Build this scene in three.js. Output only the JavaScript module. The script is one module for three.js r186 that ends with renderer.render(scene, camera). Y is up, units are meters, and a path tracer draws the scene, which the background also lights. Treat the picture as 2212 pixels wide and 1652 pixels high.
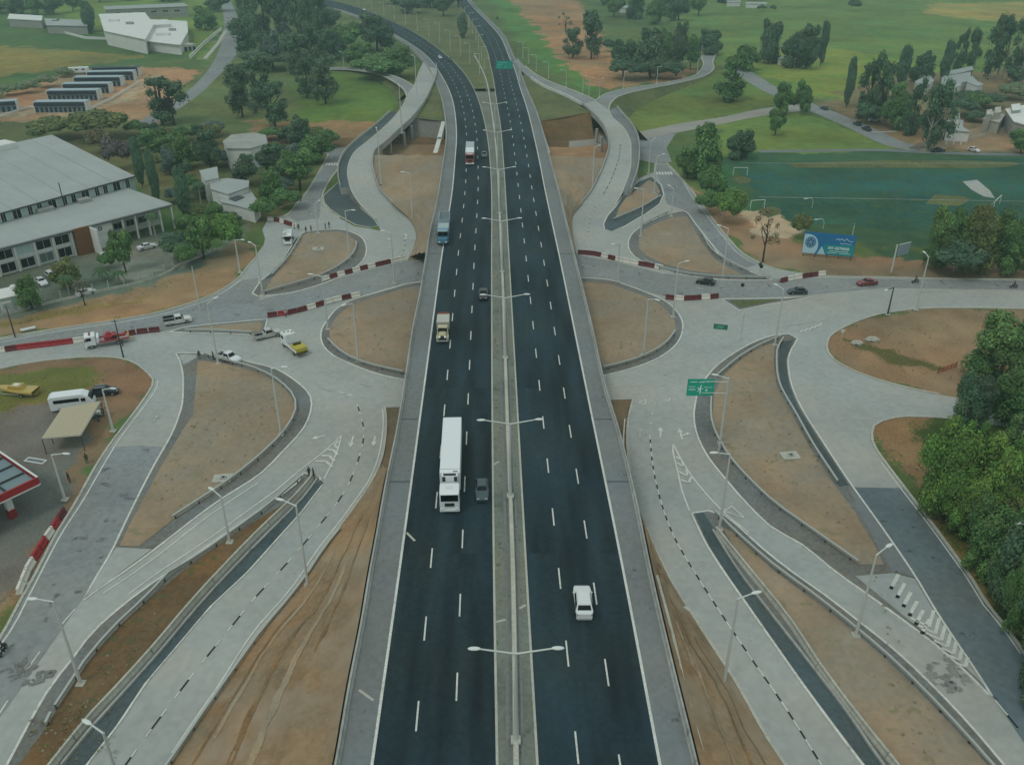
import * as THREE from 'three';
import { RoundedBoxGeometry } from 'three/addons/geometries/RoundedBoxGeometry.js';
import { mergeGeometries, mergeVertices } from 'three/addons/utils/BufferGeometryUtils.js';
import { MarchingCubes } from 'three/addons/objects/MarchingCubes.js';

// ---------- camera, sky, sun, exposure ----------
const PW = 2212, PH = 1652, FOC = 1876, TILT = 28.8 * Math.PI / 180, CAMH = 73;
const scene = new THREE.Scene();
const camera = new THREE.PerspectiveCamera(2 * Math.atan(PH / 2 / FOC) * 180 / Math.PI, 1024 / 764, 1, 4000);
camera.position.set(0, CAMH, 0);
camera.rotation.x = -TILT;
const renderer = new THREE.WebGLRenderer({ antialias: true });
renderer.toneMapping = THREE.LinearToneMapping;
renderer.toneMappingExposure = 1.0;
renderer.shadowMap.enabled = true;
{ // closed overcast: brighter toward the zenith, faint cloud structure
  const w = 256, h = 128, d = new Float32Array(w * h * 4);
  for (let j = 0; j < h; j++) for (let i = 0; i < w; i++) {
    const el = Math.max(0, Math.sin((j + 0.5) / h * Math.PI - Math.PI / 2)), a = (i + 0.5) / w * 6.283;
    const c = 1 + 0.06 * Math.sin(3 * a + 5 * el) * Math.cos(7 * el + 2 * Math.sin(a)) + 0.03 * Math.sin(9 * a - 11 * el);
    const L = 0.64 * (0.78 + 0.22 * el) * c, k = (j * w + i) * 4;
    d[k] = L * 0.84; d[k + 1] = L * 1.0; d[k + 2] = L * 1.01; d[k + 3] = 1;
  }
  const t = new THREE.DataTexture(d, w, h, THREE.RGBAFormat, THREE.FloatType);
  t.mapping = THREE.EquirectangularReflectionMapping; t.magFilter = THREE.LinearFilter; t.minFilter = THREE.LinearFilter; t.needsUpdate = true;
  scene.background = t; scene.environment = t;
}
const sun = new THREE.DirectionalLight(new THREE.Color(1.0, 0.98, 0.94), 0.75);
sun.position.set(-60, 150, 75); sun.target.position.set(0, 0, -120); sun.position.add(new THREE.Vector3(0, 0, -120));
sun.castShadow = true; sun.shadow.radius = 26;
Object.assign(sun.shadow.camera, { left: -320, right: 320, top: 320, bottom: -320, near: 1, far: 900 });
sun.shadow.mapSize.set(4096, 4096);
scene.add(sun, sun.target);
scene.fog = new THREE.FogExp2(new THREE.Color(0.27, 0.385, 0.375), 0.00031);

// ---------- helpers ----------
const V3 = THREE.Vector3, sT = Math.sin(TILT), cT = Math.cos(TILT);
let seed = 7;
const rnd = () => { seed = (seed + 0x6d2b79f5) | 0; let t = Math.imul(seed ^ (seed >>> 15), 1 | seed); t = (t + Math.imul(t ^ (t >>> 7), 61 | t)) ^ t; return ((t ^ (t >>> 14)) >>> 0) / 4294967296; };
const rr = (a, b) => a + (b - a) * rnd();
// where the photograph's point (x, y) lies on the level plane of height h
function G(px, py, h = 0) {
  const x = (px - PW / 2) / FOC, y = (PH / 2 - py) / FOC, dy = y * cT - sT, dz = -y * sT - cT, t = (h - CAMH) / dy;
  return new V3(x * t, h, dz * t);
}
// height at which a plumb line above ground point p reaches picture row py
function hAt(p, py) { const t = (PH / 2 - py) / FOC; return CAMH + p.z * (sT - t * cT) / (cT + t * sT); }
const pxPerM = (p) => FOC / (-(p.y - CAMH) * sT - p.z * cT);
const names = new Map();
function numbered(n) { const k = names.get(n) || 0; names.set(n, k + 1); return k ? n + '_' + String(k).padStart(3, '0') : n; }
function shade(o) { o.traverse((m) => { if (m.isMesh) { m.castShadow = true; m.receiveShadow = true; } }); return o; }
function tag(o, label, category, group) { o.userData.label = label; o.userData.category = category; if (group) o.userData.group = group; return o; }
function thing(name, label, category, p, turn = 0, group) { const o = new THREE.Group(); o.name = numbered(name); if (p) o.position.copy(p); o.rotation.y = turn; scene.add(o); return tag(o, label, category, group); }
function part(name, geo, m, parent, p, r) { const o = new THREE.Mesh(geo, m); o.name = name; if (p) o.position.set(...p); if (r) o.rotation.set(...r); parent.add(o); return o; }
function struct(name, geo, m) { const o = new THREE.Mesh(geo, m); o.name = numbered(name); o.userData.kind = 'structure'; scene.add(o); return o; }
const ORD = ['first', 'second', 'third', 'fourth', 'fifth', 'sixth', 'seventh', 'eighth', 'ninth', 'tenth', 'eleventh', 'twelfth', 'thirteenth', 'fourteenth', 'fifteenth', 'sixteenth', 'seventeenth', 'eighteenth', 'nineteenth', 'twentieth', 'twenty-first', 'twenty-second', 'twenty-third', 'twenty-fourth', 'twenty-fifth', 'twenty-sixth'];
const lerp = (a, b, t) => a + (b - a) * t;
function smooth(pts, step = 2.5) { // a curve through the points, about one point per step metres
  if (pts.length < 3) return pts;
  const c = new THREE.CatmullRomCurve3(pts, false, 'centripetal'), n = Math.max(pts.length, Math.min(240, Math.round(c.getLength() / step)));
  return c.getSpacedPoints(n);
}
// a run of picture points x, y, x, y ... as ground points
function run(h, ...n) { const o = []; for (let i = 0; i + 1 < n.length; i += 2) o.push(G(n[i], n[i + 1], h)); return o; }
const curve = (h, ...n) => smooth(run(h, ...n));
function setUV(g, s = 1) { const p = g.attributes.position, u = new Float32Array(p.count * 2); for (let i = 0; i < p.count; i++) { u[2 * i] = p.getX(i) * s; u[2 * i + 1] = -p.getZ(i) * s; } g.setAttribute('uv', new THREE.BufferAttribute(u, 2)); return g; }
function mk(pos, idx) { const g = new THREE.BufferGeometry(); g.setAttribute('position', new THREE.Float32BufferAttribute(pos, 3)); g.setIndex(idx); g.computeVertexNormals(); return g; }
function poly(pts, y) { // level or draped sheet inside an outline
  const f = THREE.ShapeUtils.triangulateShape(pts.map((p) => new THREE.Vector2(p.x, -p.z)), []), pos = [];
  for (const p of pts) pos.push(p.x, y === undefined ? p.y : y, p.z);
  const area = THREE.ShapeUtils.area(pts.map((p) => new THREE.Vector2(p.x, -p.z)));
  const idx = []; for (const t of f) { const [a, b, c] = t; const A = pts[a], B = pts[b], C = pts[c]; const s = (B.x - A.x) * (-(C.z - A.z)) - (C.x - A.x) * (-(B.z - A.z)); s > 0 ? idx.push(a, b, c) : idx.push(a, c, b); }
  return setUV(mk(pos, idx));
}
function ribbon(A, B, sub = 1, bump = 0) { // sheet between two lines of as many points
  const pos = [], idx = [], m = sub + 1;
  for (let i = 0; i < A.length; i++) for (let k = 0; k <= sub; k++) {
    const t = k / sub, q = A[i].clone().lerp(B[i], t); if (bump && k && k < sub) q.y += (fbm(i * 0.13, k * 0.8 + 3) + 0.5 * fbm(q.x * 0.5, q.z * 0.5) - 0.75) * bump * Math.sin(t * Math.PI); pos.push(q.x, q.y, q.z);
  }
  for (let i = 0; i + 1 < A.length; i++) for (let k = 0; k < sub; k++) { const a = i * m + k, b = a + 1, c = a + m, d = c + 1; idx.push(a, b, c, b, d, c); }
  const g = mk(pos, idx); if (g.attributes.normal.getY(0) < 0) { for (let i = 0; i < idx.length; i += 3) { const t = idx[i]; idx[i] = idx[i + 1]; idx[i + 1] = t; } g.setIndex(idx); g.computeVertexNormals(); }
  return setUV(g);
}
function resample(pts, n) { const c = new THREE.CatmullRomCurve3(pts, false, 'centripetal'); return c.getSpacedPoints(n); }
function side(pts, i) { const a = pts[Math.max(0, i - 1)], b = pts[Math.min(pts.length - 1, i + 1)], d = new V3(b.x - a.x, 0, b.z - a.z).normalize(); return new V3(-d.z, 0, d.x); }
function stripe(pts, w, dy = 0, off = 0) { const A = [], B = []; pts.forEach((p, i) => { const s = side(pts, i); A.push(p.clone().addScaledVector(s, off - w / 2).setY(p.y + dy)); B.push(p.clone().addScaledVector(s, off + w / 2).setY(p.y + dy)); }); return ribbon(A, B); }
function sweep(pts, prof, off = 0) { // a closed cross-section [sideways, up] drawn along a line
  const pos = [], idx = [], n = prof.length, m = pts.length;
  pts.forEach((p, i) => { const s = side(pts, i); for (const [u, v] of prof) pos.push(p.x + s.x * (u + off), p.y + v, p.z + s.z * (u + off)); });
  for (let i = 0; i + 1 < m; i++) for (let k = 0; k < n; k++) { const a = i * n + k, b = i * n + (k + 1) % n, c = a + n, d = b + n; idx.push(a, c, b, b, c, d); }
  for (const e of [0, (m - 1) * n]) for (let k = 1; k + 1 < n; k++) e ? idx.push(e, e + k + 1, e + k) : idx.push(e, e + k, e + k + 1);
  const g = mk(pos, idx).toNonIndexed(); g.computeVertexNormals(); return setUV(g, 0.5);
}
function along(pts) { const L = [0]; for (let i = 1; i < pts.length; i++) L.push(L[i - 1] + pts[i].distanceTo(pts[i - 1])); const at = (d) => { let i = 1; while (i < L.length - 1 && L[i] < d) i++; const t = (d - L[i - 1]) / (L[i] - L[i - 1] || 1); return pts[i - 1].clone().lerp(pts[i], t); }; return { len: L[L.length - 1], at, cut: (a, b) => { const o = [at(a)]; for (let i = 0; i < L.length; i++) if (L[i] > a + 0.05 && L[i] < b - 0.05) o.push(pts[i].clone()); o.push(at(b)); return o; } }; }
const box = (w, h, d, x = 0, y = 0, z = 0) => new THREE.BoxGeometry(w, h, d).translate(x, y, z);
const rbox = (w, h, d, r, x = 0, y = 0, z = 0) => new RoundedBoxGeometry(w, h, d, 2, Math.min(r, w / 2.05, h / 2.05, d / 2.05)).translate(x, y, z);
function bar(a, b, r0, r1 = r0, n = 8) { const d = b.clone().sub(a), g = new THREE.CylinderGeometry(r1, r0, d.length(), n); g.applyQuaternion(new THREE.Quaternion().setFromUnitVectors(new V3(0, 1, 0), d.normalize())); const c = a.clone().add(b).multiplyScalar(0.5); return g.translate(c.x, c.y, c.z); }
const join = (l) => mergeGeometries(l.map((g) => { const q = g.index ? g.toNonIndexed() : g; for (const k of Object.keys(q.attributes)) if (!['position', 'normal', 'uv'].includes(k)) q.deleteAttribute(k); return q; }));

// ---------- noise and materials ----------
const hash = (i, j) => { let h = Math.imul(i, 374761393) + Math.imul(j, 668265263) | 0; h = Math.imul(h ^ (h >>> 13), 1274126177); return ((h ^ (h >>> 16)) >>> 0) / 4294967296; };
function vn(x, y, per = 0) { const i = Math.floor(x), j = Math.floor(y), u = x - i, v = y - j, a = u * u * (3 - 2 * u), b = v * v * (3 - 2 * v), w = (k) => per ? ((k % per) + per) % per : k; return lerp(lerp(hash(w(i), w(j)), hash(w(i + 1), w(j)), a), lerp(hash(w(i), w(j + 1)), hash(w(i + 1), w(j + 1)), a), b); }
function fbm(x, y, per = 0, o = 4) { let s = 0, a = 0.5, n = 0; for (let k = 0; k < o; k++) { s += a * vn(x + k * 17, y + k * 31, per); n += a; a *= 0.5; x *= 2; y *= 2; per *= 2; } return s / n; }
const lin2s = (v) => { v = Math.min(1, Math.max(0, v)); return v <= 0.0031308 ? v * 12.92 : 1.055 * Math.pow(v, 1 / 2.4) - 0.055; };
function tex(size, metres, f, colour = true) { // a repeating map; f(u, v) gives linear r, g, b for u, v in 0..1
  const d = new Uint8Array(size * size * 4);
  for (let j = 0; j < size; j++) for (let i = 0; i < size; i++) { const c = f(i / size, j / size), k = (j * size + i) * 4; for (let q = 0; q < 3; q++) d[k + q] = 255 * (colour ? lin2s(c[q]) : Math.min(1, Math.max(0, c[q]))); d[k + 3] = 255; }
  const t = new THREE.DataTexture(d, size, size); t.wrapS = t.wrapT = THREE.RepeatWrapping; t.magFilter = THREE.LinearFilter; t.minFilter = THREE.LinearMipmapLinearFilter; t.generateMipmaps = true; if (colour) t.colorSpace = THREE.SRGBColorSpace; t.repeat.set(1 / metres, 1 / metres); t.needsUpdate = true; return t;
}
const grain = tex(256, 3, (u, v) => { const n = fbm(u * 32, v * 32, 32, 3); return [n, n, n]; }, false);
const lumps = tex(512, 14, (u, v) => { const n = fbm(u * 12, v * 12, 12, 5); return [n, n, n]; }, false);
function surface(base, { metres = 48, size = 512, patch = 0.16, fine = 0.14, spots = 0, spot = [0.5, 0.5, 0.5], warm = 0, streak = 0, bump = 0.004, rough = 0.92, cell = 5, soft = 9, spotCell = 40 } = {}) {
  const m = tex(size, metres, (u, v) => {
    const a = fbm(u * cell, v * cell, cell, 4) - 0.5, b = fbm(u * 90 + 7, v * 90, 90, 2) - 0.5, w = fbm(u * cell + 3.3, v * cell + 8.1, cell, 3) - 0.5;
    let k = 1 + a * 2 * patch + b * 2 * fine; const c = base.map((q, i) => q * k * (1 + warm * w * 2 * (i === 0 ? 1 : i === 2 ? -1 : 0)));
    if (streak) { const s = fbm(u * 24, v * 2, 24, 4) - 0.5; for (let i = 0; i < 3; i++) c[i] *= 1 + s * streak; }
    if (spots) { const s = fbm(u * spotCell + 5, v * spotCell + 2, spotCell, 3); if (s > 1 - spots) { const t = Math.min(1, (s - 1 + spots) * soft); for (let i = 0; i < 3; i++) c[i] = lerp(c[i], spot[i], t); } }
    return c;
  });
  return new THREE.MeshPhysicalMaterial({ map: m, specularIntensity: 0.35, roughness: rough, bumpMap: grain, bumpScale: bump, side: THREE.DoubleSide });
}
const cache = new Map();
function mat(hex, rough = 0.7, metal = 0, extra) { const k = hex + '|' + rough + '|' + metal; if (!extra && cache.has(k)) return cache.get(k); const m = new THREE.MeshStandardMaterial({ color: hex, roughness: rough, metalness: metal, side: THREE.DoubleSide, ...extra }); if (!extra) cache.set(k, m); return m; }
const paintMat = (hex) => { const k = 'p' + hex; if (!cache.has(k)) cache.set(k, new THREE.MeshPhysicalMaterial({ color: hex, roughness: 0.45, clearcoat: 0.6, clearcoatRoughness: 0.2, side: THREE.DoubleSide })); return cache.get(k); };
const M = {
  concrete: surface([0.382, 0.385, 0.352], { metres: 60, size: 1024, patch: 0.13, fine: 0.1, warm: 0.06, spots: 0.17, soft: 5, spot: [0.25, 0.25, 0.235], cell: 6 }),
  blueroad: surface([0.15, 0.182, 0.185], { metres: 50, patch: 0.2, fine: 0.16, warm: 0.08, spots: 0.28, spot: [0.06, 0.08, 0.085] }),
  oldroad: surface([0.255, 0.265, 0.255], { metres: 50, patch: 0.14, fine: 0.16, warm: 0.05, spots: 0.26, spot: [0.13, 0.13, 0.13] }),
  asphalt: surface([0.0208, 0.0365, 0.0425], { metres: 40, patch: 0.09, fine: 0.2, warm: 0.14, streak: 1.3, bump: 0.003, rough: 0.85 }),
  shoulder: surface([0.195, 0.205, 0.198], { metres: 40, patch: 0.14, fine: 0.12, warm: 0.06, spots: 0.2, spot: [0.1, 0.1, 0.1] }),
  verge: surface([0.185, 0.182, 0.163], { metres: 30, patch: 0.22, fine: 0.25, warm: 0.12, spots: 0.3, spot: [0.2, 0.17, 0.13], bump: 0.01 }),
  drain: surface([0.085, 0.108, 0.108], { metres: 30, patch: 0.25, fine: 0.2, warm: 0.1 }),
  dirt: surface([0.322, 0.243, 0.162], { metres: 46, size: 1024, patch: 0.2, fine: 0.12, warm: 0.14, spots: 0.3, spot: [0.25, 0.215, 0.12], bump: 0.03, cell: 7 }),
  ochre: surface([0.32, 0.215, 0.12], { metres: 40, size: 1024, patch: 0.26, fine: 0.16, warm: 0.2, streak: 0.5, spots: 0.56, soft: 2.6, spotCell: 10, spot: [0.34, 0.265, 0.185], bump: 0.05, cell: 8 }),
  mud: surface([0.185, 0.11, 0.05], { metres: 40, size: 1024, patch: 0.3, fine: 0.2, warm: 0.14, spots: 0.34, spot: [0.12, 0.11, 0.05], bump: 0.05, cell: 8 }),
  median: surface([0.19, 0.198, 0.155], { metres: 30, patch: 0.22, fine: 0.2, warm: 0.1, spots: 0.3, spot: [0.1, 0.13, 0.06] }),
  grassbank: surface([0.13, 0.15, 0.055], { metres: 46, patch: 0.3, fine: 0.3, warm: 0.15, spots: 0.34, spot: [0.2, 0.16, 0.09], bump: 0.06, cell: 7 }),
  line: surface([0.62, 0.62, 0.56], { metres: 12, size: 256, patch: 0.12, fine: 0.2, spots: 0.26, spot: [0.4, 0.4, 0.36], bump: 0.001 }),
  worn: surface([0.46, 0.46, 0.42], { metres: 12, size: 256, patch: 0.16, fine: 0.3, spots: 0.36, spot: [0.33, 0.33, 0.3], bump: 0.001 }),
  black: mat(0x17191a, 0.9), kerb: surface([0.46, 0.45, 0.38], { metres: 10, size: 256, patch: 0.14, fine: 0.2, bump: 0.003 }),
  barrier: surface([0.36, 0.36, 0.33], { metres: 14, size: 256, patch: 0.18, fine: 0.18, spots: 0.25, spot: [0.2, 0.2, 0.19] }),
  rail: mat(0xb3b6b0, 0.5, 0.35), post: mat(0x4c4f4d, 0.7, 0.3), galv: mat(0xc9ccc6, 0.5, 0.2), lamp: mat(0xd8dad4, 0.45), glass: new THREE.MeshPhysicalMaterial({ color: 0x070b0d, roughness: 0.1, metalness: 0, specularIntensity: 0.6, side: THREE.DoubleSide }),
  tyre: mat(0x141414, 0.9), rim: mat(0x9a9c9c, 0.4, 0.6), lampglass: new THREE.MeshPhysicalMaterial({ color: 0xe6e8e2, roughness: 0.2, clearcoat: 1 }), tail: mat(0x7a1210, 0.35), dark: mat(0x222628, 0.7), wall: surface([0.72, 0.72, 0.68], { metres: 12, size: 256, patch: 0.1, fine: 0.06, spots: 0.25, spot: [0.55, 0.55, 0.5] }),
};
// ---------- the ground ----------
const seen = (r, g, b) => { const s = (v) => { v /= 255; return v <= 0.04045 ? v / 12.92 : Math.pow((v + 0.055) / 1.055, 2.4); }; return [s(r) / 0.66, s(g) / 0.78, s(b) / 0.92]; };
const soil = [
  [[74, 96, 58], -900, -60, 3100, -60, 3100, 1750, -900, 1750],
  [[86, 114, 62], 1300, -60, 3100, -60, 3100, 330, 1600, 200, 1480, 60],
  [[126, 126, 74], 2010, 8, 2400, 0, 2400, 60, 2100, 42, 2000, 30],
  [[104, 124, 60], 1560, 120, 1800, 100, 2050, 150, 1830, 225, 1660, 165],
  [[72, 112, 58], 1000, -40, 1060, 0, 1100, 60, 1140, 110, 1220, 170, 1290, 216, 1290, 150, 1200, 60, 1130, -40],
  [[134, 112, 86], 1080, -30, 1230, -30, 1290, 60, 1330, 130, 1480, 145, 1506, 150, 1480, 172, 1340, 190, 1262, 182, 1190, 100],
  [[90, 110, 58], 1320, 212, 1391, 194, 1467, 179, 1542, 150, 1590, 150, 1690, 215, 1643, 240, 1557, 258, 1390, 300, 1345, 270],
  [[92, 116, 62], 1560, 262, 1650, 245, 1740, 238, 1840, 280, 1930, 322, 1640, 332, 1540, 340],
  [[104, 100, 78], 1900, 170, 2500, 120, 2500, 360, 1990, 335, 1900, 290, 1760, 225],
  [[128, 112, 92], 1960, 318, 2080, 270, 2500, 240, 2500, 340],
  [[52, 84, 62], 1490, 340, 1640, 330, 1930, 326, 2500, 345, 2500, 590, 1960, 585, 1830, 505, 1720, 498, 1560, 440],
  [[50, 92, 62], 1490, 335, 1560, 340, 1600, 400, 1640, 470, 1580, 460, 1520, 400],
  [[122, 107, 88], 1490, 400, 1560, 440, 1640, 470, 1740, 520, 1860, 555, 2500, 590, 2500, 612, 1794, 600, 1650, 575, 1560, 500],
  [[70, 92, 54], 1830, 520, 2100, 565, 2500, 580, 2500, 560, 2000, 540],
  [[150, 146, 130], 1590, 458, 1690, 452, 1728, 512, 1640, 512],
  [[124, 110, 90], 1780, 740, 1830, 695, 1984, 660, 2500, 668, 2500, 900, 2050, 870, 1946, 840, 1812, 790],
  [[78, 84, 52], 1840, 735, 1900, 745, 2050, 800, 2040, 815, 1880, 770],
  [[56, 76, 38], 1900, 930, 2050, 870, 2500, 900, 2500, 1720, 2400, 1720, 2100, 1251, 1996, 1107, 1905, 990],
  [[118, 104, 80], 1884, 905, 1990, 890, 1985, 985, 2010, 1085, 1960, 1060, 1905, 990],
  [[108, 104, 66], 1960, 1040, 2010, 1070, 2120, 1230, 2240, 1420, 2200, 1420, 2060, 1200],
  // west side
  [[66, 94, 56], -900, 10, 100, 30, 215, 75, 380, 105, 400, 128, 270, 142, 130, 165, 0, 208, -900, 330],
  [[112, 112, 66], -900, 120, 40, 100, 230, 115, 330, 122, 200, 140, 0, 165, -900, 260],
  [[92, 118, 60], 100, 15, 330, -30, 500, -30, 480, 60, 440, 130, 350, 95, 210, 70],
  [[142, 120, 96], -900, 330, 0, 208, 130, 163, 270, 142, 430, 150, 400, 190, 320, 270, 200, 262, 0, 262, -900, 430],
  [[150, 140, 122], -300, 280, 0, 248, 190, 252, 330, 190, 350, 160, 300, 168, 200, 236, 0, 240],
  [[84, 92, 62], -900, 420, 0, 262, 180, 262, 330, 275, 560, 285, 740, 292, 720, 335, 660, 420, 610, 470, 550, 495, 480, 440, 376, 447, 288, 400, 0, 330],
  [[84, 102, 66], 400, 200, 440, 150, 500, 60, 560, -40, 740, -40, 800, 60, 880, 130, 900, 170, 880, 215, 850, 250, 760, 300, 560, 285, 330, 275],
  [[120, 106, 82], 520, 262, 840, 262, 790, 300, 740, 330, 720, 300, 560, 292],
  [[78, 106, 52], 640, 180, 746, 156, 847, 178, 876, 206, 858, 240, 832, 262, 640, 262],
  [[92, 106, 98], -900, 690, 0, 595, 376, 490, 480, 440, 545, 492, 515, 522, 420, 582, 330, 617, 210, 648, 80, 682, 0, 694, -900, 860],
  [[118, 124, 118], 210, 560, 300, 530, 440, 520, 480, 540, 330, 590, 240, 610],
  [[70, 100, 54], 330, 480, 376, 470, 470, 440, 530, 490, 470, 540, 400, 545],
  [[126, 112, 90], -900, 860, 0, 692, 80, 680, 210, 646, 330, 615, 420, 580, 515, 520, 556, 528, 560, 560, 513, 604, 404, 660, 242, 696, 0, 734, -900, 930],
  [[112, 106, 70], -300, 735, 0, 700, 210, 662, 330, 632, 300, 650, 200, 675, 0, 715],
  [[112, 96, 78], -900, 990, 0, 795, 50, 784, 197, 769, 253, 771, 290, 784, 320, 806, 334, 830, 303, 876, 240, 958, 162, 1090, 73, 1250, 0, 1385, -900, 1730],
  [[88, 98, 54], -300, 850, 0, 812, 100, 800, 215, 806, 225, 830, 120, 862, 0, 888, -300, 930],
  [[92, 98, 98], -900, 950, 0, 890, 120, 865, 232, 850, 180, 960, 130, 1035, 118, 1075, 60, 1230, -10, 1330, -400, 1730, -900, 1730],
  [[112, 110, 88], 0, 1300, 40, 1285, 20, 1340, -60, 1480, -60, 1380],
  // beside the far highway
  [[84, 104, 58], 650, -40, 980, -20, 1035, 76, 1060, 180, 1050, 240, 1000, 150, 900, 70, 780, 14],
  [[80, 100, 52], 880, 130, 930, 140, 965, 260, 880, 265, 890, 200],
  [[104, 102, 70], 1110, 160, 1200, 200, 1290, 245, 1310, 300, 1180, 310, 1140, 210],
  [[122, 104, 82], 800, 300, 985, 280, 985, 500, 880, 560, 800, 470],
  [[104, 94, 78], 640, 880, 840, 840, 880, 560, 1250, 540, 1330, 820, 1560, 850, 1760, 1740, 300, 1740, 640, 1300],
  [[132, 112, 90], 1160, 290, 1330, 280, 1330, 400, 1240, 520, 1190, 460],
];
function groundSheet(x0, x1, z0, z1, w, h, warp) {
  const cv = document.createElement('canvas'); cv.width = w; cv.height = h; const c = cv.getContext('2d');
  for (const [col, ...n] of soil) {
    c.fillStyle = `rgb(${col})`; c.beginPath();
    const pts = []; for (let i = 0; i < n.length; i += 2) { const a = [n[i], n[i + 1]], b = [n[(i + 2) % n.length], n[(i + 3) % n.length]]; for (let k = 0; k < 6; k++) pts.push(G(lerp(a[0], b[0], k / 6), Math.max(-100, lerp(a[1], b[1], k / 6)))); }
    pts.forEach((p, i) => c[i ? 'lineTo' : 'moveTo']((p.x - x0) / (x1 - x0) * w, (p.z - z0) / (z1 - z0) * h)); c.fill();
  }
  const src = c.getImageData(0, 0, w, h).data, d = new Uint8Array(w * h * 4), lut = [...Array(256)].map((_, i) => seen(i, i, i));
  for (let j = 0; j < h; j++) for (let i = 0; i < w; i++) {
    const X = x0 + (i + 0.5) / w * (x1 - x0), Z = z0 + (j + 0.5) / h * (z1 - z0);
    const a = vn(X * 0.16, Z * 0.16) + 0.5 * vn(X * 0.5 + 9, Z * 0.5), b = vn(X * 0.16 + 40, Z * 0.16 + 17) + 0.5 * vn(X * 0.5, Z * 0.5 + 5), e = hash(i, j), e2 = hash(j + 9, i + 77);
    const si = Math.min(w - 1, Math.max(0, Math.round(i + ((a - 0.75) * warp + (e - 0.5) * 1.6) * w / (x1 - x0)))), sj = Math.min(h - 1, Math.max(0, Math.round(j + ((b - 0.75) * warp + (e2 - 0.5) * 1.6) * h / (z1 - z0))));
    const q = (sj * w + si) * 4, big = fbm(X * 0.035, Z * 0.035, 0, 3) - 0.5, mid = vn(X * 0.35 + 4, Z * 0.35) - 0.5, v = 1 + big * 0.7 + mid * 0.28 + (e - 0.5) * 0.34, w2 = fbm(X * 0.05 + 60, Z * 0.05, 0, 3) - 0.5;
    const k = (j * w + i) * 4;
    d[k] = 255 * lin2s(lut[src[q]][0] * v * (1 + w2 * 0.55)); d[k + 1] = 255 * lin2s(lut[src[q + 1]][1] * v); d[k + 2] = 255 * lin2s(lut[src[q + 2]][2] * v * (1 - w2 * 0.2)); d[k + 3] = 255;
  }
  const t = new THREE.DataTexture(d, w, h); t.magFilter = THREE.LinearFilter; t.minFilter = THREE.LinearMipmapLinearFilter; t.generateMipmaps = true; t.colorSpace = THREE.SRGBColorSpace; t.needsUpdate = true;
  const g = mk([x0, 0, z0, x1, 0, z0, x1, 0, z1, x0, 0, z1], [0, 2, 1, 0, 3, 2]); g.setAttribute('uv', new THREE.Float32BufferAttribute([0, 0, 1, 0, 1, 1, 0, 1], 2));
  return struct('ground', g, new THREE.MeshPhysicalMaterial({ map: t, specularIntensity: 0.3, roughness: 0.95, side: THREE.DoubleSide }));
}
groundSheet(-200, 200, -330, -40, 2048, 1485, 5);
groundSheet(-640, 640, -1180, -330, 2048, 1360, 10);
struct('terrain', setUV(mk([-4000, -0.2, -4000, 4000, -0.2, -4000, 4000, -0.2, 600, -4000, -0.2, 600], [0, 2, 1, 0, 3, 2])), M.grassbank);

// ---------- pavement, one connected area with islands standing on it ----------
const Y1 = 0.04, Y2 = 0.07, YP = 0.10; // pavement, second coat, paint
const westKerb = run(Y1, -500, 1950, -260, 1700, -90, 1502, 0, 1378, 45, 1295, 73, 1246, 121, 1153, 162, 1087, 210, 1001, 240, 956, 273, 913, 303, 873, 328, 835, 331, 822, 316, 804, 290, 784, 253, 773, 197, 771, 126, 776, 50, 786, 0, 797, -160, 834);
const northKerb = run(Y1, -160, 764, 0, 731, 126, 710, 242, 693, 328, 678, 404, 657, 467, 632, 513, 602, 536, 574, 553, 556, 556, 546, 569, 529, 572, 515, 566, 496, 577, 476, 617, 465, 640, 440, 660, 417, 698, 354, 716, 318);
const northEast = run(Y1, 752, 318, 738, 354, 712, 390, 698, 417, 695, 430, 708, 453, 733, 471, 766, 489, 800, 494, 822, 499, 812, 473);
const rampFootL = run(Y1, 860, 450, 885, 473, 896, 493, 899, 513, 892, 539, 880, 562);
const eastOfBridgeN = run(Y1, 1244, 548, 1239, 523, 1236, 493, 1237, 468, 1254, 443);
const roadR = run(Y1, 1328, 443, 1343, 417, 1380, 385, 1412, 372, 1414, 352, 1441, 352, 1467, 379, 1499, 417, 1527, 455, 1575, 516, 1608, 549, 1669, 579, 1706, 587, 1757, 594, 1794, 597, 1908, 599, 2034, 602, 2212, 604, 2440, 610);
const southEast = run(Y1, 2440, 674, 2212, 667, 2085, 665, 1984, 667, 1895, 680, 1832, 703, 1794, 726, 1787, 743, 1789, 761, 1812, 784, 1870, 811, 1946, 834, 2030, 852, 2240, 890, 2240, 930, 2030, 902, 1953, 900, 1921, 905, 1890, 918, 1884, 933, 1888, 961, 1911, 996, 1951, 1049, 1996, 1107, 2047, 1176, 2100, 1251, 2135, 1308, 2173, 1353, 2212, 1409, 2420, 1700, 2560, 1900);
const rampRightEdge = run(Y1, 1860, 1900, 1696, 1651, 1655, 1590, 1593, 1479, 1517, 1361, 1439, 1234, 1396, 1140, 1372, 1080, 1361, 1019, 1355, 956, 1358, 905, 1368, 862);
const rampLeftEdge = run(Y1, 831, 880, 834, 908, 831, 953, 824, 991, 804, 1037, 779, 1075, 733, 1138, 698, 1181, 657, 1245, 627, 1285, 556, 1366, 477, 1487, 429, 1555, 379, 1629, 350, 1675, 200, 1900);
const pavement = struct('pavement', poly([...westKerb, ...northKerb, ...northEast, ...rampFootL, ...eastOfBridgeN, ...roadR, ...southEast, ...rampRightEdge, ...rampLeftEdge]), M.concrete);
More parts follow.
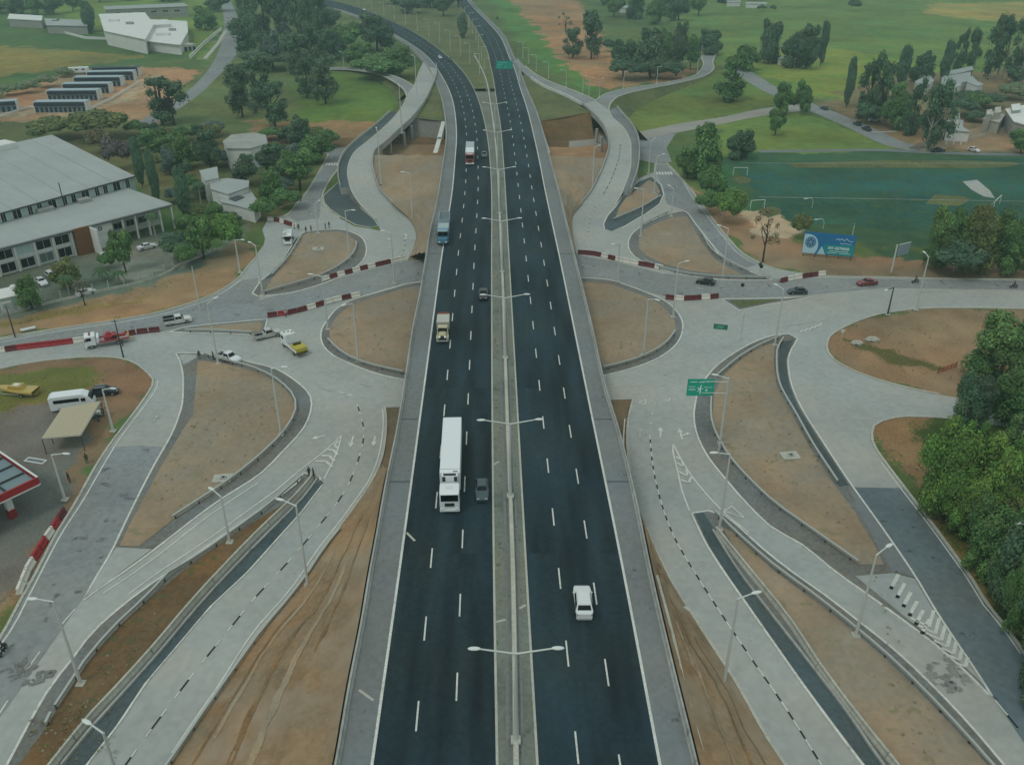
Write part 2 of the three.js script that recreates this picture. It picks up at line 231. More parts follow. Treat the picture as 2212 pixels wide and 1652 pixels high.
// older, darker roads lie over it as a second coat
part('asphalt_road', poly(run(Y2, -500, 1930, -258, 1696, 0, 1374, 75, 1246, 162, 1088, 212, 1002, 240, 966, 300, 962, 358, 966, 336, 999, 303, 1062, 265, 1140, 205, 1251, 162, 1315, 20, 1520, -300, 1930)), M.oldroad, pavement);
part('asphalt_road', poly(run(Y2, 1842, 1052, 1951, 1054, 1996, 1112, 2047, 1181, 2100, 1256, 2173, 1358, 2212, 1414, 2540, 1880, 2400, 1880, 2150, 1510, 2060, 1380, 1981, 1254, 1895, 1127)), M.blueroad, pavement);
part('asphalt_road', poly(run(Y2, -160, 768, 0, 734, 126, 713, 242, 696, 404, 660, 467, 636, 520, 606, 556, 600, 560, 648, 693, 612, 800, 582, 880, 562, 1244, 550, 1330, 565, 1429, 590, 1560, 606, 1669, 602, 1794, 600, 1908, 602, 2212, 607, 2430, 612, 2430, 630, 2212, 626, 1908, 621, 1757, 636, 1655, 642, 1557, 643, 1440, 640, 1390, 628, 1333, 609, 1254, 597, 908, 606, 852, 616, 799, 632, 748, 648, 630, 680, 577, 689, 417, 703, 345, 716, 180, 738, 0, 759, -160, 796)), M.oldroad, pavement);
part('asphalt_road', poly(run(Y2, 620, 466, 664, 417, 702, 354, 716, 318, 750, 318, 734, 354, 708, 390, 696, 417, 693, 430, 690, 470, 640, 478)), M.oldroad, pavement);
part('asphalt_road', poly(run(Y2, 1441, 440, 1432, 400, 1416, 372, 1418, 354, 1439, 354, 1463, 380, 1495, 418, 1523, 456, 1571, 518, 1604, 551, 1640, 570, 1612, 578, 1568, 556, 1537, 522, 1507, 484, 1484, 456)), M.oldroad, pavement);
const edge = (pts, w = 0.3, m = M.line) => part('edge_line', stripe(smooth(pts), w, YP - Y1), m, pavement);
const kerb = (pts, parent = pavement) => part('kerb', sweep(smooth(pts), [[-0.18, -0.05], [-0.18, 0.16], [0.18, 0.16], [0.18, -0.05]]), M.kerb, parent);
kerb(westKerb); kerb(northKerb.slice(0, 10)); kerb(northKerb.slice(14)); kerb(northEast.slice(0, 7));
kerb(roadR.slice(5)); kerb(southEast.slice(0, 13)); kerb(southEast.slice(15));
kerb(rampRightEdge.slice(0, 7)); kerb(rampRightEdge.slice(8)); kerb(rampLeftEdge);
edge(curve(Y1, -400, 1912, -255, 1712, 20, 1366, 58, 1295, 132, 1153, 175, 1087, 250, 960, 312, 876, 338, 838, 341, 822).slice(1), 0.22);
edge(run(Y1, -160, 772, 0, 740, 126, 716, 242, 699, 328, 684, 404, 664, 467, 640, 520, 606), 0.22);
edge(run(Y1, 1478, 395, 1492, 420, 1521, 458, 1569, 519, 1602, 553, 1662, 582, 1706, 590, 1794, 600), 0.2);
edge(run(Y1, 1350, 905, 1347, 956, 1353, 1019, 1362, 1072).map((p) => p), 0.2);
edge(run(Y1, 1684, 1660, 1646, 1594, 1584, 1482, 1508, 1364, 1430, 1237), 0.22);
edge(run(Y1, 826, 884, 828, 908, 824, 953, 816, 991, 797, 1037, 771, 1075, 725, 1138, 690, 1181, 649, 1243, 619, 1283, 548, 1364, 469, 1485, 421, 1553, 371, 1627), 0.22);
edge(run(Y1, 2205, 1412, 2166, 1356, 2128, 1311, 2093, 1254, 2040, 1179, 1989, 1110, 1944, 1052, 1904, 999), 0.2);

// ---------- islands: dark verge, white edge line, bare earth, guard rail ----------
function island(outline, earth, { verge = M.verge, soilMat = M.dirt, line = true, h = 0.16 } = {}) {
  const o = struct('traffic_island', poly(outline.map((p) => p.clone().setY(h))), verge);
  part('kerb', sweep([...outline, outline[0]], [[-0.14, -0.1], [-0.14, h - Y1 + 0.012], [0.14, h - Y1 + 0.012], [0.14, -0.1]]), line ? M.line : M.kerb, o);
  for (const e of earth || []) part('bare_earth', poly(e.map((p) => p.clone().setY(h + 0.05))), soilMat, o);
  return o;
}
const closed = (...n) => { const c = new THREE.CatmullRomCurve3(run(Y1, ...n), true, 'centripetal'); const L = c.getLength(); return c.getSpacedPoints(Math.min(220, Math.round(L / 1.6))).slice(0, -1); };
const iA = island([...curve(Y1, 379, 764, 386, 775, 391, 791, 395, 812, 395, 835, 393, 873, 384, 905, 369, 941, 336, 999, 303, 1062, 265, 1140, 240, 1193, 205, 1251, 179, 1298), ...curve(Y1, 222, 1266, 253, 1246, 336, 1186, 417, 1123, 480, 1077, 556, 1029, 582, 1006, 615, 971, 642, 943, 660, 918, 670, 893, 673, 873, 668, 852, 652, 835, 632, 819, 594, 797, 556, 787, 520, 778, 470, 768, 429, 764, 400, 763)],
  [[...run(Y1, 427, 780, 470, 784, 520, 796, 556, 806), ...run(Y1, 594, 824, 612, 838, 630, 858, 637, 880, 632, 903, 608, 943, 580, 971, 556, 994, 490, 1046, 374, 1124, 300, 1182, 258, 1181, 278, 1138, 323, 1054, 354, 999, 394, 931, 417, 898, 422, 835)]]);
part('concrete_apron', poly(run(Y1, 250, 1184, 328, 1188, 253, 1243, 205, 1278, 186, 1290, 208, 1252).map((p) => p.setY(0.2))), M.concrete, iA);
part('concrete_apron', poly(run(Y1, 386, 768, 402, 766, 424, 768, 424, 774, 396, 790, 391, 779).map((p) => p.setY(0.2))), M.concrete, iA);
const gore1 = island([...curve(Y1, 655, 1022, 652, 1034, 610, 1068, 556, 1105, 480, 1158, 429, 1194, 338, 1254, 278, 1298, 202, 1364, 152, 1429, 106, 1488, 58, 1571, 13, 1656, -90, 1850), ...curve(Y1, 60, 1850, 187, 1651, 253, 1568, 316, 1474, 379, 1399, 455, 1310, 535, 1235, 607, 1155, 652, 1105, 678, 1070, 698, 1042, 690, 1030)],
  [run(Y1, 600, 1098, 640, 1072, 645, 1074, 556, 1163, 462, 1258, 409, 1316, 328, 1412, 253, 1495, 190, 1562, 121, 1650, 0, 1790, -30, 1790, 40, 1656, 101, 1572, 121, 1536, 144, 1500, 184, 1440, 227, 1388, 273, 1340, 326, 1292, 376, 1251, 429, 1210, 495, 1165, 556, 1124)], { soilMat: M.mud });
part('drain_channel', poly(run(Y1, 660, 1068, 692, 1038, 698, 1044, 676, 1072, 650, 1106, 604, 1157, 532, 1237, 452, 1312, 376, 1402, 312, 1477, 249, 1571, 184, 1654, 70, 1815, 20, 1815, 140, 1654, 214, 1560, 270, 1494, 346, 1408, 428, 1312, 484, 1252, 560, 1172).map((p) => p.setY(0.19))), M.drain, gore1);
const oval = island(closed(880, 614, 852, 622, 799, 637, 759, 649, 728, 667, 708, 690, 695, 712, 693, 732, 700, 750, 721, 769, 759, 787, 809, 806, 870, 820, 985, 832, 1100, 836, 1215, 830, 1307, 811, 1353, 800, 1398, 785, 1434, 767, 1462, 743, 1474, 718, 1474, 695, 1462, 673, 1439, 652, 1403, 635, 1355, 617, 1320, 606, 1240, 600, 1100, 598, 985, 602),
  [closed(880, 622, 852, 630, 805, 645, 768, 658, 742, 672, 722, 692, 712, 714, 714, 736, 732, 756, 765, 775, 809, 792, 870, 806, 985, 820, 1100, 824, 1215, 818, 1300, 798, 1346, 787, 1390, 773, 1424, 756, 1448, 737, 1459, 714, 1457, 692, 1444, 675, 1426, 660, 1398, 644, 1350, 626, 1316, 615, 1240, 610, 1100, 608, 985, 612)]);
const iC = island([...curve(Y1, 366, 718, 379, 712, 417, 705, 500, 697, 577, 690), ...curve(Y1, 574, 704, 564, 726), ...curve(Y1, 520, 722, 470, 720, 400, 719)], [run(Y1, 400, 714, 440, 707, 560, 696, 568, 700, 560, 718, 440, 715)]);
const iD = island([...curve(Y1, 556, 640, 590, 638, 632, 632, 695, 614, 745, 594), ...curve(Y1, 766, 580, 784, 563, 791, 544, 789, 526, 778, 511, 756, 501, 733, 496, 683, 498), ...curve(Y1, 655, 503, 642, 512, 613, 560, 586, 590, 566, 604, 545, 634)],
  [[...run(Y1, 568, 634, 632, 617, 695, 597, 733, 577, 757, 557, 766, 539, 766, 520, 752, 508, 730, 502, 683, 502, 663, 506), ...run(Y1, 650, 514, 622, 562, 592, 596)]]);
part('drain_channel', poly(run(Y1, 640, 516, 648, 512, 618, 563, 588, 598, 572, 604, 612, 562).map((p) => p.setY(0.185))), M.drain, iD);
island(run(Y1, 705, 417, 698, 424, 700, 438, 712, 452, 735, 468, 768, 486, 800, 492, 817, 488, 808, 474, 780, 451, 758, 420, 750, 398, 735, 390), [], { verge: M.drain, line: false });
const iX = island(run(Y1, 1345, 425, 1330, 447, 1312, 467, 1304, 484, 1306, 496, 1322, 501, 1350, 489, 1396, 462, 1425, 441, 1434, 420, 1428, 400, 1408, 382, 1380, 392), [run(Y1, 1352, 428, 1336, 452, 1330, 470, 1384, 447, 1418, 428, 1426, 414, 1418, 398, 1402, 390)], { verge: M.drain });
const iE = island([...curve(Y1, 1478, 456, 1444, 462, 1410, 476, 1383, 491, 1364, 508, 1357, 528, 1363, 546, 1378, 560, 1410, 574, 1450, 588, 1500, 598, 1560, 604, 1620, 606, 1668, 605), ...curve(Y1, 1650, 598, 1612, 584, 1566, 562, 1537, 528, 1507, 490, 1487, 462)],
  [run(Y1, 1484, 468, 1451, 471, 1412, 486, 1391, 499, 1381, 516, 1380, 536, 1394, 553, 1436, 572, 1492, 586, 1560, 594, 1600, 594, 1546, 562, 1520, 530)]);
island(run(Y1, 1560, 647, 1598, 671, 1655, 659, 1700, 652, 1757, 641, 1700, 645), [run(Y1, 1575, 651, 1600, 665, 1655, 654, 1690, 648)], { soilMat: M.grassbank });
const iG = island([...curve(Y1, 1520, 824, 1547, 792, 1593, 759, 1640, 735, 1675, 724), ...curve(Y1, 1705, 722, 1722, 730, 1711, 753, 1703, 776, 1705, 806, 1711, 834, 1731, 880, 1782, 961, 1837, 1044, 1895, 1125, 1946, 1198, 1981, 1251, 2022, 1320, 2072, 1396, 2110, 1452, 2143, 1504), ...curve(Y1, 2135, 1500, 2085, 1450, 2034, 1404, 1959, 1346, 1883, 1291, 1807, 1237, 1731, 1176, 1669, 1141, 1618, 1093, 1568, 1036, 1530, 988, 1507, 943, 1499, 900, 1502, 873, 1507, 847)],
  [[...run(Y1, 1563, 812, 1603, 776, 1645, 748, 1674, 742, 1672, 784, 1679, 836, 1714, 902, 1752, 972, 1802, 1048, 1845, 1105, 1890, 1180, 1910, 1222), ...run(Y1, 1853, 1221, 1731, 1133, 1669, 1088, 1588, 1007, 1558, 964, 1542, 928, 1538, 898, 1542, 852)]], {});
part('concrete_apron', poly(run(Y1, 1848, 1246, 1928, 1240, 1976, 1252, 2018, 1322, 2068, 1398, 2106, 1454, 2128, 1484, 2078, 1436, 2028, 1392, 1952, 1332).map((p) => p.setY(0.2))), M.concrete, iG);
part('concrete_apron', poly(run(Y1, 1832, 1054, 1842, 1056, 1948, 1206, 1976, 1248, 1928, 1236, 1900, 1190).map((p) => p.setY(0.195))), M.shoulder, iG);
part('drain_channel', poly(run(Y1, 1686, 740, 1714, 735, 1706, 758, 1698, 778, 1700, 806, 1706, 836, 1726, 884, 1778, 966, 1834, 1050, 1812, 1052, 1762, 970, 1724, 902, 1688, 836, 1682, 784).map((p) => p.setY(0.185))), M.drain, iG);
const gore2 = island([...curve(Y1, 1494, 1110, 1527, 1178, 1573, 1249, 1618, 1313, 1669, 1386, 1731, 1474, 1794, 1560, 1863, 1651, 2020, 1850), ...curve(Y1, 2330, 1850, 2171, 1655, 2085, 1555, 2009, 1476, 1933, 1405, 1858, 1345, 1782, 1286, 1714, 1238, 1655, 1192, 1618, 1159, 1563, 1113, 1530, 1104)],
  [run(Y1, 1560, 1140, 1580, 1150, 1669, 1232, 1757, 1298, 1842, 1364, 1908, 1420, 1984, 1494, 2072, 1586, 2133, 1654, 2290, 1830, 2080, 1830, 1928, 1649, 1845, 1545, 1769, 1442, 1706, 1346, 1650, 1278, 1613, 1230)]);
part('drain_channel', poly(run(Y1, 1500, 1110, 1520, 1108, 1547, 1150, 1595, 1234, 1655, 1308, 1757, 1442, 1832, 1541, 1906, 1649, 2060, 1845, 2028, 1845, 1868, 1651, 1800, 1562, 1736, 1476, 1674, 1388, 1623, 1315, 1578, 1251, 1532, 1180).map((p) => p.setY(0.19))), M.drain, gore2);

// ---------- painted dashes, arrows and chevrons ----------
function dashes(parent, pts, [on, black, on2, gap], w = 0.16, phase = 0, name = 'lane_dash', dy = YP - Y1, m = M.line) {
  const a = along(pts); for (let d = phase; d < a.len - on; d += on + black + on2 + gap) { part(name, stripe(a.cut(d, d + on), w, dy), m, parent); if (black) { part(name, stripe(a.cut(d + on, Math.min(a.len, d + on + black)), w * 1.15, dy), M.black, parent); if (on2 > 0.05 && d + on + black + on2 < a.len) part(name, stripe(a.cut(d + on + black, d + on + black + on2), w, dy), m, parent); } }
}
dashes(pavement, curve(Y1, 771, 873, 781, 905, 786, 935, 779, 976, 756, 1039, 731, 1082, 695, 1128, 655, 1176, 602, 1236, 556, 1285, 477, 1381, 422, 1449, 359, 1532, 293, 1621, 230, 1710), [0.95, 1.6, 0.95, 1.5]);
dashes(pavement, curve(Y1, 1404, 940, 1409, 996, 1419, 1049, 1439, 1118, 1462, 1171, 1487, 1214, 1540, 1298, 1585, 1366, 1631, 1434, 1696, 1527, 1774, 1651, 1850, 1770), [1.3, 1.0, 0.01, 0.1]);
dashes(pavement, curve(Y1, 162, 1315, 130, 1352, 82, 1412, 30, 1492, -40, 1600), [2.6, 0, 0, 4.2], 0.18);
dashes(pavement, curve(Y1, 2150, 1512, 2212, 1588, 2330, 1730), [2, 1.6, 0.01, 2.4], 0.18);
dashes(pavement, curve(Y1, 1415, 870, 1407, 905, 1405, 935), [0.8, 0, 0, 2.4]);
dashes(pavement, curve(Y1, 1298, 428, 1284, 452, 1274, 478, 1270, 510), [1, 0.9, 0.01, 1.6], 0.16);
dashes(pavement, curve(Y1, 872, 505, 875, 530, 866, 556), [1, 0.9, 0.01, 1.6], 0.16);
dashes(pavement, curve(Y1, 556, 668, 640, 652, 720, 630, 800, 605, 880, 585), [1.4, 0, 0, 4], 0.15, 0, 'lane_dash', YP - Y1, M.worn);
dashes(pavement, curve(Y1, 1255, 572, 1330, 588, 1420, 610, 1520, 624, 1640, 622, 1760, 616, 1908, 610, 2212, 616), [1.6, 0, 0, 4], 0.15, 0, 'lane_dash', YP - Y1, M.worn);
dashes(pavement, curve(Y1, 0, 748, 200, 718, 345, 698, 440, 678, 540, 655), [1.6, 0, 0, 5], 0.15, 0, 'lane_dash', YP - Y1, M.worn);
// the lanes round the oval
for (const [n, ph] of [[[572, 722, 576, 745, 600, 785, 640, 806, 690, 832, 740, 850, 800, 862], 0], [[625, 690, 615, 715, 625, 742], 0.6], [[668, 690, 657, 712, 655, 735, 675, 768, 720, 800, 780, 822, 840, 836], 0.4]]) dashes(pavement, curve(Y1, ...n), [1.1, 0, 0, 2.4], 0.17, ph, 'lane_dash', YP - Y1, M.worn);
for (const n of [[1512, 702, 1510, 740, 1492, 768, 1460, 796, 1420, 818], [1553, 730, 1548, 757, 1520, 785, 1470, 815, 1420, 838], [1590, 728, 1586, 750, 1570, 775, 1540, 800]]) dashes(pavement, curve(Y1, ...n), [1.1, 0, 0, 2.2], 0.17, 0, 'lane_dash', YP - Y1, M.worn);
function arrow(x, y, x2, y2, kind = 'ahead', m = M.line) { // from tail to tip in the picture
  const a = G(x, y, YP), b = G(x2, y2, YP), L = a.distanceTo(b), d = b.clone().sub(a).normalize(), s = new V3(-d.z, 0, d.x), at = (u, v) => a.clone().addScaledVector(d, u * L).addScaledVector(s, v);
  const g = [poly([at(0, -0.14), at(0.66, -0.14), at(0.66, 0.14), at(0, 0.14)]), poly([at(0.6, -0.5), at(1, 0), at(0.6, 0.5)]).translate(0, 0.006, 0)];
  if (kind !== 'ahead') { const q = kind === 'turn' ? -1 : 1; g.push(poly([at(0.28, 0.14 * q), at(0.4, 0.14 * q), at(0.52, 1.0 * q), at(0.42, 1.05 * q)]).translate(0, 0.012, 0)); g.push(poly([at(0.34, 1.0 * q), at(0.64, 0.9 * q), at(0.52, 1.5 * q)]).translate(0, 0.018, 0)); }
  part('road_arrow', join(g), m, pavement);
}
arrow(763, 942, 756, 966); arrow(810, 942, 806, 963); arrow(702, 940, 672, 948); arrow(731, 846, 764, 856); arrow(775, 828, 800, 834, 'ahead', M.worn); arrow(690, 836, 716, 843, 'ahead', M.worn);
arrow(1427, 944, 1427, 922); arrow(1474, 949, 1467, 924, 'fork'); arrow(1383, 944, 1383, 924, 'ahead', M.worn); arrow(889, 517, 873, 508, 'ahead', M.worn); arrow(1340, 533, 1330, 526, 'ahead', M.worn); arrow(846, 518, 836, 514); arrow(877, 517, 876, 504); arrow(330, 912, 341, 896, 'ahead', M.worn);
arrow(1344, 493, 1351, 488); arrow(536, 770, 556, 764, 'ahead', M.worn);
for (const [x, y, x2, y2] of [[1573, 1098, 1608, 1118], [1387, 872, 1396, 862], [1440, 866, 1448, 860], [58, 1262, 72, 1252]]) { const a = G(x, y, YP), b = G(x2, y2, YP), d = b.clone().sub(a), L = d.length(); d.normalize(); const s = new V3(-d.z, 0, d.x), P = (u, v) => a.clone().addScaledVector(d, u * L).addScaledVector(s, v); const w = L * 0.32; const t = [P(0, -w), P(0, w), P(1, 0)]; part('give_way_triangle', join([stripe([t[0], t[1]], 0.2), stripe([t[1], t[2]], 0.2).translate(0, 0.004, 0), stripe([t[2], t[0]], 0.2).translate(0, 0.008, 0)]), M.line, pavement); }
const bars = (list, w = 0.42, m = M.line, y = YP + 0.02) => list.forEach(([x, y0, x2, y2]) => part('chevron_bar', stripe([G(x, y0, y), G(x2, y2, y)], w), m, pavement));
// gore west
edge(run(Y1, 737, 941, 700, 976, 652, 1012, 600, 1056, 556, 1088, 480, 1143, 429, 1179, 338, 1239, 278, 1283), 0.22); edge(run(Y1, 737, 941, 731, 966, 718, 999, 700, 1034), 0.24);
edge(run(Y1, 556, 1044, 480, 1094, 417, 1140, 336, 1204, 253, 1262, 222, 1282).map((p) => p), 0.2);
bars([[730, 952, 722, 962], [722, 962, 732, 968], [708, 970, 720, 972], [720, 972, 729, 982], [694, 984, 711, 984], [711, 984, 723, 996], [680, 996, 703, 996], [703, 996, 718, 1008]], 0.4);
// gore east
edge(run(Y1, 1454, 958, 1454, 976, 1464, 1017, 1474, 1062, 1490, 1104), 0.24); edge(run(Y1, 1454, 958, 1479, 1006, 1517, 1057, 1563, 1106, 1618, 1151), 0.24);
bars([[1460, 986, 1470, 992], [1463, 1000, 1478, 1008], [1478, 1008, 1474, 996], [1467, 1018, 1484, 1028], [1484, 1028, 1484, 1012], [1471, 1036, 1488, 1042], [1488, 1042, 1494, 1030]], 0.36);
// ladder and chevrons where the eastern roads join
for (let i = 0; i < 6; i++) { const x = 1942 + i * 13.4, y = 1240 + i * 19.4; part('chevron_bar', stripe([G(x - 14, y + 26, 0.235), G(x, y, 0.235)], 0.42), M.line, pavement); part('chevron_bar', stripe([G(x - 17, y + 32, 0.235), G(x - 14, y + 26, 0.235)], 0.42), M.black, pavement); }
for (let i = 0; i < 7; i++) { const t = i / 7, ax = lerp(1968, 2085, t), ay = lerp(1334, 1448, t), bx = lerp(2008, 2100, t), by = lerp(1353, 1454, t), cx = lerp(2018, 2104, t), cy = lerp(1318, 1436, t); part('chevron_bar', stripe([G(ax, ay, 0.235), G(bx, by, 0.235)], 0.32), M.line, pavement); part('chevron_bar', stripe([G(bx, by, 0.245), G(cx, cy, 0.245)], 0.38), M.line, pavement); }
// cross-walks
for (let i = 0; i < 6; i++) { part('crosswalk_bar', stripe([G(1418 + i * 6.2, 371, YP), G(1421 + i * 6.2, 377, YP)], 0.6), M.line, pavement); part('crosswalk_bar', stripe([G(706 + i * 5.6, 352, YP), G(704 + i * 5.6, 357, YP)], 0.6), M.line, pavement); }
bars([[240, 702, 330, 688], [2110, 640, 2150, 640], [1970, 630, 2040, 630], [2110, 618, 2160, 619], [1840, 621, 1870, 621], [1700, 703, 1790, 690]].slice(1), 0.2, M.worn, YP);
bars([[1728, 718, 1736, 712], [1738, 716, 1746, 709], [1748, 713, 1756, 706], [1758, 709, 1766, 702], [1768, 705, 1776, 698]], 0.3);
// ---------- the raised highway ----------
function xOf(...n) { const P = []; for (let i = 0; i < n.length; i += 2) P.push([n[i], n[i + 1]]); P.sort((a, b) => a[0] - b[0]); const m = P.map((p, i) => { const a = P[Math.max(0, i - 1)], b = P[Math.min(P.length - 1, i + 1)]; return (b[1] - a[1]) / (b[0] - a[0]); }); return (y) => { let i = 0; while (i < P.length - 2 && P[i + 1][0] < y) i++; const [y0, x0] = P[i], [y1, x1] = P[i + 1], h = y1 - y0; if (y >= y1) return x1 + m[i + 1] * (y - y1); if (y <= y0) return x0 + m[i] * (y - y0); const t = (y - y0) / h; return (2 * t ** 3 - 3 * t * t + 1) * x0 + (t ** 3 - 2 * t * t + t) * h * m[i] + (3 * t * t - 2 * t ** 3) * x1 + (t ** 3 - t * t) * h * m[i + 1]; }; }
const HB = 6, hd = (y) => { const t = Math.min(1, Math.max(0, (y - 70) / 170)); return lerp(0.5, HB, t * t * (3 - 2 * t)); };
const X = {
  bL: xOf(1720, 711, 1651, 728, 1487, 756, 1341, 784, 1249, 799, 1150, 817, 1052, 834, 923, 860, 796, 880, 715, 892, 635, 908, 574, 918, 529, 925, 478, 935, 433, 945, 349, 958, 303, 964, 265, 963, 215, 955, 177, 940, 141, 922, 108, 892, 78, 850, 56, 808, 32, 757, 16, 703, 0, 640),
  eL: xOf(1651, 803, 1234, 862, 835, 916, 560, 953, 417, 976, 341, 983, 290, 986, 232, 981, 197, 971, 162, 953, 129, 930, 101, 897, 71, 847, 51, 809, 28, 758, 13, 706, -4, 640),
  mL: xOf(1651, 1074, 1234, 1067, 835, 1063, 560, 1062, 417, 1062, 341, 1058, 290, 1052, 240, 1041, 197, 1026, 162, 1006, 129, 976, 96, 935, 68, 892, 48, 852, 33, 817, 20, 784, 5, 736, -8, 680),
  mR: xOf(1651, 1161, 1234, 1137, 835, 1115, 619, 1103, 417, 1092, 341, 1087, 278, 1082, 227, 1074, 177, 1067, 139, 1059, 109, 1052, 76, 1036, 48, 1019, 15, 996, 0, 983, -12, 968),
  eR: xOf(1651, 1426, 1234, 1347, 835, 1266, 560, 1210, 417, 1179, 341, 1164, 283, 1151, 232, 1138, 187, 1123, 152, 1113, 121, 1099, 81, 1082, 48, 1054, 18, 1024, 0, 1009, -12, 996),
  bR: xOf(1720, 1516, 1651, 1502, 1399, 1441, 1247, 1406, 1077, 1371, 948, 1340, 835, 1306, 695, 1275, 559, 1242, 493, 1226, 417, 1208, 354, 1191, 290, 1174, 240, 1158, 194, 1138, 150, 1122, 121, 1109, 81, 1091, 48, 1062, 18, 1032, 0, 1016, -12, 1003),
};
const YS = []; for (let k = 0; k <= 150; k++) { const y = 1925 * Math.pow(197 / 1925, k / 150) - 205; YS.push(y); }
const L3 = (f, dh = 0, y0 = 1e4, y1 = -1e4) => YS.filter((y) => y <= y0 && y >= y1).map((y) => G(f(y), y, hd(y) + dh));
const mixX = (a, b, t) => (y) => lerp(a(y), b(y), t);
const cL = xOf(1720, 1116, 1651, 1115, 1234, 1108, 912, 1096, 640, 1087, 480, 1080, 368, 1075, 286, 1068, 228, 1060, 177, 1051, 139, 1035, 100, 1010, 60, 965, 30, 905, 0, 850, -12, 830);
const highway = struct('highway', ribbon(L3(X.eL), L3(X.mL)), M.asphalt);
part('carriageway', ribbon(L3(X.mR), L3(X.eR)), M.asphalt, highway);
part('road_shoulder', ribbon(L3(X.bL), L3(X.eL)), M.shoulder, highway);
part('road_shoulder', ribbon(L3(X.eR), L3(X.bR)), M.shoulder, highway);
part('median_strip', ribbon(L3(X.mL, 0, 1e4, 192), L3(X.mR, 0, 1e4, 192), 4), M.median, highway); part('median_grass', ribbon(L3(X.mL, 0, 196), L3(X.mR, 0, 196), 6, 0.4), M.grassbank, highway);
part('edge_line', stripe(L3(X.eL, 0.03), 0.28), M.line, highway); part('edge_line', stripe(L3(X.eR, 0.03), 0.28), M.line, highway);
part('edge_line', stripe(L3(X.mL, 0.03), 0.24), M.kerb, highway); part('edge_line', stripe(L3(X.mR, 0.03), 0.24), M.kerb, highway);
const jersey = [[-0.32, 0], [-0.3, 0.12], [-0.13, 0.4], [-0.1, 0.92], [0.1, 0.92], [0.13, 0.4], [0.3, 0.12], [0.32, 0]];
part('concrete_barrier', sweep(L3(X.bL, -0.05), jersey.map(([u, v]) => [u * 0.9, v * 0.8]).concat([[0.3, -0.05], [0.3, -1.4], [-0.3, -1.4], [-0.3, -0.05]])), M.barrier, highway);
part('concrete_barrier', sweep(L3(X.bR, -0.05), jersey.map(([u, v]) => [u * 0.9, v * 0.8]).concat([[0.3, -0.05], [0.3, -1.4], [-0.3, -1.4], [-0.3, -0.05]])), M.barrier, highway);
part('median_barrier', sweep(L3(cL, 0, 1e4, 118), [[-0.3, -0.1], [-0.22, 0.55], [0.22, 0.55], [0.3, -0.1]]), M.kerb, highway);
part('median_gutter', stripe(L3(cL, 0.02, 1e4, 118), 0.34, 0, -0.75), M.shoulder, highway); part('median_gutter', stripe(L3(cL, 0.02, 1e4, 118), 0.24, 0, 0.62), M.shoulder, highway);
// slab, girders, piers and abutments of the two openings
part('bridge_deck', ribbon(L3(X.bL, -0.35, 1010, 255), L3(X.bR, -0.35, 1010, 255)), M.barrier, highway);
for (const t of [0.06, 0.2, 0.34, 0.48, 0.62, 0.76, 0.9]) part('girder', sweep(L3(mixX(X.bL, X.bR, t), -0.4, 1000, 262), [[-0.4, -1.1], [-0.3, 0], [0.3, 0], [0.4, -1.1]]), M.barrier, highway);
for (const y of [590, 662, 742, 820, 300]) for (const t of [0.12, 0.37, 0.63, 0.88]) { const p = G(lerp(X.bL(y), X.bR(y), t), y, HB); part('pier', new THREE.CylinderGeometry(0.55, 0.55, HB - 1.4, 14), M.barrier, highway, [p.x, (HB - 1.4) / 2, p.z]); }
for (const y of [552, 895, 334, 268]) { const a = G(X.bL(y), y, HB), b = G(X.bR(y), y, HB); part('abutment', sweep([a.clone().setY(0), b.clone().setY(0)], [[-0.4, 0], [-0.4, HB - 0.6], [0.4, HB - 0.6], [0.4, 0]]), M.barrier, highway); }
// expansion joints and drains across the shoulders
for (const y of [1040, 905, 548]) for (const [a, b] of [[X.bL, X.eL], [X.eR, X.bR]]) part('expansion_joint', stripe([G(a(y), y, hd(y) + 0.02), G(b(y), y, hd(y) + 0.02)], 0.3), M.drain, highway);
for (const [x, y, x2, y2] of [[775, 1490, 806, 1512], [1478, 1310, 1522, 1340], [878, 1150, 896, 1168], [1068, 1344, 1092, 1338], [1122, 1314, 1136, 1306], [1066, 1004, 1078, 996]]) part('drain_grate', stripe([G(x, y, HB + 0.025), G(x2, y2, HB + 0.025)], 0.28), M.kerb, highway);
const worldDash = (f, y0) => { const line = L3(f, 0.03), a = along(line), p = G(f(y0), y0, HB + 0.03); let best = 0, bd = 1e9; for (let d = 0; d < a.len; d += 0.25) { const e = a.at(d).distanceTo(p); if (e < bd) { bd = e; best = d; } } dashes(highway, line, [3.5, 0, 0, 7.8], 0.17, ((best - 3.5) % 11.3 + 11.3) % 11.3, 'lane_dash', 0.01); };
worldDash(mixX(X.eL, X.mL, 0.328), 1331); worldDash(mixX(X.eL, X.mL, 0.655), 1284); worldDash(mixX(X.mR, X.eR, 0.335), 1384); worldDash(mixX(X.mR, X.eR, 0.675), 1424);

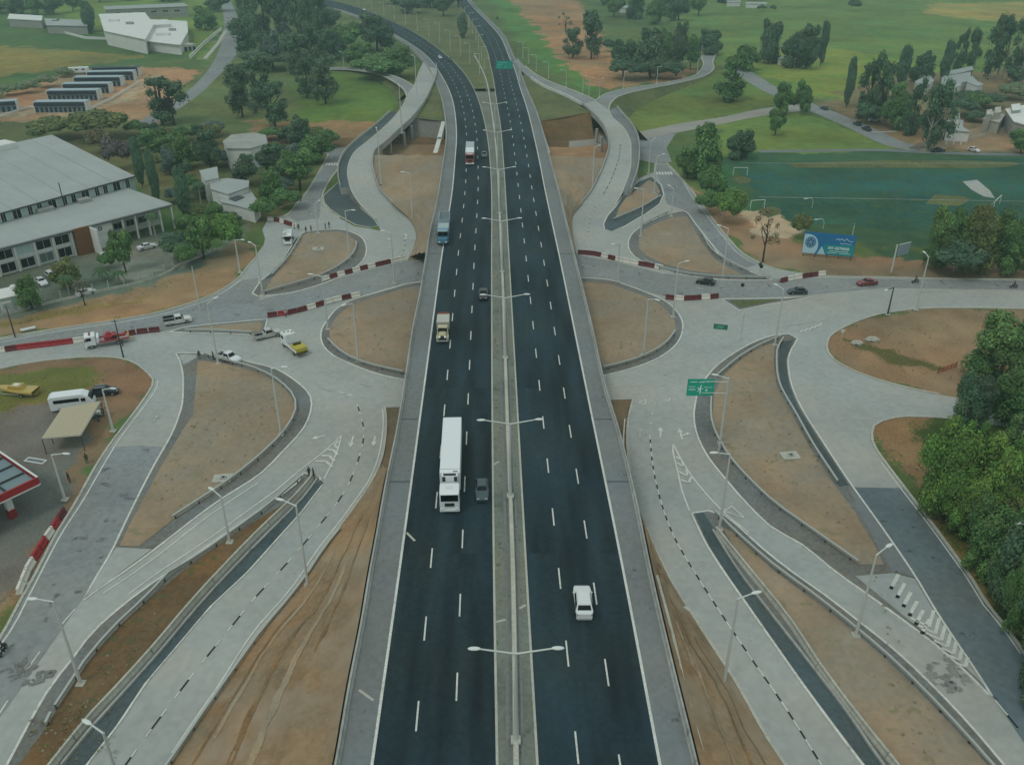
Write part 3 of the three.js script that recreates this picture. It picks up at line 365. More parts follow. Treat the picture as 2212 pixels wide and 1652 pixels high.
// ---------- ramps ----------
const run3 = (...n) => { const o = []; for (let i = 0; i + 2 < n.length; i += 3) o.push(G(n[i], n[i + 1], n[i + 2])); return o; };
function ramp(name, m, L, R, n = 90) { const o = struct(name, ribbon(resample(L, n), resample(R, n), 2), m); return o; }
const up = (pts, d) => pts.map((p) => p.clone().setY(p.y + d));
function skirt(parent, pts, sgn, m, spread, drop) { const P = resample(pts, 60), B = P.map((p, i) => { const q = p.clone().addScaledVector(side(P, i), sgn * (drop ? 0.05 : spread * p.y)); q.y = drop ? p.y - drop : 0; return q; }); return part(drop ? 'fascia' : 'side_slope', ribbon(P, B, drop ? 1 : 3, drop ? 0 : 0.5), m, parent); }
const wL = run3(812, 473, 0.06, 784, 448, 0.6, 762, 417, 1.8, 751, 379, 3.3, 753, 354, 4.4, 766, 328, 5.4, 796, 303, 6, 834, 270, 6.3, 860, 242, 6.3, 873, 222, 6.2, 880, 206, 6, 893, 186, 5.6, 900, 170, 4.6, 906, 152, 3.2, 915, 134, 2.2);
const wR = run3(860, 450, 0.06, 824, 417, 1.3, 809, 379, 3, 804, 354, 4.2, 809, 328, 5.3, 824, 316, 5.7, 860, 283, 6.2, 892, 253, 6.3, 920, 215, 6.1, 932, 190, 5.6, 940, 170, 4.6, 944, 152, 3.2, 942, 138, 2.3);
const rampW = ramp('ramp_road', M.concrete, wL, wR);
part('edge_line', stripe(up(resample(wL, 90), 0.04), 0.4), M.kerb, rampW);
part('concrete_barrier', sweep(resample(wR, 90), [[-0.2, -0.1], [-0.15, 0.75], [0.15, 0.75], [0.2, -0.1]]), M.barrier, rampW);
const wA = run3(757, 405, 2.2, 751, 379, 3.3, 753, 354, 4.4, 766, 328, 5.4, 796, 303, 6, 834, 270, 6.3, 860, 242, 6.3), wB = run3(735, 405, 2.2, 730, 378, 3.3, 731, 357, 4.4, 743, 331, 5.4, 771, 303, 6, 809, 273, 6.3, 842, 243, 6.3);
part('walkway', ribbon(resample(wA, 50), resample(wB, 50)), M.drain, rampW);
part('concrete_barrier', sweep(resample(wB, 50), [[-0.2, -0.1], [-0.15, 0.8], [0.15, 0.8], [0.2, -0.1]]), M.barrier, rampW);
skirt(rampW, run3(812, 473, 0.06, 784, 448, 0.6, 762, 417, 1.8, 752, 386, 3.1), -1, M.verge, 0.4); skirt(rampW, wB.slice(0, 4), -1, M.barrier, 0.02); part('wing_wall', ribbon([wA[0].clone(), wB[0].clone()], [wA[0].clone().setY(0), wB[0].clone().setY(0)]), M.barrier, rampW); skirt(rampW, wA.slice(0, 4), 1, M.barrier, 0.02);
skirt(rampW, wR.slice(4, 9), 1, M.barrier, 0, 1.3); skirt(rampW, wB.slice(2), -1, M.barrier, 0, 1.3); skirt(rampW, wR.slice(8), 1, M.grassbank, 0.6); skirt(rampW, wR.slice(0, 6), 1, M.dirt, 0.12);
for (const [x, y] of [[872, 282], [888, 268], [842, 300], [858, 262], [820, 290]]) { const p = G(x, y, 5.4); part('pier', new THREE.CylinderGeometry(0.5, 0.5, 5, 12), M.barrier, rampW, [p.x, 2.5, p.z]); }
part('underside', ribbon(up(resample(wB.slice(2), 30), -1.25), up(resample(wR.slice(3, 8), 30), -1.25)), M.barrier, rampW);
const loopWi = run3(879, 209, 6, 872, 194, 5.2, 847, 174.5, 3.8, 809, 158.5, 2.2, 746, 150.5, 0.8, 690, 151, 0.3), loopWo = run3(893, 186, 5.6, 872, 173, 4.6, 847, 163, 3.5, 809, 152.5, 2.1, 746, 146, 0.8, 690, 146.5, 0.3);
const loopW = ramp('loop_road', M.oldroad, loopWi, loopWo, 60); for (const l of [loopWi, loopWo]) part('kerb', sweep(resample(l, 60), [[-0.3, -0.1], [-0.25, 0.25], [0.25, 0.25], [0.3, -0.1]]), M.kerb, loopW);
skirt(loopW, loopWi, 1, M.grassbank, 1.3); skirt(loopW, loopWo, -1, M.grassbank, 1.3); skirt(rampW, wL.slice(7, 11), -1, M.grassbank, 1.1);
const eL = run3(1254, 443, 0.06, 1275, 417, 1.3, 1295, 379, 3, 1310, 341, 4.8, 1316, 311, 5.8, 1310, 285, 6.2, 1295, 260, 6.3, 1275, 240, 6.3, 1257, 225, 6.2);
const eR = run3(1328, 443, 0.06, 1343, 417, 1.3, 1350, 399, 2.2, 1361, 366, 3.5, 1363, 333, 5, 1361, 303, 5.8, 1345, 273, 6.2, 1323, 253, 6.3, 1315, 237, 6.2);
const rampE = ramp('ramp_road', M.concrete, eL, eR);
const junction = run3(1257, 225, 6.2, 1315, 237, 6.2, 1287, 217, 6.1); part('junction_apron', poly(junction), M.concrete, rampE);
part('edge_line', stripe(up(resample(eR, 90), 0.04), 0.4), M.kerb, rampE);
part('concrete_barrier', sweep(resample(eL, 90), [[-0.2, -0.1], [-0.15, 0.75], [0.15, 0.75], [0.2, -0.1]]), M.barrier, rampE);
const eA = run3(1346, 412, 1.5, 1350, 399, 2.2, 1361, 366, 3.5, 1363, 333, 5, 1361, 303, 5.8, 1345, 273, 6.2, 1323, 253, 6.3, 1315, 237, 6.2), eB = run3(1362, 412, 1.5, 1367, 398, 2.2, 1377, 368, 3.5, 1381, 332, 5, 1378, 297, 5.8, 1362, 266, 6.2, 1344, 246, 6.3, 1333, 232, 6.2);
part('walkway', ribbon(resample(eA, 50), resample(eB, 50)), M.shoulder, rampE);
part('concrete_barrier', sweep(resample(eB, 50), [[-0.2, -0.1], [-0.15, 0.8], [0.15, 0.8], [0.2, -0.1]]), M.barrier, rampE);
skirt(rampE, eB.slice(0, 4), 1, M.barrier, 0.02); part('wing_wall', ribbon([eA[0].clone(), eB[0].clone()], [eA[0].clone().setY(0), eB[0].clone().setY(0)]), M.barrier, rampE); skirt(rampE, eL.slice(4, 8), -1, M.barrier, 0, 1.3); skirt(rampE, eL.slice(0, 5), -1, M.dirt, 0.1);
dashes(rampE, up(resample(run3(1296, 432, 0.5, 1312, 405, 1.9, 1327, 372, 3.3, 1338, 336, 4.9, 1340, 312, 5.8), 40), 0.05), [1, 0.9, 0.01, 1.6], 0.16, 0, 'lane_dash', 0.01, M.black);
for (const [x, y] of [[1300, 292], [1318, 310], [1330, 285], [1352, 300], [1290, 275]]) { const p = G(x, y, 5.4); part('pier', new THREE.CylinderGeometry(0.5, 0.5, 5, 12), M.barrier, rampE, [p.x, 2.5, p.z]); }
const slipE = ramp('slip_road', M.oldroad, run3(1257, 225, 6.2, 1222, 207, 6, 1176, 187, 5.3, 1146, 169, 4.2, 1125, 152, 3.2, 1112, 132, 2.2), run3(1287, 217, 6.1, 1254, 202, 6, 1189, 177, 5.1, 1156, 160, 4, 1134, 143, 3, 1118, 124, 2.1), 60);
part('concrete_barrier', sweep(resample(run3(1257, 225, 6.2, 1222, 207, 6, 1176, 187, 5.3, 1146, 169, 4.2), 40), [[-0.25, -0.4], [-0.2, 0.8], [0.2, 0.8], [0.25, -0.4]]), M.line, slipE);
part('kerb', sweep(resample(run3(1287, 217, 6.1, 1254, 202, 6, 1189, 177, 5.1, 1156, 160, 4, 1134, 143, 3), 40), [[-0.3, -0.1], [-0.25, 0.3], [0.25, 0.3], [0.3, -0.1]]), M.kerb, slipE);
skirt(slipE, run3(1118, 124, 2.1, 1134, 143, 3, 1156, 160, 4, 1189, 177, 5.1, 1254, 202, 6, 1287, 217, 6.1), -1, M.grassbank, 1.2);
const loopEi = run3(1315, 237, 6.2, 1320, 222, 6, 1340, 207, 5.5, 1391, 194, 4, 1467, 179, 2, 1522, 164, 1, 1542, 149, 0.7, 1540, 134, 0.5, 1547, 117, 0.4), loopEo = run3(1287, 217, 6.1, 1305, 205, 5.8, 1340, 194, 5.2, 1416, 182, 3.2, 1492, 167, 1.6, 1512, 154, 1, 1520, 139, 0.7, 1517, 124, 0.5, 1528, 110, 0.4);
const loopE = ramp('loop_road', M.oldroad, loopEi, loopEo, 80); for (const l of [loopEi, loopEo]) part('kerb', sweep(resample(l, 80), [[-0.3, -0.1], [-0.25, 0.25], [0.25, 0.25], [0.3, -0.1]]), M.kerb, loopE);
skirt(loopE, loopEi, 1, M.grassbank, 1.2); skirt(loopE, loopEo, -1, M.grassbank, 1.2); skirt(rampE, eB.slice(5), 1, M.grassbank, 1.1);

// ---------- earth banks against the highway ----------
const deckEdge = (f, ya, yb, off, h = 5.1) => { const o = []; for (let k = 0; k <= 40; k++) { const y = lerp(ya, yb, k / 40); o.push(G(f(y) + off * (y + 205) / 1500, y, h)); } return o; };
function bank(m, A, B, n = 90, sub = 16, bump = 1.5) { return struct('embankment', ribbon(resample(A, n), resample(B, n), sub, bump), m); }
const bankW = bank(M.ochre, deckEdge(X.bL, 1010, 1740, -9), up(run(0.03, 818, 1008, 804, 1037, 779, 1075, 733, 1138, 698, 1181, 657, 1245, 627, 1285, 556, 1366, 477, 1487, 429, 1555, 379, 1629, 330, 1710), 0));
const bankE = bank(M.ochre, deckEdge(X.bR, 1125, 1740, 9), run(0.03, 1392, 1132, 1439, 1234, 1517, 1361, 1593, 1479, 1655, 1590, 1696, 1651, 1760, 1760));
bank(M.dirt, deckEdge(X.bL, 545, 336, -5, 5), run3(886, 553, 0.1, 899, 513, 0.1, 896, 493, 0.2, 885, 473, 0.5, 860, 450, 0.9, 824, 417, 1.2, 809, 379, 2.9, 804, 354, 4.1, 808, 334, 5));
bank(M.dirt, deckEdge(X.bR, 545, 336, 5, 5), run3(1244, 542, 0.1, 1237, 500, 0.1, 1237, 468, 0.2, 1254, 443, 0.5, 1275, 417, 1.2, 1295, 379, 2.9, 1310, 341, 4.7));
bank(M.grassbank, run3(890, 254, 5.2, 920, 216, 5.3, 934, 190, 5, 941, 170, 4.2), run3(962, 262, 5.2, 955, 215, 5.2, 941, 178, 4.4, 941, 172, 4.2), 30, 3, 0.6);
bank(M.verge, run3(890, 254, 5.2, 926, 256, 5.2, 962, 262, 5.2), run3(878, 294, 0.05, 918, 296, 0.05, 958, 300, 0.05), 20, 4, 0.5);
bank(M.grassbank, run3(1166, 262, 5.2, 1156, 230, 5.2, 1140, 195, 4.6, 1126, 165, 3.4), run3(1276, 242, 6, 1222, 209, 5.7, 1176, 189, 5, 1132, 160, 3.4), 30, 4, 0.8);
bank(M.mud, run3(1166, 262, 5.2, 1220, 250, 5.6, 1276, 242, 6), run3(1176, 300, 0.05, 1230, 304, 0.05, 1284, 300, 0.05), 24, 5, 1.4);
function gully(o, k0, i0, i1, w, m, wave) { // a washed-out rut down the bank, drawn as a darker or paler strip
  const p = o.geometry.attributes.position, A = [], B = []; for (let i = i0; i <= i1; i++) { const k = k0 + wave * Math.sin(i * 0.12) + (i - i0) * 0.03, at = (kk) => { const q = Math.max(0, Math.min(15.99, kk)), j = Math.floor(q), n = i * 17 + j; return new V3().fromBufferAttribute(p, n).lerp(new V3().fromBufferAttribute(p, n + 1), q - j); }, ww = w * (0.5 + fbm(i * 0.35, k0)); A.push(at(k - ww).setY(at(k - ww).y + 0.05)); B.push(at(k + ww).setY(at(k + ww).y + 0.05)); } part('gully', ribbon(A, B), m, o); }
const darkEarth = surface([0.255, 0.16, 0.076], { metres: 12, size: 256, patch: 0.3, fine: 0.3, warm: 0.2, bump: 0.05 }), pale = surface([0.36, 0.27, 0.17], { metres: 12, size: 256, patch: 0.2, fine: 0.2, warm: 0.15, bump: 0.03 });
gully(bankW, 9, 40, 88, 0.3, darkEarth, 0.6); gully(bankW, 11.5, 30, 80, 0.22, pale, 0.5); gully(bankW, 6.6, 34, 86, 0.4, pale, 0.4); gully(bankW, 12.8, 50, 86, 0.14, darkEarth, 0.4); gully(bankW, 4, 20, 60, 0.18, darkEarth, 0.3); gully(bankW, 7.9, 20, 46, 0.12, darkEarth, 0.3);
gully(bankE, 8, 30, 84, 0.26, darkEarth, 0.7); gully(bankE, 5, 40, 88, 0.3, pale, 0.5); gully(bankE, 11, 44, 86, 0.16, darkEarth, 0.4);
part('slope_kerb', stripe(up(resample(run3(1419, 1247, 4.5, 1454, 1378, 4.3, 1484, 1507, 4.3, 1517, 1626, 4.3), 40), 0.35), 0.3), M.kerb, highway);
for (const [a, b, c, d] of [[948, 300, 958, 262], [940, 330, 950, 296], [1170, 285, 1184, 330]]) part('stair_flight', stripe([G(a, b, 5.5), G(c, d, 5.5)], 1.4), M.line, highway);

// ---------- streets beyond the junction ----------
const road = (name, m, w, ...n) => { const p = curve(Y1, ...n); return struct(name, stripe(p, w), m); };
M.kerbpath = surface([0.33, 0.31, 0.27], { metres: 40, patch: 0.15, fine: 0.12, warm: 0.05 });
const cross = struct('cross_street', ribbon(resample(run(0.045, 1230, 318, 1378, 303, 1470, 285, 1557, 268, 1643, 251, 1730, 240), 50), resample(run(0.045, 1230, 296, 1378, 284, 1470, 266, 1557, 253, 1643, 235, 1730, 224), 50)), M.kerbpath);
part('street_branch', ribbon(resample(run(0.046, 560, 306, 720, 316, 870, 312, 1100, 314, 1229, 318), 40), resample(run(0.046, 560, 292, 720, 298, 870, 296, 1100, 294, 1229, 296), 40)), M.mud, cross);
part('street_branch', poly(run(0.048, 1382, 345, 1412, 352, 1452, 350, 1440, 320, 1460, 288, 1380, 302)), M.oldroad, cross);
part('street_branch', poly(run(0.048, 700, 330, 716, 320, 752, 320, 745, 345, 728, 345)), M.oldroad, cross);
road('side_street', M.oldroad, 9, 1580, 138, 1620, 165, 1665, 193, 1735, 224, 1790, 246, 1860, 276, 1940, 312, 1990, 322);
road('lane', M.shoulder, 3.2, 1640, 327, 1760, 325, 1900, 324, 2010, 329, 2100, 332, 2330, 336);
road('lane', M.dirt, 9, 1990, 325, 2060, 300, 2130, 282, 2212, 262, 2330, 240);
const nw = struct('access_road', ribbon(resample(run(Y1, 300, 262, 352, 232, 405, 196, 440, 162, 462, 130, 476, 95, 483, 60, 481, 25, 474, -10), 60), resample(run(Y1, 322, 272, 378, 240, 432, 202, 470, 165, 500, 132, 520, 95, 520, 60, 508, 25, 492, -10), 60)), M.oldroad);
for (const [x, y, x2, y2] of [[455, 78, 480, 76], [440, 92, 466, 90], [425, 126, 450, 126]]) part('path', stripe([G(x, y, 0.06), G(x2, y2, 0.06)], 2), M.concrete, nw);
part('path', stripe(run(0.07, 442, 126, 470, 94, 486, 66), 2.2), M.kerb, nw);
// ---------- guard rails ----------
function guardRail(label, h, ...n) {
  const pts = smooth(run(h, ...n), 3), o = thing('guard_rail', label, 'guard rail', null, 0);
  part('rail', sweep(pts, [[-0.1, 0.45], [-0.14, 0.8], [0.14, 0.8], [0.1, 0.45]]), M.rail, o);
  const a = along(pts), g = box(0.14, 0.8, 0.2, 0, 0.35, 0); for (let d = 1; d < a.len; d += 4) { const p = a.at(d); part('post', g, M.post, o, [p.x, p.y, p.z]); }
  return o;
}
function concreteRail(label, h, ...n) {
  const pts = smooth(run(h, ...n), 3), o = thing('concrete_barrier', label, 'barrier', null, 0), a = along(pts); // cast in lengths with open joints
  for (let d = 0; d < a.len - 1; d += 12) part('barrier_segment', sweep(a.cut(d, Math.min(a.len, d + 11.93)), [[-0.3, 0], [-0.26, 0.15], [-0.13, 0.4], [-0.12, 0.8], [0.12, 0.8], [0.13, 0.4], [0.26, 0.15], [0.3, 0]]), M.kerb, o);
  return o;
}
guardRail('long curved guard rail around the bare earth of the big western triangular island', 0.16, 442, 769, 470, 779, 520, 791, 556, 803, 594, 822, 612, 836, 632, 857, 640, 880, 635, 903, 610, 943, 582, 971, 556, 995, 490, 1047, 374, 1123);
guardRail('guard rail beside the brown earth strip along the western exit road', 0.16, 652, 1035, 577, 1100, 556, 1116, 495, 1160, 429, 1207, 354, 1253, 326, 1289, 273, 1337, 227, 1385, 184, 1437, 144, 1498, 121, 1533);
guardRail('short leftover piece of guard rail at the foot of the western earth strip', 0.16, 112, 1548, 106, 1560, 101, 1571);
concreteRail('long pale concrete barrier between brown earth strip and dark drain, west side', 0.16, 678, 1029, 645, 1070, 556, 1156, 465, 1251, 409, 1313, 328, 1409, 253, 1492, 194, 1555, 121, 1646, 20, 1772);
part('drain_kerb', sweep(smooth(run(0.16, 686, 1034, 655, 1076, 566, 1165, 476, 1258, 420, 1320, 340, 1415, 264, 1500, 204, 1566, 132, 1654)), [[-0.12, 0], [-0.12, 0.3], [0.12, 0.3], [0.12, 0]]), M.barrier, gore1);
guardRail('guard rail along the outer edge of the western ramp above the ochre bank', 0.0, 735, 1149, 700, 1193, 672, 1236, 632, 1291, 562, 1375, 515, 1441, 475, 1497, 429, 1563, 383, 1631, 320, 1720);
guardRail('curved guard rail round the western half of the oval earth island', 0.16, 708, 737, 728, 758, 759, 778, 809, 795, 872, 809);
guardRail('curved guard rail round the eastern half of the oval earth island', 0.16, 1303, 799, 1353, 787, 1403, 768, 1439, 745, 1459, 719);
guardRail('guard rail on the road side of the earth island beside the parked white truck', 0.16, 564, 637, 632, 618, 695, 598, 733, 578, 758, 558, 769, 538, 769, 526);
guardRail('straight guard rail by the dark drain next to the parked white truck', 0.16, 650, 514, 620, 562, 588, 597);
guardRail('guard rail on the northern bend of the eastern roundabout island', 0.16, 1444, 461, 1412, 476, 1383, 492);
guardRail('dark guard rail facing the slip road east of the roundabout island', 0.16, 1515, 507, 1542, 548, 1580, 572, 1618, 591);
guardRail('guard rail along the main road under the eastern roundabout island', 0.16, 1391, 567, 1429, 582, 1492, 596, 1560, 601, 1664, 603);
guardRail('small guard rail on the wedge island beside the far eastern ramp', 0.16, 1326, 477, 1386, 451, 1427, 426);
guardRail('guard rail on the western curve of the long eastern earth island', 0.16, 1537, 853, 1535, 898, 1540, 928, 1558, 966, 1588, 1009, 1669, 1090, 1731, 1135, 1853, 1221);
guardRail('guard rail along the dark drain on the east side of the long earth island', 0.16, 1692, 735, 1679, 758, 1677, 784, 1683, 834, 1719, 900, 1757, 968, 1808, 1046);
guardRail('guard rail on the top bend of the long eastern earth island', 0.16, 1550, 815, 1600, 774, 1650, 746, 1688, 731);
concreteRail('long pale concrete barrier along the eastern ramp drain', 0.16, 1549, 1150, 1613, 1230, 1706, 1346, 1769, 1442, 1845, 1545, 1928, 1649, 2060, 1815);
part('drain_kerb', sweep(smooth(run(0.16, 1540, 1146, 1595, 1234, 1660, 1320, 1757, 1444, 1832, 1543, 1906, 1651, 2030, 1815)), [[-0.12, 0], [-0.12, 0.3], [0.12, 0.3], [0.12, 0]]), M.barrier, gore2);
guardRail('weathered guard rail between ochre earth strip and eastern exit road', 0.16, 1544, 1112, 1580, 1148, 1669, 1227, 1757, 1292, 1842, 1360, 1908, 1416, 1984, 1489, 2072, 1582, 2133, 1651, 2250, 1785);
guardRail('guard rail on the triangular median in front of the white farm pickup', 0.16, 400, 718, 470, 719, 545, 723);

// ---------- street lamps ----------
const unitPole = new THREE.CylinderGeometry(0.55, 1, 1, 8).translate(0, 0.5, 0), lampHead = (() => { const g = new THREE.SphereGeometry(1, 12, 8).scale(0.6, 0.13, 0.23); return g; })(), padGeo = rbox(0.9, 0.24, 0.9, 0.04, 0, 0.1, 0);
const lampDirt = M.kerb;
function lamp(label, bx, by, tx, ty, hx, hy, h = 0.1, group, m = M.galv) {
  const b = G(bx, by, h), H = Math.min(15, Math.max(6, hAt(b, ty) - h)), e = G(hx, hy, h + H + 0.35).sub(b), o = thing('street_lamp', label, 'street lamp', b, 0, group);
  part('pole', unitPole, m, o).scale.set(0.2, H, 0.2);
  const d = new V3(e.x, 0, e.z), L = Math.min(2.8, Math.max(1.4, d.length())); d.normalize();
  part('arm', bar(new V3(0, H - 0.05, 0), new V3(d.x * L, H + 0.3, d.z * L), 0.1, 0.075), m, o);
  const q = part('lamp_head', lampHead, M.lamp, o, [d.x * (L + 0.45), H + 0.33, d.z * (L + 0.45)]); q.rotation.y = Math.atan2(-d.z, d.x);
  part('footing', padGeo, lampDirt, o); return o;
}
const GL = 'single arm street lamps along the ramps';
lamp('lamp leaning over the western road by the brown verge, nearest on the west', 174, 1478, 114, 1299, 78, 1293);
{ const b = G(276, 1745, 0.1); lamp('lamp at the bottom edge whose head overhangs the pale concrete barrier', 276, 1745, 234, 1583, 194, 1563); }
lamp('lamp between the western exit road and the brown earth strip', 496, 1172, 477, 1072, 460, 1058);
lamp('lamp standing on the ochre bank outside the western ramp rail', 665, 1267, 640, 1092, 611, 1080, 0.4);
lamp('lamp beside the two workers and the parked white pickup', 471, 786, 448, 655, 461, 645);
lamp('lamp at the rail corner of the big western triangular island', 607, 940, 585, 796, 607, 792);
lamp('lamp beside the tan shed roof and the white minibus', 244, 932, 220, 841, 237, 838);
lamp('lamp on the verge between red canopy and the western road', 140, 1080, 111, 982, 135, 979);
lamp('lamp on the dry grass strip at the bend below the office yard', 518, 589, 506, 518, 520, 517);
lamp('lamp by the drain end near the parked white truck', 567, 636, 551, 530, 549, 526);
lamp('lamp among the standing workers behind the earth island', 687, 504, 680, 440, 684, 435);
lamp('lamp on the inner bend of the island next to the far western ramp', 755, 559, 746, 455, 759, 453);
lamp('lamp in front of the main road just west of the bridge', 852, 613, 842, 503, 837, 499);
lamp('lamp at the western nose of the oval island', 708, 712, 695, 597, 675, 592);
lamp('lamp on the rail of the western oval island, arm to the west', 774, 781, 760, 656, 747, 657);
lamp('lamp on the bare earth inside the western ramp curve', 823, 397, 814, 250, 802, 248, 2.2);
lamp('lamp on the earth bank next to the blue cab truck', 891, 472, 885, 374, 873, 371, 0.6);
lamp('lamp on the elevated western ramp before its bridge', 868, 288, 855, 131, 844, 127, 5.9);
lamp('lamp on the western loop road beside the meadow', 804, 152, 801, 119, 793, 116, 1.8);
lamp('lamp at the far end of the western loop road', 743, 146, 739, 113, 735, 111, 0.5);
lamp('lamp where the western slip road meets the highway', 900, 207, 898, 120, 890, 118, 5);
lamp('lamp on the ochre strip beside the ladder markings on the east side', 1849, 1373, 1894, 1198, 1916, 1181);
lamp('lamp on the ochre bank between highway and eastern ramp', 1563, 1483, 1594, 1293, 1626, 1281, 0.3);
lamp('lamp at the tip of the eastern gore strip', 1554, 1144, 1577, 981, 1550, 977);
lamp('lamp beside the green direction sign with the star', 1556, 958, 1571, 818, 1552, 810);
lamp('lamp on the kerb east of the red car and the motorcycle', 1979, 670, 2006, 555, 2000, 546);
lamp('lamp at the top corner of the long eastern earth island', 1674, 746, 1695, 625, 1681, 616);
lamp('lamp at the eastern nose of the oval island', 1454, 685, 1464, 569, 1480, 564);
lamp('lamp on the rail of the eastern oval island, arm to the east', 1390, 768, 1401, 646, 1415, 646);
lamp('grey lamp in front of the main road just east of the bridge', 1334, 609, 1338, 526, 1328, 526);
lamp('lamp on the western bend of the eastern roundabout island', 1384, 511, 1385, 408, 1378, 406);
lamp('lamp on the wedge island by the zebra crossing, nearer one', 1413, 417, 1418, 338, 1431, 333);
lamp('lamp beside the far ramp walkway above the zebra crossing', 1401, 376, 1404, 305, 1416, 297);
lamp('lamp at the tip of the eastern roundabout island', 1450, 468, 1456, 407, 1450, 402);
lamp('lamp behind the dark rail of the eastern roundabout island', 1561, 599, 1575, 493, 1558, 487);
lamp('lamp on the bare earth inside the eastern ramp curve', 1280, 402, 1282, 318, 1292, 314, 1.8);
lamp('lamp in the dark shrubs under the big eastern trees', 2215, 1262, 2195, 1134, 2134, 1133, 0.1);
lamp('slim grey lamp on the driveway of the eastern road', 1918, 680, 1923, 642, 1892, 639, 0.1, undefined, M.post);
[[65, 500, 360], [115, 545, 410], [180, 610, 470], [285, 670, 530], [435, 745, 600], [575, 850, 650], [630, 830, 665], [720, 830, 670]].forEach(([x, yb, yt], i) => { const X0 = 1113 + x * 0.2526; lamp(`${ORD[i]} lamp along the far eastern slip road, counted from the green gantry sign`, X0, yb * 0.2526, X0, yt * 0.2526, X0 + 6 - 14 * (i < 5), yt * 0.2526 - 1, 0.3); });
[[925, 762, 610], [1210, 715, 570], [1430, 670, 525], [1555, 640, 500], [1592, 490, 420], [1725, 440, 330]].forEach(([x, yb, yt], i) => { const X0 = 1113 + x * 0.2526; lamp(`${ORD[i]} lamp along the eastern loop road, counted from its junction`, X0, yb * 0.2526, X0, yt * 0.2526, X0 + 7, yt * 0.2526 - 1, 0.5); });
[[865, 60, 8], [975, 82, 14], [1080, 130, 24], [1170, 165, 50], [1265, 215, 72], [1365, 262, 112], [1465, 320, 165], [1557, 375, 200], [1648, 440, 260], [1735, 505, 310], [1815, 580, 370], [1900, 700, 460]].reverse().forEach(([x, yb, yt], i) => { const X0 = 556.5 + x * 0.2526; lamp(`${ORD[i]} lamp on the grass median beside the far western carriageway, nearest first`, X0, yb * 0.2526, X0 - 1, yt * 0.2526, X0 - 9, yt * 0.2526 - 1, 0.3); });
[[1940, 650, 500], [1915, 540, 400], [1890, 440, 300], [1868, 350, 225], [1838, 285, 165], [1808, 225, 110], [1772, 160, 60]].forEach(([x, yb, yt], i) => { const X0 = 556.5 + x * 0.2526; lamp(`${ORD[i]} lamp on the median beside the far eastern carriageway, nearest first`, X0, yb * 0.2526, X0 - 1, yt * 0.2526, X0 + 7, yt * 0.2526 - 1, 0.3); });
// twin-arm lamps on the median of the highway
{
  const line = along(L3(cL, 0.4)), p0 = G(cL(1072), 1072, HB + 0.4); let best = 0, bd = 1e9; for (let d = 0; d < line.len; d += 0.25) { const e = line.at(d).distanceTo(p0); if (e < bd) { bd = e; best = d; } }
  let first = null;
  for (let i = 0; i < 7; i++) {
    const d = best + (i ? 39 * (i - 1) : -37.3); if (d < 0 || d > line.len) continue;
    const p = line.at(d), q = line.at(Math.min(line.len, d + 1)), t = Math.atan2(-(q.x - p.x), -(q.z - p.z)), label = `twin arm lamp on the highway median, ${ORD[i]} from the bottom of the picture`;
    if (first) { const o = first.clone(); o.name = numbered('median_lamp'); o.position.copy(p); o.rotation.y = t; o.userData = { ...first.userData, label }; scene.add(o); continue; }
    const o = first = thing('median_lamp', label, 'street lamp', p, t, 'twin arm lamps on the highway median'), H = 10.9;
    part('pole', unitPole, M.galv, o).scale.set(0.2, H, 0.2);
    for (const s of [-1, 1]) { part('arm', bar(new V3(0, H - 0.1, 0), new V3(s * 3.1, H + 0.5, 0), 0.1, 0.075), M.galv, o); part('lamp_head', lampHead, M.lamp, o, [s * 3.55, H + 0.55, 0]).scale.setScalar(0.95); }
    part('footing', padGeo, M.kerb, o, [0, -0.1, 0]);
  }
}

// ---------- red and white plastic barrier blocks ----------
const blockGeo = (() => { const s = new THREE.Shape(); s.moveTo(-0.32, 0); s.lineTo(-0.32, 0.16); s.lineTo(-0.15, 0.42); s.lineTo(-0.13, 0.92); s.lineTo(0.13, 0.92); s.lineTo(0.15, 0.42); s.lineTo(0.32, 0.16); s.lineTo(0.32, 0); const g = new THREE.ExtrudeGeometry(s, { depth: 1.84, bevelEnabled: true, bevelSize: 0.04, bevelThickness: 0.04, bevelSegments: 1 }); return g.translate(0, 0.02, -0.92); })();
const ribGeo = join([box(0.72, 0.1, 0.07, 0, 0.18, 0.5), box(0.72, 0.1, 0.07, 0, 0.18, -0.5), box(0.36, 0.07, 1.5, 0, 0.7, 0)]), capGeo = new THREE.CylinderGeometry(0.07, 0.07, 0.06, 10).translate(0, 0.99, 0.6);
const redM = mat(0x9c1a22, 0.55), darkRedM = mat(0x5f191c, 0.6), whiteM = mat(0xd8d2c4, 0.55);
function barrierRow(where, h, pattern, ...n) {
  const pts = smooth(run(h, ...n), 2), a = along(pts), k = Math.round(a.len / 2.02), at = {};
  for (let i = 0; i < k; i++) {
    const c = pattern[Math.min(pattern.length - 1, Math.floor(i / k * pattern.length))]; if (c === '.') continue;
    const col = c === 'W' ? 'white' : c === 'R' ? 'red' : 'dark red'; at[col] = (at[col] || 0) + 1;
    const p = a.at((i + 0.5) * a.len / k), q = a.at(Math.min(a.len, (i + 0.5) * a.len / k + 0.5)), o = thing('barrier_block', `${ORD[Math.min(25, at[col] - 1)]} ${col} barrier block ${where}`, 'barrier block', p, Math.atan2(q.x - p.x, q.z - p.z) + rr(-0.06, 0.06), 'red and white blocks ' + where.split('row ').pop());
    const m = c === 'W' ? whiteM : c === 'R' ? redM : darkRedM; part('block_body', blockGeo, m, o); part('rib', ribGeo, m, o); part('cap', capGeo, M.dark, o);
  }
}
barrierRow('from the west in the row west of the oval', Y2, 'DRDDWWDWDWDWW', 577, 685, 630, 677, 683, 663, 713, 653, 748, 645, 778, 639);
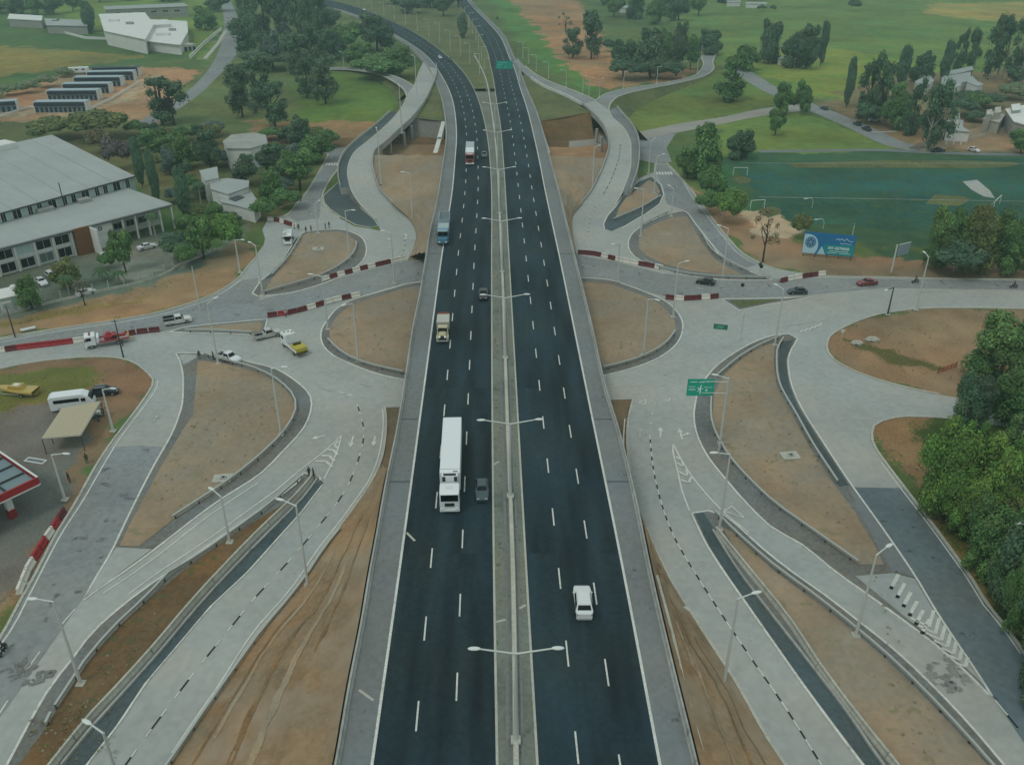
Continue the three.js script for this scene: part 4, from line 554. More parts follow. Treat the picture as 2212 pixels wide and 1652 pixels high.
barrierRow('from the west in the row north of the western road', Y2, 'WDWDWDWDDWW', 695, 607, 718, 600, 784, 582, 834, 570, 875, 560);
barrierRow('from the west in the row by the workers', Y2, 'WDDWDWDWW', 578, 476, 600, 478, 622, 485, 642, 492);
barrierRow('from the west in the row before the tow truck', Y2, 'DWDWRRRRRRWW', -40, 768, 0, 760, 60, 752, 120, 745, 182, 737);
barrierRow('from the tow truck in the row behind it', Y2, 'DDWDW', 268, 726, 300, 720, 346, 715);
barrierRow('from the bottom along the canopy forecourt kerb', 0.05, 'WWRWRWRRWRWDW', 40, 1286, 58, 1240, 82, 1196, 112, 1150, 140, 1106);
barrierRow('from the bridge in the row at the eastern ramp foot', Y2, 'DDDWWDWWWWDDWD', 1248, 548, 1285, 551, 1330, 562, 1380, 572, 1432, 581);
barrierRow('from the west in the row east of the oval', Y2, 'DWDDWDWWDDW', 1438, 645, 1470, 648, 1510, 646, 1552, 643);
barrierRow('from the west in the row before the billboard', Y2, 'DWWDDWW', 1686, 610, 1720, 602, 1784, 593);

// ---------- signs ----------
function canvasMat(w, h, draw, rough = 0.55) { const c = document.createElement('canvas'); c.width = w; c.height = h; draw(c.getContext('2d'), w, h); const t = new THREE.CanvasTexture(c); t.colorSpace = THREE.SRGBColorSpace; return new THREE.MeshStandardMaterial({ map: t, roughness: rough, side: THREE.DoubleSide }); }
const greenPanel = (x, w, h) => { x.fillStyle = '#12a588'; x.fillRect(0, 0, w, h); };
{ // direction sign on its cantilever post
  const b = G(1553, 975, 0.16), o = thing('direction_sign', 'green road sign with white star arrow on a cantilever post', 'road sign', b), z = -0.2, y1 = hAt(b, 822), y0 = hAt(b, 858), cy = (y0 + y1) / 2, hh = y1 - y0, xAt = (px) => (px - PW / 2) / FOC * (-(cy - CAMH) * sT - b.z * cT) - b.x, w = xAt(1543) - xAt(1485), cx = (xAt(1543) + xAt(1485)) / 2;
  part('panel', box(w, hh, 0.08, cx, cy, z), mat(0x0e9478, 0.5), o);
  part('sign_face', new THREE.PlaneGeometry(w - 0.1, hh - 0.1).translate(cx, cy, z + 0.045), canvasMat(512, 288, (x, W, H) => { greenPanel(x, W, H); x.strokeStyle = '#dfeee8'; x.lineWidth = 13; x.lineCap = 'round'; const l = (a, b2, c, d) => { x.beginPath(); x.moveTo(a, b2); x.lineTo(c, d); x.stroke(); }; l(50, 46, 170, 42); l(215, 46, 320, 50); l(365, 50, 450, 42); x.lineWidth = 9; l(20, 128, 150, 126); l(320, 138, 480, 140); l(30, 170, 150, 162); l(30, 190, 160, 186); x.lineWidth = 15; for (let k = 0; k < 5; k++) { const t = -1.4 + k * 1.257; l(245, 175, 245 + 55 * Math.cos(t), 175 + 55 * Math.sin(t)); } l(250, 150, 255, 260); l(255, 175, 268, 100); x.fillStyle = '#dfeee8'; x.beginPath(); x.arc(375, 190, 20, 0, 7); x.fill(); }), o);
  part('post', new THREE.CylinderGeometry(0.13, 0.17, y1 + 0.3, 10).translate(0, (y1 + 0.3) / 2, 0), M.galv, o);
  for (const y of [y0 + 0.5, y1 - 0.4]) part('arm', bar(new V3(0, y, 0), new V3(cx - w / 2 + 0.2, y, z - 0.12), 0.07), M.galv, o);
}
{ const b = G(1600, 735, 0.1), o = thing('direction_sign', 'small dull green road sign hung over the roundabout lanes on the east', 'road sign', b), c = G(1557, 707, 5.4).sub(b); part('panel', box(2.5, 1.0, 0.07), mat(0x1d6a58, 0.6), o, [c.x, 5.4, c.z], [0, -0.25, 0]); part('sign_face', new THREE.PlaneGeometry(2.3, 0.85).translate(0, 0, 0.045), canvasMat(256, 96, (x, W, H) => { x.fillStyle = '#1f7a66'; x.fillRect(0, 0, W, H); x.strokeStyle = '#b9d2c8'; x.lineWidth = 8; x.beginPath(); x.moveTo(60, 30); x.lineTo(190, 34); x.moveTo(40, 64); x.lineTo(170, 68); x.stroke(); }), o, [c.x, 5.4, c.z], [0, -0.25, 0]); part('post', new THREE.CylinderGeometry(0.09, 0.12, 5.8, 8).translate(0, 2.9, 0), M.galv, o); part('arm', bar(new V3(0, 5.5, 0), new V3(c.x, 5.5, c.z - 0.06), 0.05), M.galv, o); }
{ // gantry far up the eastern carriageway
  const y = 176, b = G(1122, y, hd(y)), o = thing('gantry_sign', 'bright green gantry sign board over the far eastern carriageway', 'road sign', b), c = G(1089, 149, hd(y) + 7.2).sub(b);
  part('panel', box(7.4, 3.4, 0.12), mat(0x0a8c78, 0.5), o, [c.x, 7.0, 0]);
  part('sign_face', new THREE.PlaneGeometry(7.2, 3.2).translate(0, 0, 0.07), canvasMat(256, 128, (x, W, H) => { x.fillStyle = '#0d9a86'; x.fillRect(0, 0, W, H); x.strokeStyle = '#8fcfc4'; x.lineWidth = 7; const l = (a, p, q, d) => { x.beginPath(); x.moveTo(a, p); x.lineTo(q, d); x.stroke(); }; l(40, 26, 170, 24); l(20, 60, 90, 56); l(20, 96, 70, 98); l(120, 98, 170, 98); }), o, [c.x, 7.0, 0]);
  part('post', new THREE.CylinderGeometry(0.16, 0.2, 9, 10).translate(0, 4.5, 0), M.galv, o); part('beam', bar(new V3(0, 8.4, -0.14), new V3(c.x - 3.6, 8.4, -0.14), 0.11), M.galv, o);
}
{ // blue advertising board
  const a = G(1731, 553, 0), c = G(1841, 563, 0), o = thing('billboard', 'large blue billboard with round emblem and phone number before the playing field', 'billboard', a, 0), d = c.clone().sub(a), w = d.length(), H = 5.2, y0 = 0.9; o.rotation.y = Math.atan2(-d.z, d.x);
  part('board', box(w, H, 0.16, w / 2, y0 + H / 2, 0), mat(0x15608a, 0.6), o);
  part('board_face', new THREE.PlaneGeometry(w - 0.1, H - 0.1).translate(w / 2, y0 + H / 2, 0.09), canvasMat(1024, 400, (x, W, Hh) => {
    x.fillStyle = '#1673a6'; x.fillRect(0, 0, W, Hh); x.fillStyle = '#109196'; x.beginPath(); x.moveTo(400, 210); x.lineTo(W, 180); x.lineTo(W, Hh); x.lineTo(470, Hh); x.fill();
    x.fillStyle = '#b4d8e6'; x.beginPath(); x.moveTo(0, 40); x.quadraticCurveTo(260, 10, 300, 220); x.quadraticCurveTo(310, 330, 250, Hh); x.lineTo(0, Hh); x.fill();
    x.fillStyle = '#175f8f'; x.beginPath(); x.arc(140, 190, 108, 0, 7); x.fill(); x.strokeStyle = '#a8c8d4'; x.lineWidth = 9; x.beginPath(); x.arc(140, 190, 86, 0, 7); x.stroke(); for (let k = 0; k < 6; k++) { x.beginPath(); x.moveTo(140, 190); x.lineTo(140 + 74 * Math.cos(k * 1.05), 190 + 74 * Math.sin(k * 1.05)); x.stroke(); }
    x.fillStyle = '#b0d6df'; x.beginPath(); x.moveTo(300, Hh); x.lineTo(380, 240); x.lineTo(470, Hh); x.fill();
    x.strokeStyle = '#d5e6e8'; x.lineWidth = 10; x.beginPath(); x.moveTo(640, 110); x.bezierCurveTo(700, 20, 690, 150, 730, 90); x.bezierCurveTo(760, 40, 780, 140, 830, 90); x.bezierCurveTo(850, 20, 870, 150, 980, 110); x.stroke(); x.lineWidth = 8; x.beginPath(); x.moveTo(730, 170); x.bezierCurveTo(760, 130, 740, 200, 800, 165); x.bezierCurveTo(840, 140, 860, 190, 960, 165); x.stroke();
    x.fillStyle = '#e6f0ee'; x.font = 'bold 74px sans-serif'; x.fillText('341-6879008', 500, 290); x.fillRect(540, 318, 380, 10); x.fillRect(500, 350, 200, 9); x.fillRect(740, 352, 230, 9);
  }), o);
  for (let k = 0; k < 5; k++) part('post', box(0.16, y0 + H, 0.16, 0.4 + k * (w - 0.8) / 4, (y0 + H) / 2, -0.18), M.post, o);
}
{ const a = G(1926, 588, 0), o = thing('billboard', 'narrow grey board seen edge-on atop a pale leaning post beside the main road', 'billboard', a); const H = hAt(a, 528); part('post', bar(new V3(0, 0, 0), new V3(0, H, 0), 0.22, 0.18), M.galv, o); part('board', box(3.6, 2.6, 0.16), mat(0x8b99a0, 0.6), o, [2.0, H - 1.3, -0.6], [0, 0.5, 0]); part('frame', box(3.8, 0.12, 0.2), M.galv, o, [2.0, H + 0.05, -0.6], [0, 0.5, 0]); }
// plain utility poles
for (const [l, x, y, yt] of [['grey-green pole standing behind the tow truck kerb', 266, 772, 690], ['slim concrete pole on the dry grass strip below the office fence', 432, 672, 575], ['pale pole before the big tree clump by the billboard road', 2062, 585, 520], ['pale pole behind the blue billboard', 1838, 528, 482], ['dark pole before the small pale blue hut', 32, 728, 660]]) { const p = G(x, y, 0), o = thing('utility_pole', l, 'pole', p), H = Math.min(11, hAt(p, yt)); part('shaft', unitPole, l[0] === 'g' || l[0] === 'd' ? M.post : M.galv, o).scale.set(0.16, H, 0.16); part('crossarm', box(1.2, 0.1, 0.1, 0, H - 0.4, 0), M.post, o); }
// ---------- buildings ----------
const roofM = surface([0.37, 0.395, 0.375], { metres: 30, patch: 0.08, fine: 0.04, streak: 0.12, spots: 0.2, spot: [0.3, 0.3, 0.28], rough: 0.6 });
const tanM = mat(0xb4a88c, 0.8), brickM = mat(0x7a4f2c, 0.85), paleBlue = mat(0xa9bdb8, 0.7), redFascia = mat(0xa01f22, 0.4), redDark = mat(0x8b2a24, 0.6);
function site(name, label, cat, A, B, group) { const d = B.clone().sub(A); d.y = 0; const o = thing(name, label, cat, A.clone().setY(0), Math.atan2(-d.z, d.x), group); o.userData.len = d.length(); delete o.userData.len; return [o, d.length()]; }
function win(parent, x, y, w, h, z, m = M.glass, fm = M.wall) { // frame with its pane, bars crossing it
  const f = part('window', join([box(w + 0.2, 0.12, 0.14, 0, h / 2, 0), box(w + 0.2, 0.12, 0.18, 0, -h / 2, 0), box(0.12, h, 0.14, w / 2, 0, 0), box(0.12, h, 0.14, -w / 2, 0, 0), box(0.06, h, 0.08, 0, 0, 0)]), fm, parent, [x, y, z + 0.04]);
  part('pane', box(w, h, 0.05, 0, 0, -0.01), m, f); return f;
}
// roof outline seen in the picture at a known height, carried down to the ground
function blocks(o, list, wallM, rM) { for (const [h, ...n] of list) { let pts = run(h, ...n); if (THREE.ShapeUtils.area(pts.map((p) => new THREE.Vector2(p.x, p.z))) < 0) pts.reverse(); const s = new THREE.Shape(pts.map((p) => new THREE.Vector2(p.x, -p.z))); part('wall', new THREE.ExtrudeGeometry(s, { depth: h - 0.2, bevelEnabled: false }).rotateX(-Math.PI / 2), wallM, o); const c = pts.reduce((a, p) => a.add(p), new V3()).multiplyScalar(1 / pts.length), r = new THREE.Shape(pts.map((p) => new THREE.Vector2(c.x + (p.x - c.x) * 1.03, -(c.z + (p.z - c.z) * 1.03)))); part('roof', setUV(new THREE.ExtrudeGeometry(r, { depth: 0.25, bevelEnabled: true, bevelSize: 0.08, bevelThickness: 0.08, bevelSegments: 1 }).rotateX(-Math.PI / 2).translate(0, h - 0.19, 0)), rM || roofM, o); } }
const house = (name, label, cat, list, wm = M.wall, rm, group) => { const o = thing(name, label, cat, new V3(), 0, group); blocks(o, list, wm, rm); return o; };
{ // the big shed with the low-pitched roof
  const E = G(288, 379, 9), W = G(0, 458, 9), A = W.clone().addScaledVector(W.clone().sub(E).normalize(), 60), [o, L] = site('warehouse', 'huge pale grey low-pitched warehouse roof at the western edge', 'warehouse', A, E), D = 50, K = 10;
  const n = 14; for (let i = 0; i < n; i++) { const x0 = i / n * L, x1 = (i + 1) / n * L - 0.08; part('roof_sheet', setUV(join([mk([x0, 9, 0.6, x1, 9, 0.6, x1 + K, 12, -D, x0 + K, 12, -D], [0, 1, 2, 0, 2, 3]), mk([x0 + K, 12, -D, x1 + K, 12, -D, x1 + K * 1.1, 9, -D * 1.1, x0 + K * 1.1, 9, -D * 1.1], [0, 1, 2, 0, 2, 3])].map((g) => setUV(g)))), roofM, o); }
  part('wall', mk([0, 0, 0, L, 0, 0, L, 8.95, 0, 0, 8.95, 0], [0, 1, 2, 0, 2, 3]), paleBlue, o); part('wall', mk([L, 0, 0, L + K, 0, -D, L + K, 11.9, -D, L, 8.95, 0, L + K * 1.1, 0, -D * 1.1, L + K * 1.1, 8.95, -D * 1.1], [0, 1, 2, 0, 2, 3, 1, 4, 5, 1, 5, 2]), M.wall, o);
  part('ridge_vent', setUV(rbox(70, 1.8, 6, 0.3, L - 39, 12.4, -D + 2)), M.wall, o); part('gutter', box(L, 0.3, 0.4, L / 2, 8.9, 0.75), M.post, o);
  for (let i = 0; i < 12; i++) win(o, L - 2.4 - i * 3.1 - (i % 3) * 0.3, 7.4, i % 3 === 1 ? 2.2 : 1.3, 2.4, 0.02, M.glass); part('downpipe', new THREE.CylinderGeometry(0.12, 0.12, 9, 8), M.dark, o, [L - 22, 8, 1.1]);
}
{ // the two-storey office in front of it
  const A0 = G(0, 597), B = G(376, 493), d = B.clone().sub(A0).normalize(), A = A0.clone().addScaledVector(d, -26), [o, L] = site('office_building', 'two-storey office with grid of framed windows and brown pier below the warehouse', 'office building', A, B), H = 6.2, s = 26;
  part('roof', setUV(rbox(L + 0.8, 0.45, 22, 0.1, L / 2, H + 0.1, -10.4)), roofM, o); part('wall', box(s + 27.5, H - 0.15, 19, (s + 27.5) / 2, (H - 0.15) / 2, -9.6), M.wall, o); part('wall', box(L - s - 27.5, H - 0.2, 13, (L + s + 27.5) / 2, (H - 0.2) / 2, -12.5), M.wall, o);
  for (let i = 0; i < 10; i++) { const x = s + 17.2 - 2.15 - i * 4.3; part('pilaster', box(0.42, H - 0.2, 0.5, x + 2.15, (H - 0.2) / 2, 0.15), M.wall, o); win(o, x, 4.6, 3.4, 2.1, 0.0, i % 3 === 2 ? paleBlue : M.glass); win(o, x, 1.55, 3.2, 2.2, 0.0, i % 4 === 1 ? mat(0x5a6a66, 0.4) : M.glass); part('sill_band', box(4.3, 0.3, 0.36, x, 3.1, 0.1), M.wall, o); }
  part('brick_pier', box(3.6, H + 0.3, 1.2, s + 19.6, (H + 0.3) / 2, 0.5), brickM, o); part('fin_wall', box(0.3, H, 4.6, s + 21.6, H / 2, 2.2), M.wall, o); part('plinth', rbox(1.2, 0.7, 1.2, 0.1, s + 21.6, 0.35, 5), M.wall, o);
  part('wall_emblem', new THREE.TorusGeometry(0.4, 0.1, 6, 12), M.post, o, [s + 24.4, 4.8, 0.02]);
  for (let i = 0; i < 5; i++) part('column', box(0.4, H - 0.1, 0.4, s + 30 + i * 3.3, (H - 0.1) / 2, 0.2), M.wall, o);
  for (let i = 0; i < 4; i++) win(o, s + 31.5 + i * 3.3, 2.4, 2.2, 1.6, -5.9);
  for (const [x, z, w] of [[s - 4, -18, 5], [s + 8, -18.5, 6], [s + 20, -18, 4], [s + 30, -18, 3]]) { part('roof_unit', rbox(w, 1.0, 2, 0.1, x, H + 0.8, z), M.barrier, o); }
  part('gutter', box(L, 0.22, 0.3, L / 2, H - 0.1, 0.75), M.post, o);
}
{ // low wall and posts round the office yard
  const pts = smooth(run(0, -60, 700, 78, 663, 137, 649, 190, 637, 240, 626, 310, 610, 360, 592, 392, 572, 430, 556, 470, 541), 3), a = along(pts), o = thing('yard_fence', 'low pale wall with slim concrete posts and wires round the office yard', 'fence', null);
  part('plinth_wall', sweep(pts, [[-0.12, 0], [-0.12, 0.55], [0.12, 0.55], [0.12, 0]]), M.kerb, o); const g = box(0.16, 2.3, 0.16, 0, 1.15, 0); for (let d = 1; d < a.len; d += 3.2) { const p = a.at(d); part('post', g, M.kerb, o, [p.x, 0, p.z]); }
  for (const h of [1.1, 1.6, 2.1]) part('wire', sweep(pts, [[-0.012, h], [0, h + 0.02], [0.012, h]]), M.post, o);
}
{ const [o, L] = site('service_hut', 'small pale blue hut with white panels behind the main road at the western edge', 'hut', G(-30, 687), G(66, 665)); part('wall', box(L, 3.2, 5, L / 2, 1.6, -2.5), paleBlue, o); part('roof', rbox(L + 0.6, 0.3, 5.6, 0.1, L / 2, 3.35, -2.5), M.wall, o); for (const x of [L - 1.2, L - 4.2, L - 7.2]) { part('panel', box(2.2, 2.4, 0.1, x, 1.5, 0.06), M.wall, o); win(o, x, 1.7, 1.4, 1.1, 0.12, paleBlue); } part('tank', rbox(1.4, 1, 1.4, 0.3, L - 1.6, 4, -3), M.wall, o); }
{ // filling-station canopy
  const C = G(79, 1030, 5.6), e1 = new V3(-0.8, 0, -0.6), [o] = site('fuel_canopy', 'red edged filling station canopy cut by the western edge, on a white column', 'canopy', C, C.clone().addScaledVector(e1, 10));
  // local x runs along e1, local z toward the west
  const w = 15, d = 13, z0 = -d / 2; o.rotation.y = Math.atan2(0.6, -0.8);
  const zs = new V3(-0.6, 0, 0.8).dot(new V3(Math.sin(o.rotation.y), 0, Math.cos(o.rotation.y))) > 0 ? 1 : -1;
  part('deck', box(w - 0.5, 0.3, d - 0.5, w / 2, 4.95, zs * d / 2), mat(0x75868a, 0.7), o);
  for (const [n, g] of [['fascia', box(w, 1.15, 0.25, w / 2, 5.0, 0)], ['fascia', box(0.25, 1.15, d, 0, 5.0, zs * d / 2)], ['fascia', box(0.25, 1.15, d, w, 5.0, zs * d / 2)], ['fascia', box(w, 1.15, 0.25, w / 2, 5.0, zs * d)]]) part(n, g, redFascia, o);
  for (const g of [box(w + 0.1, 0.18, 0.34, w / 2, 4.42, 0), box(0.34, 0.18, d + 0.1, 0, 4.42, zs * d / 2), box(w + 0.1, 0.05, 0.27, w / 2, 5.6, 0)]) part('trim', g, M.lamp, o);
  for (let i = 1; i < 5; i++) part('roof_rib', box(0.18, 0.35, d - 0.8, i * 3, 5.2, zs * d / 2), M.post, o); part('roof_rib', box(w - 1, 0.35, 0.2, w / 2, 5.2, zs * 4), M.dark, o);
  for (const [x, z] of [[2.4, 3.6], [9.5, 3.6], [2.4, 10], [9.5, 10]]) { part('column', box(0.85, 3.4, 0.85, x, 3, zs * z), M.lamp, o); part('column_base', box(1.0, 1.4, 1.0, x, 0.7, zs * z), redDark, o); }
}
{ // tan shed roof
  const q = [[89, 946], [173, 939], [216, 866], [133, 881]].map(([x, y]) => G(x, y, 2.9)), o = thing('carport', 'tan sheet roof of a carport on thin posts by the white minibus', 'carport', new V3());
  const n = 6; for (let i = 0; i < n; i++) { const a = i / n, b = (i + 0.985) / n, P = (t, u) => q[0].clone().lerp(q[1], t).lerp(q[3].clone().lerp(q[2], t), u); const g = mk([a, b].flatMap((t) => [P(t, 0), P(t, 1)]).flatMap((p) => [p.x, p.y + 0.002 * i, p.z]), [0, 1, 2, 1, 3, 2]); part('roof_sheet', setUV(g), tanM, o); }
  for (const [a, b] of [[0, 1], [1, 2], [2, 3], [3, 0]]) part('edge_beam', bar(q[a].clone().setY(2.78), q[b].clone().setY(2.78), 0.09, 0.09, 6), M.kerb, o); for (const p of q) part('post', bar(p.clone().setY(0), p.clone().setY(2.8), 0.07, 0.07, 8), M.post, o); for (const t of [0.33, 0.66]) { const p = q[0].clone().lerp(q[3], t); part('post', bar(p.clone().setY(0), p.clone().setY(2.8), 0.07), M.post, o); }
}
// rows of small houses under construction
[[76, 243, 187, 242, 11], [104, 217, 212, 216, 11], [138, 202, 237, 201, 10], [162, 187, 262, 186, 10], [190, 175, 290, 173, 10], [-60, 246, 38, 240, 8], [200, 166, 300, 164, 9]].forEach(([x0, y0, x1, y1, k], i) => {
  const [o, L] = site('terrace_row', ['nearest white row of small houses with eleven dark openings', 'second white house row behind the nearest one', 'third white house row of the building site', 'fourth white house row of the building site', 'fifth house row, far up the building site', 'white house row cut by the western edge of the picture', 'last dark house row at the back of the building site'][i], 'house row', G(x0, y0), G(x1, y1), 'rows of small houses on the western building site');
  part('wall', box(L, 3.5, 5, L / 2, 1.75, -2.5), mat(0x7d8d98, 0.8), o); for (const x of [0, L]) part('gable_wall', box(0.3, 3.9, 5.4, x, 1.95, -2.4), M.wall, o); part('roof', rbox(L + 0.6, 0.3, 4.6, 0.08, L / 2, 3.95, -2.7), i > 5 ? mat(0x39434a, 0.7) : mat(0xa3b2b8, 0.7), o); part('eave_shade_band', box(L - 0.4, 1.1, 0.8, L / 2, 3.1, 0.2), mat(0x1f2a3a, 0.6), o);  // dark navy band puts the shade below the eaves into colour
  for (let j = 0; j < k; j++) { const w = part('window', box(1.05, 1.9, 0.16, (j + 0.5) * L / k, 1.0, 0.02), mat(0x1b2532, 0.5), o); w.name = 'doorway'; }
});
house('factory_block', 'white block of the far complex with small square openings in the wall', 'building', [[8, 214, 31, 311, 27, 330, 52, 312, 84, 226, 66]], M.wall, M.wall);
house('factory_block', 'lower white block with cluttered roof right of the far complex', 'building', [[5.5, 312, 42, 402, 46, 404, 68, 388, 96, 318, 88, 330, 60], [7.5, 316, 44, 360, 42, 366, 52, 322, 54]], M.wall, M.wall);
{ const [o, L] = site('factory_block', 'long grey hall with window strip behind the far white complex', 'building', G(232, 44), G(408, 36)); part('wall', box(L, 7, 24, L / 2, 3.5, -12), M.barrier, o); part('roof', rbox(L + 1, 0.4, 25, 0.1, L / 2, 7.2, -12), roofM, o); for (let i = 0; i < 6; i++) win(o, 8 + i * (L - 16) / 5, 4.6, 4, 1.4, 0.02); }
house('factory_block', 'low grey flat block in trees at the far western corner', 'building', [[5, 96, 40, 190, 44, 186, 56, 100, 54]], M.barrier);
house('water_tank_house', 'plain white box building with curved top among the western trees', 'building', [[6.5, 482, 306, 500, 292, 545, 287, 572, 292, 576, 310, 540, 320, 490, 320]], M.wall, M.barrier);
{ const o = house('courtyard_house', 'white flat roofed house with several levels and dark courtyard among western trees', 'house', [[5, 452, 390, 491, 386, 536, 391, 535, 404, 492, 419, 456, 408], [6, 431, 369, 468, 361, 471, 384, 442, 391], [3.4, 474, 425, 492, 420, 536, 405, 548, 424, 560, 440, 548, 454, 512, 444, 478, 436]]); part('courtyard', poly(run(3.75, 482, 424, 510, 420, 528, 425, 507, 434)), M.drain, o); for (const [x, y] of [[486, 442], [498, 445], [530, 452], [541, 456]]) { const p = G(x, y, 1.6); part('window', box(1.4, 1.2, 0.4), M.glass, o, [p.x, p.y, p.z + 0.2]); } }
{ const o = house('porch_house', 'white house with front porch on posts beside the tall eastern trees', 'house', [[3.6, 2046, 256, 2081, 260, 2080, 274, 2096, 284, 2045, 281, 2043, 265], [5.6, 2056, 240, 2074, 242, 2074, 256, 2054, 254]]); for (const [x, y] of [[2044, 312], [2060, 312], [2076, 312]]) { const p = G(x, y); part('porch_post', box(0.4, 3.3, 0.4), M.wall, o, [p.x, 1.65, p.z]); } const p = G(2060, 306); part('doorway', box(5.4, 2.4, 0.3), M.dark, o, [p.x, 1.3, p.z - 2]); }
{ const o = house('unfinished_house', 'bare pale masonry house with two upright gable walls on the east', 'house', [[4.2, 2126, 256, 2160, 264, 2172, 248, 2140, 240], [6.6, 2133, 238, 2144, 236, 2143, 246, 2132, 248], [6.8, 2151, 232, 2163, 231, 2163, 242, 2150, 244]], M.kerb, M.kerb); const p = G(2147, 262, 2); part('window', box(1.4, 1.4, 0.6), M.dark, o, [p.x, 2.4, p.z + 0.4]); }
house('grey_house', 'pale grey house with white canopy slab at the eastern edge', 'house', [[6, 2174, 236, 2212, 228, 2270, 256, 2240, 276, 2192, 262], [3.8, 2174, 252, 2192, 246, 2207, 257, 2192, 262], [7.4, 2186, 226, 2204, 224, 2206, 236, 2188, 238]], M.barrier, M.wall);
house('long_house', 'long white roofed house under the eastern tree row', 'house', [[3.8, 2036, 167, 2097, 156, 2097, 173, 2077, 179, 2075, 185, 2045, 196, 2037, 195], [4.4, 2090, 177, 2101, 164, 2111, 175, 2125, 182, 2113, 186]]);
house('back_house', 'narrow grey roof behind the long white house', 'house', [[4, 2033, 158, 2100, 143, 2103, 151, 2042, 164]], M.barrier);
house('back_house', 'small white roof between dark eastern trees, left of the long house', 'house', [[3.4, 1978, 176, 2008, 160, 2018, 174, 1990, 196]]);
house('field_shed', 'low white shed with red end below dark trees by the green fields', 'shed', [[2.8, 1680, 122, 1706, 122, 1708, 128, 1682, 128]]);
{ const o = house('pavilion', 'pale flat porch roof among the trees beyond the brown park', 'shelter', [[3.4, 1338, 12, 1362, 12, 1364, 17, 1340, 17]]); }

// ---------- playing field ----------
const field = struct('playing_field', poly(smooth([...run(0.03, 1590, 352, 1900, 346, 2330, 352, 2500, 520, 2212, 500, 2080, 480, 1960, 500, 1850, 486, 1740, 482, 1650, 446)], 6)), surface([0.034, 0.108, 0.07], { metres: 60, size: 512, patch: 0.42, fine: 0.24, warm: 0.35, spots: 0.38, spot: [0.055, 0.105, 0.045], bump: 0.03 }));
for (const [m, ...n] of [[M.grassbank, 1586, 378, 1612, 382, 1624, 392, 1600, 398, 1582, 390], [M.grassbank, 1636, 452, 1672, 446, 1690, 458, 1660, 470], [M.grassbank, 2020, 420, 2090, 426, 2070, 444, 2000, 440], [M.grassbank, 1700, 352, 1960, 346, 2200, 352, 2180, 360, 1940, 362, 1720, 362]]) part('worn_patch', poly(smooth(run(0.045, ...n), 2)), m, field);
for (const n of [[1600, 352, 2300, 353], [1640, 425, 2300, 436]]) part('field_line', stripe(run(0.06, ...n), 0.22), M.worn, field);
part('earth_patch', poly(run(0.07, 2080, 392, 2112, 388, 2140, 412, 2150, 428, 2126, 424, 2100, 410)), M.concrete, field);
function goal(label, x0, y0, x1, y1) { const a = G(x0, y0), b = G(x1, y1), [o, L] = site('football_goal', label, 'goal', a, b); part('frame', join([box(0.14, 2.4, 0.14, 0, 1.2, 0), box(0.14, 2.4, 0.14, L, 1.2, 0), box(L + 0.14, 0.14, 0.14, L / 2, 2.47, 0)].concat([0, L].map((x) => bar(new V3(x, 2.4, 0), new V3(x, 0, -1.4), 0.05)))), M.lamp, o); }
goal('white goal frame on the near western end of the teal playing field', 1584, 379, 1614, 379); goal('white goal frame beside the pale patch, lower one', 1621, 452, 1651, 450); goal('white goal frame on the eastern side of the playing field', 2146, 452, 2160, 440);
for (const [l, x, y, yt] of [['curved white field lamp above the billboard', 1778, 494, 473], ['curved white field lamp further up the field', 1754, 450, 428]]) { const p = G(x, y), o = thing('field_lamp', l, 'lamp', p), H = hAt(p, yt); part('pole', new THREE.TubeGeometry(new THREE.CatmullRomCurve3([new V3(0, 0, 0), new V3(0, H * 0.7, 0), new V3(-0.5, H, 0), new V3(-1.8, H * 0.98, 0)]), 16, 0.09, 6), M.galv, o); part('lamp_head', lampHead, M.lamp, o, [-2.1, H * 0.96, 0]); }
for (const [l, x, y] of [['concrete inspection slab in the long eastern earth island', 1707, 985], ['concrete inspection slab in the big western triangular island', 480, 1034], ['concrete inspection frame in the earth island by the workers', 687, 538]]) { const p = G(x, y, 0.2), o = thing('inspection_chamber', l, 'manhole', p, 0.12); part('slab', rbox(2.7, 0.22, 2.0, 0.05, 0, 0.08, 0), M.kerb, o); part('cover', rbox(0.9, 0.16, 0.8, 0.04, 0.15, 0.22, 0), M.barrier, o); part('lid', box(0.4, 0.05, 0.36, 0.15, 0.32, 0), M.dark, o); }
// ---------- vehicles (built facing local -z) ----------
function face(a, b, c, d, u0, u1, v0, v1, off) { // a panel inset on the four-cornered face a b c d, standing off it
  const P = (u, v) => a.clone().lerp(b, u).lerp(d.clone().lerp(c, u), v), n = b.clone().sub(a).cross(d.clone().sub(a)).normalize().multiplyScalar(off);
  const q = [P(u0, v0), P(u1, v0), P(u1, v1), P(u0, v1)], o = q.map((p) => p.clone().add(n)), pos = []; for (const p of [...q, ...o]) pos.push(p.x, p.y, p.z);
  return mk(pos, [4, 5, 6, 4, 6, 7, 0, 1, 5, 0, 5, 4, 1, 2, 6, 1, 6, 5, 2, 3, 7, 2, 7, 6, 3, 0, 4, 3, 4, 7]).toNonIndexed();
}
const flat = (g) => { const q = g.index ? g.toNonIndexed() : g; q.computeVertexNormals(); return setUV(q); };
const tyreGeo = (r, w) => new THREE.TorusGeometry(r * 0.76, r * 0.26, 8, 18).rotateY(Math.PI / 2).scale(w / (r * 0.52), 1, 1), rimGeo = (r, w) => new THREE.CylinderGeometry(r * 0.62, r * 0.62, w * 0.8, 14).rotateZ(Math.PI / 2);
function wheels(o, r, w, track, zs) { const t = tyreGeo(r, w), m = rimGeo(r, w); for (const z of zs) for (const s of [-1, 1]) { const q = part('wheel', m, M.rim, o, [s * track / 2, r, z]); part('tyre', t, M.tyre, q); } }
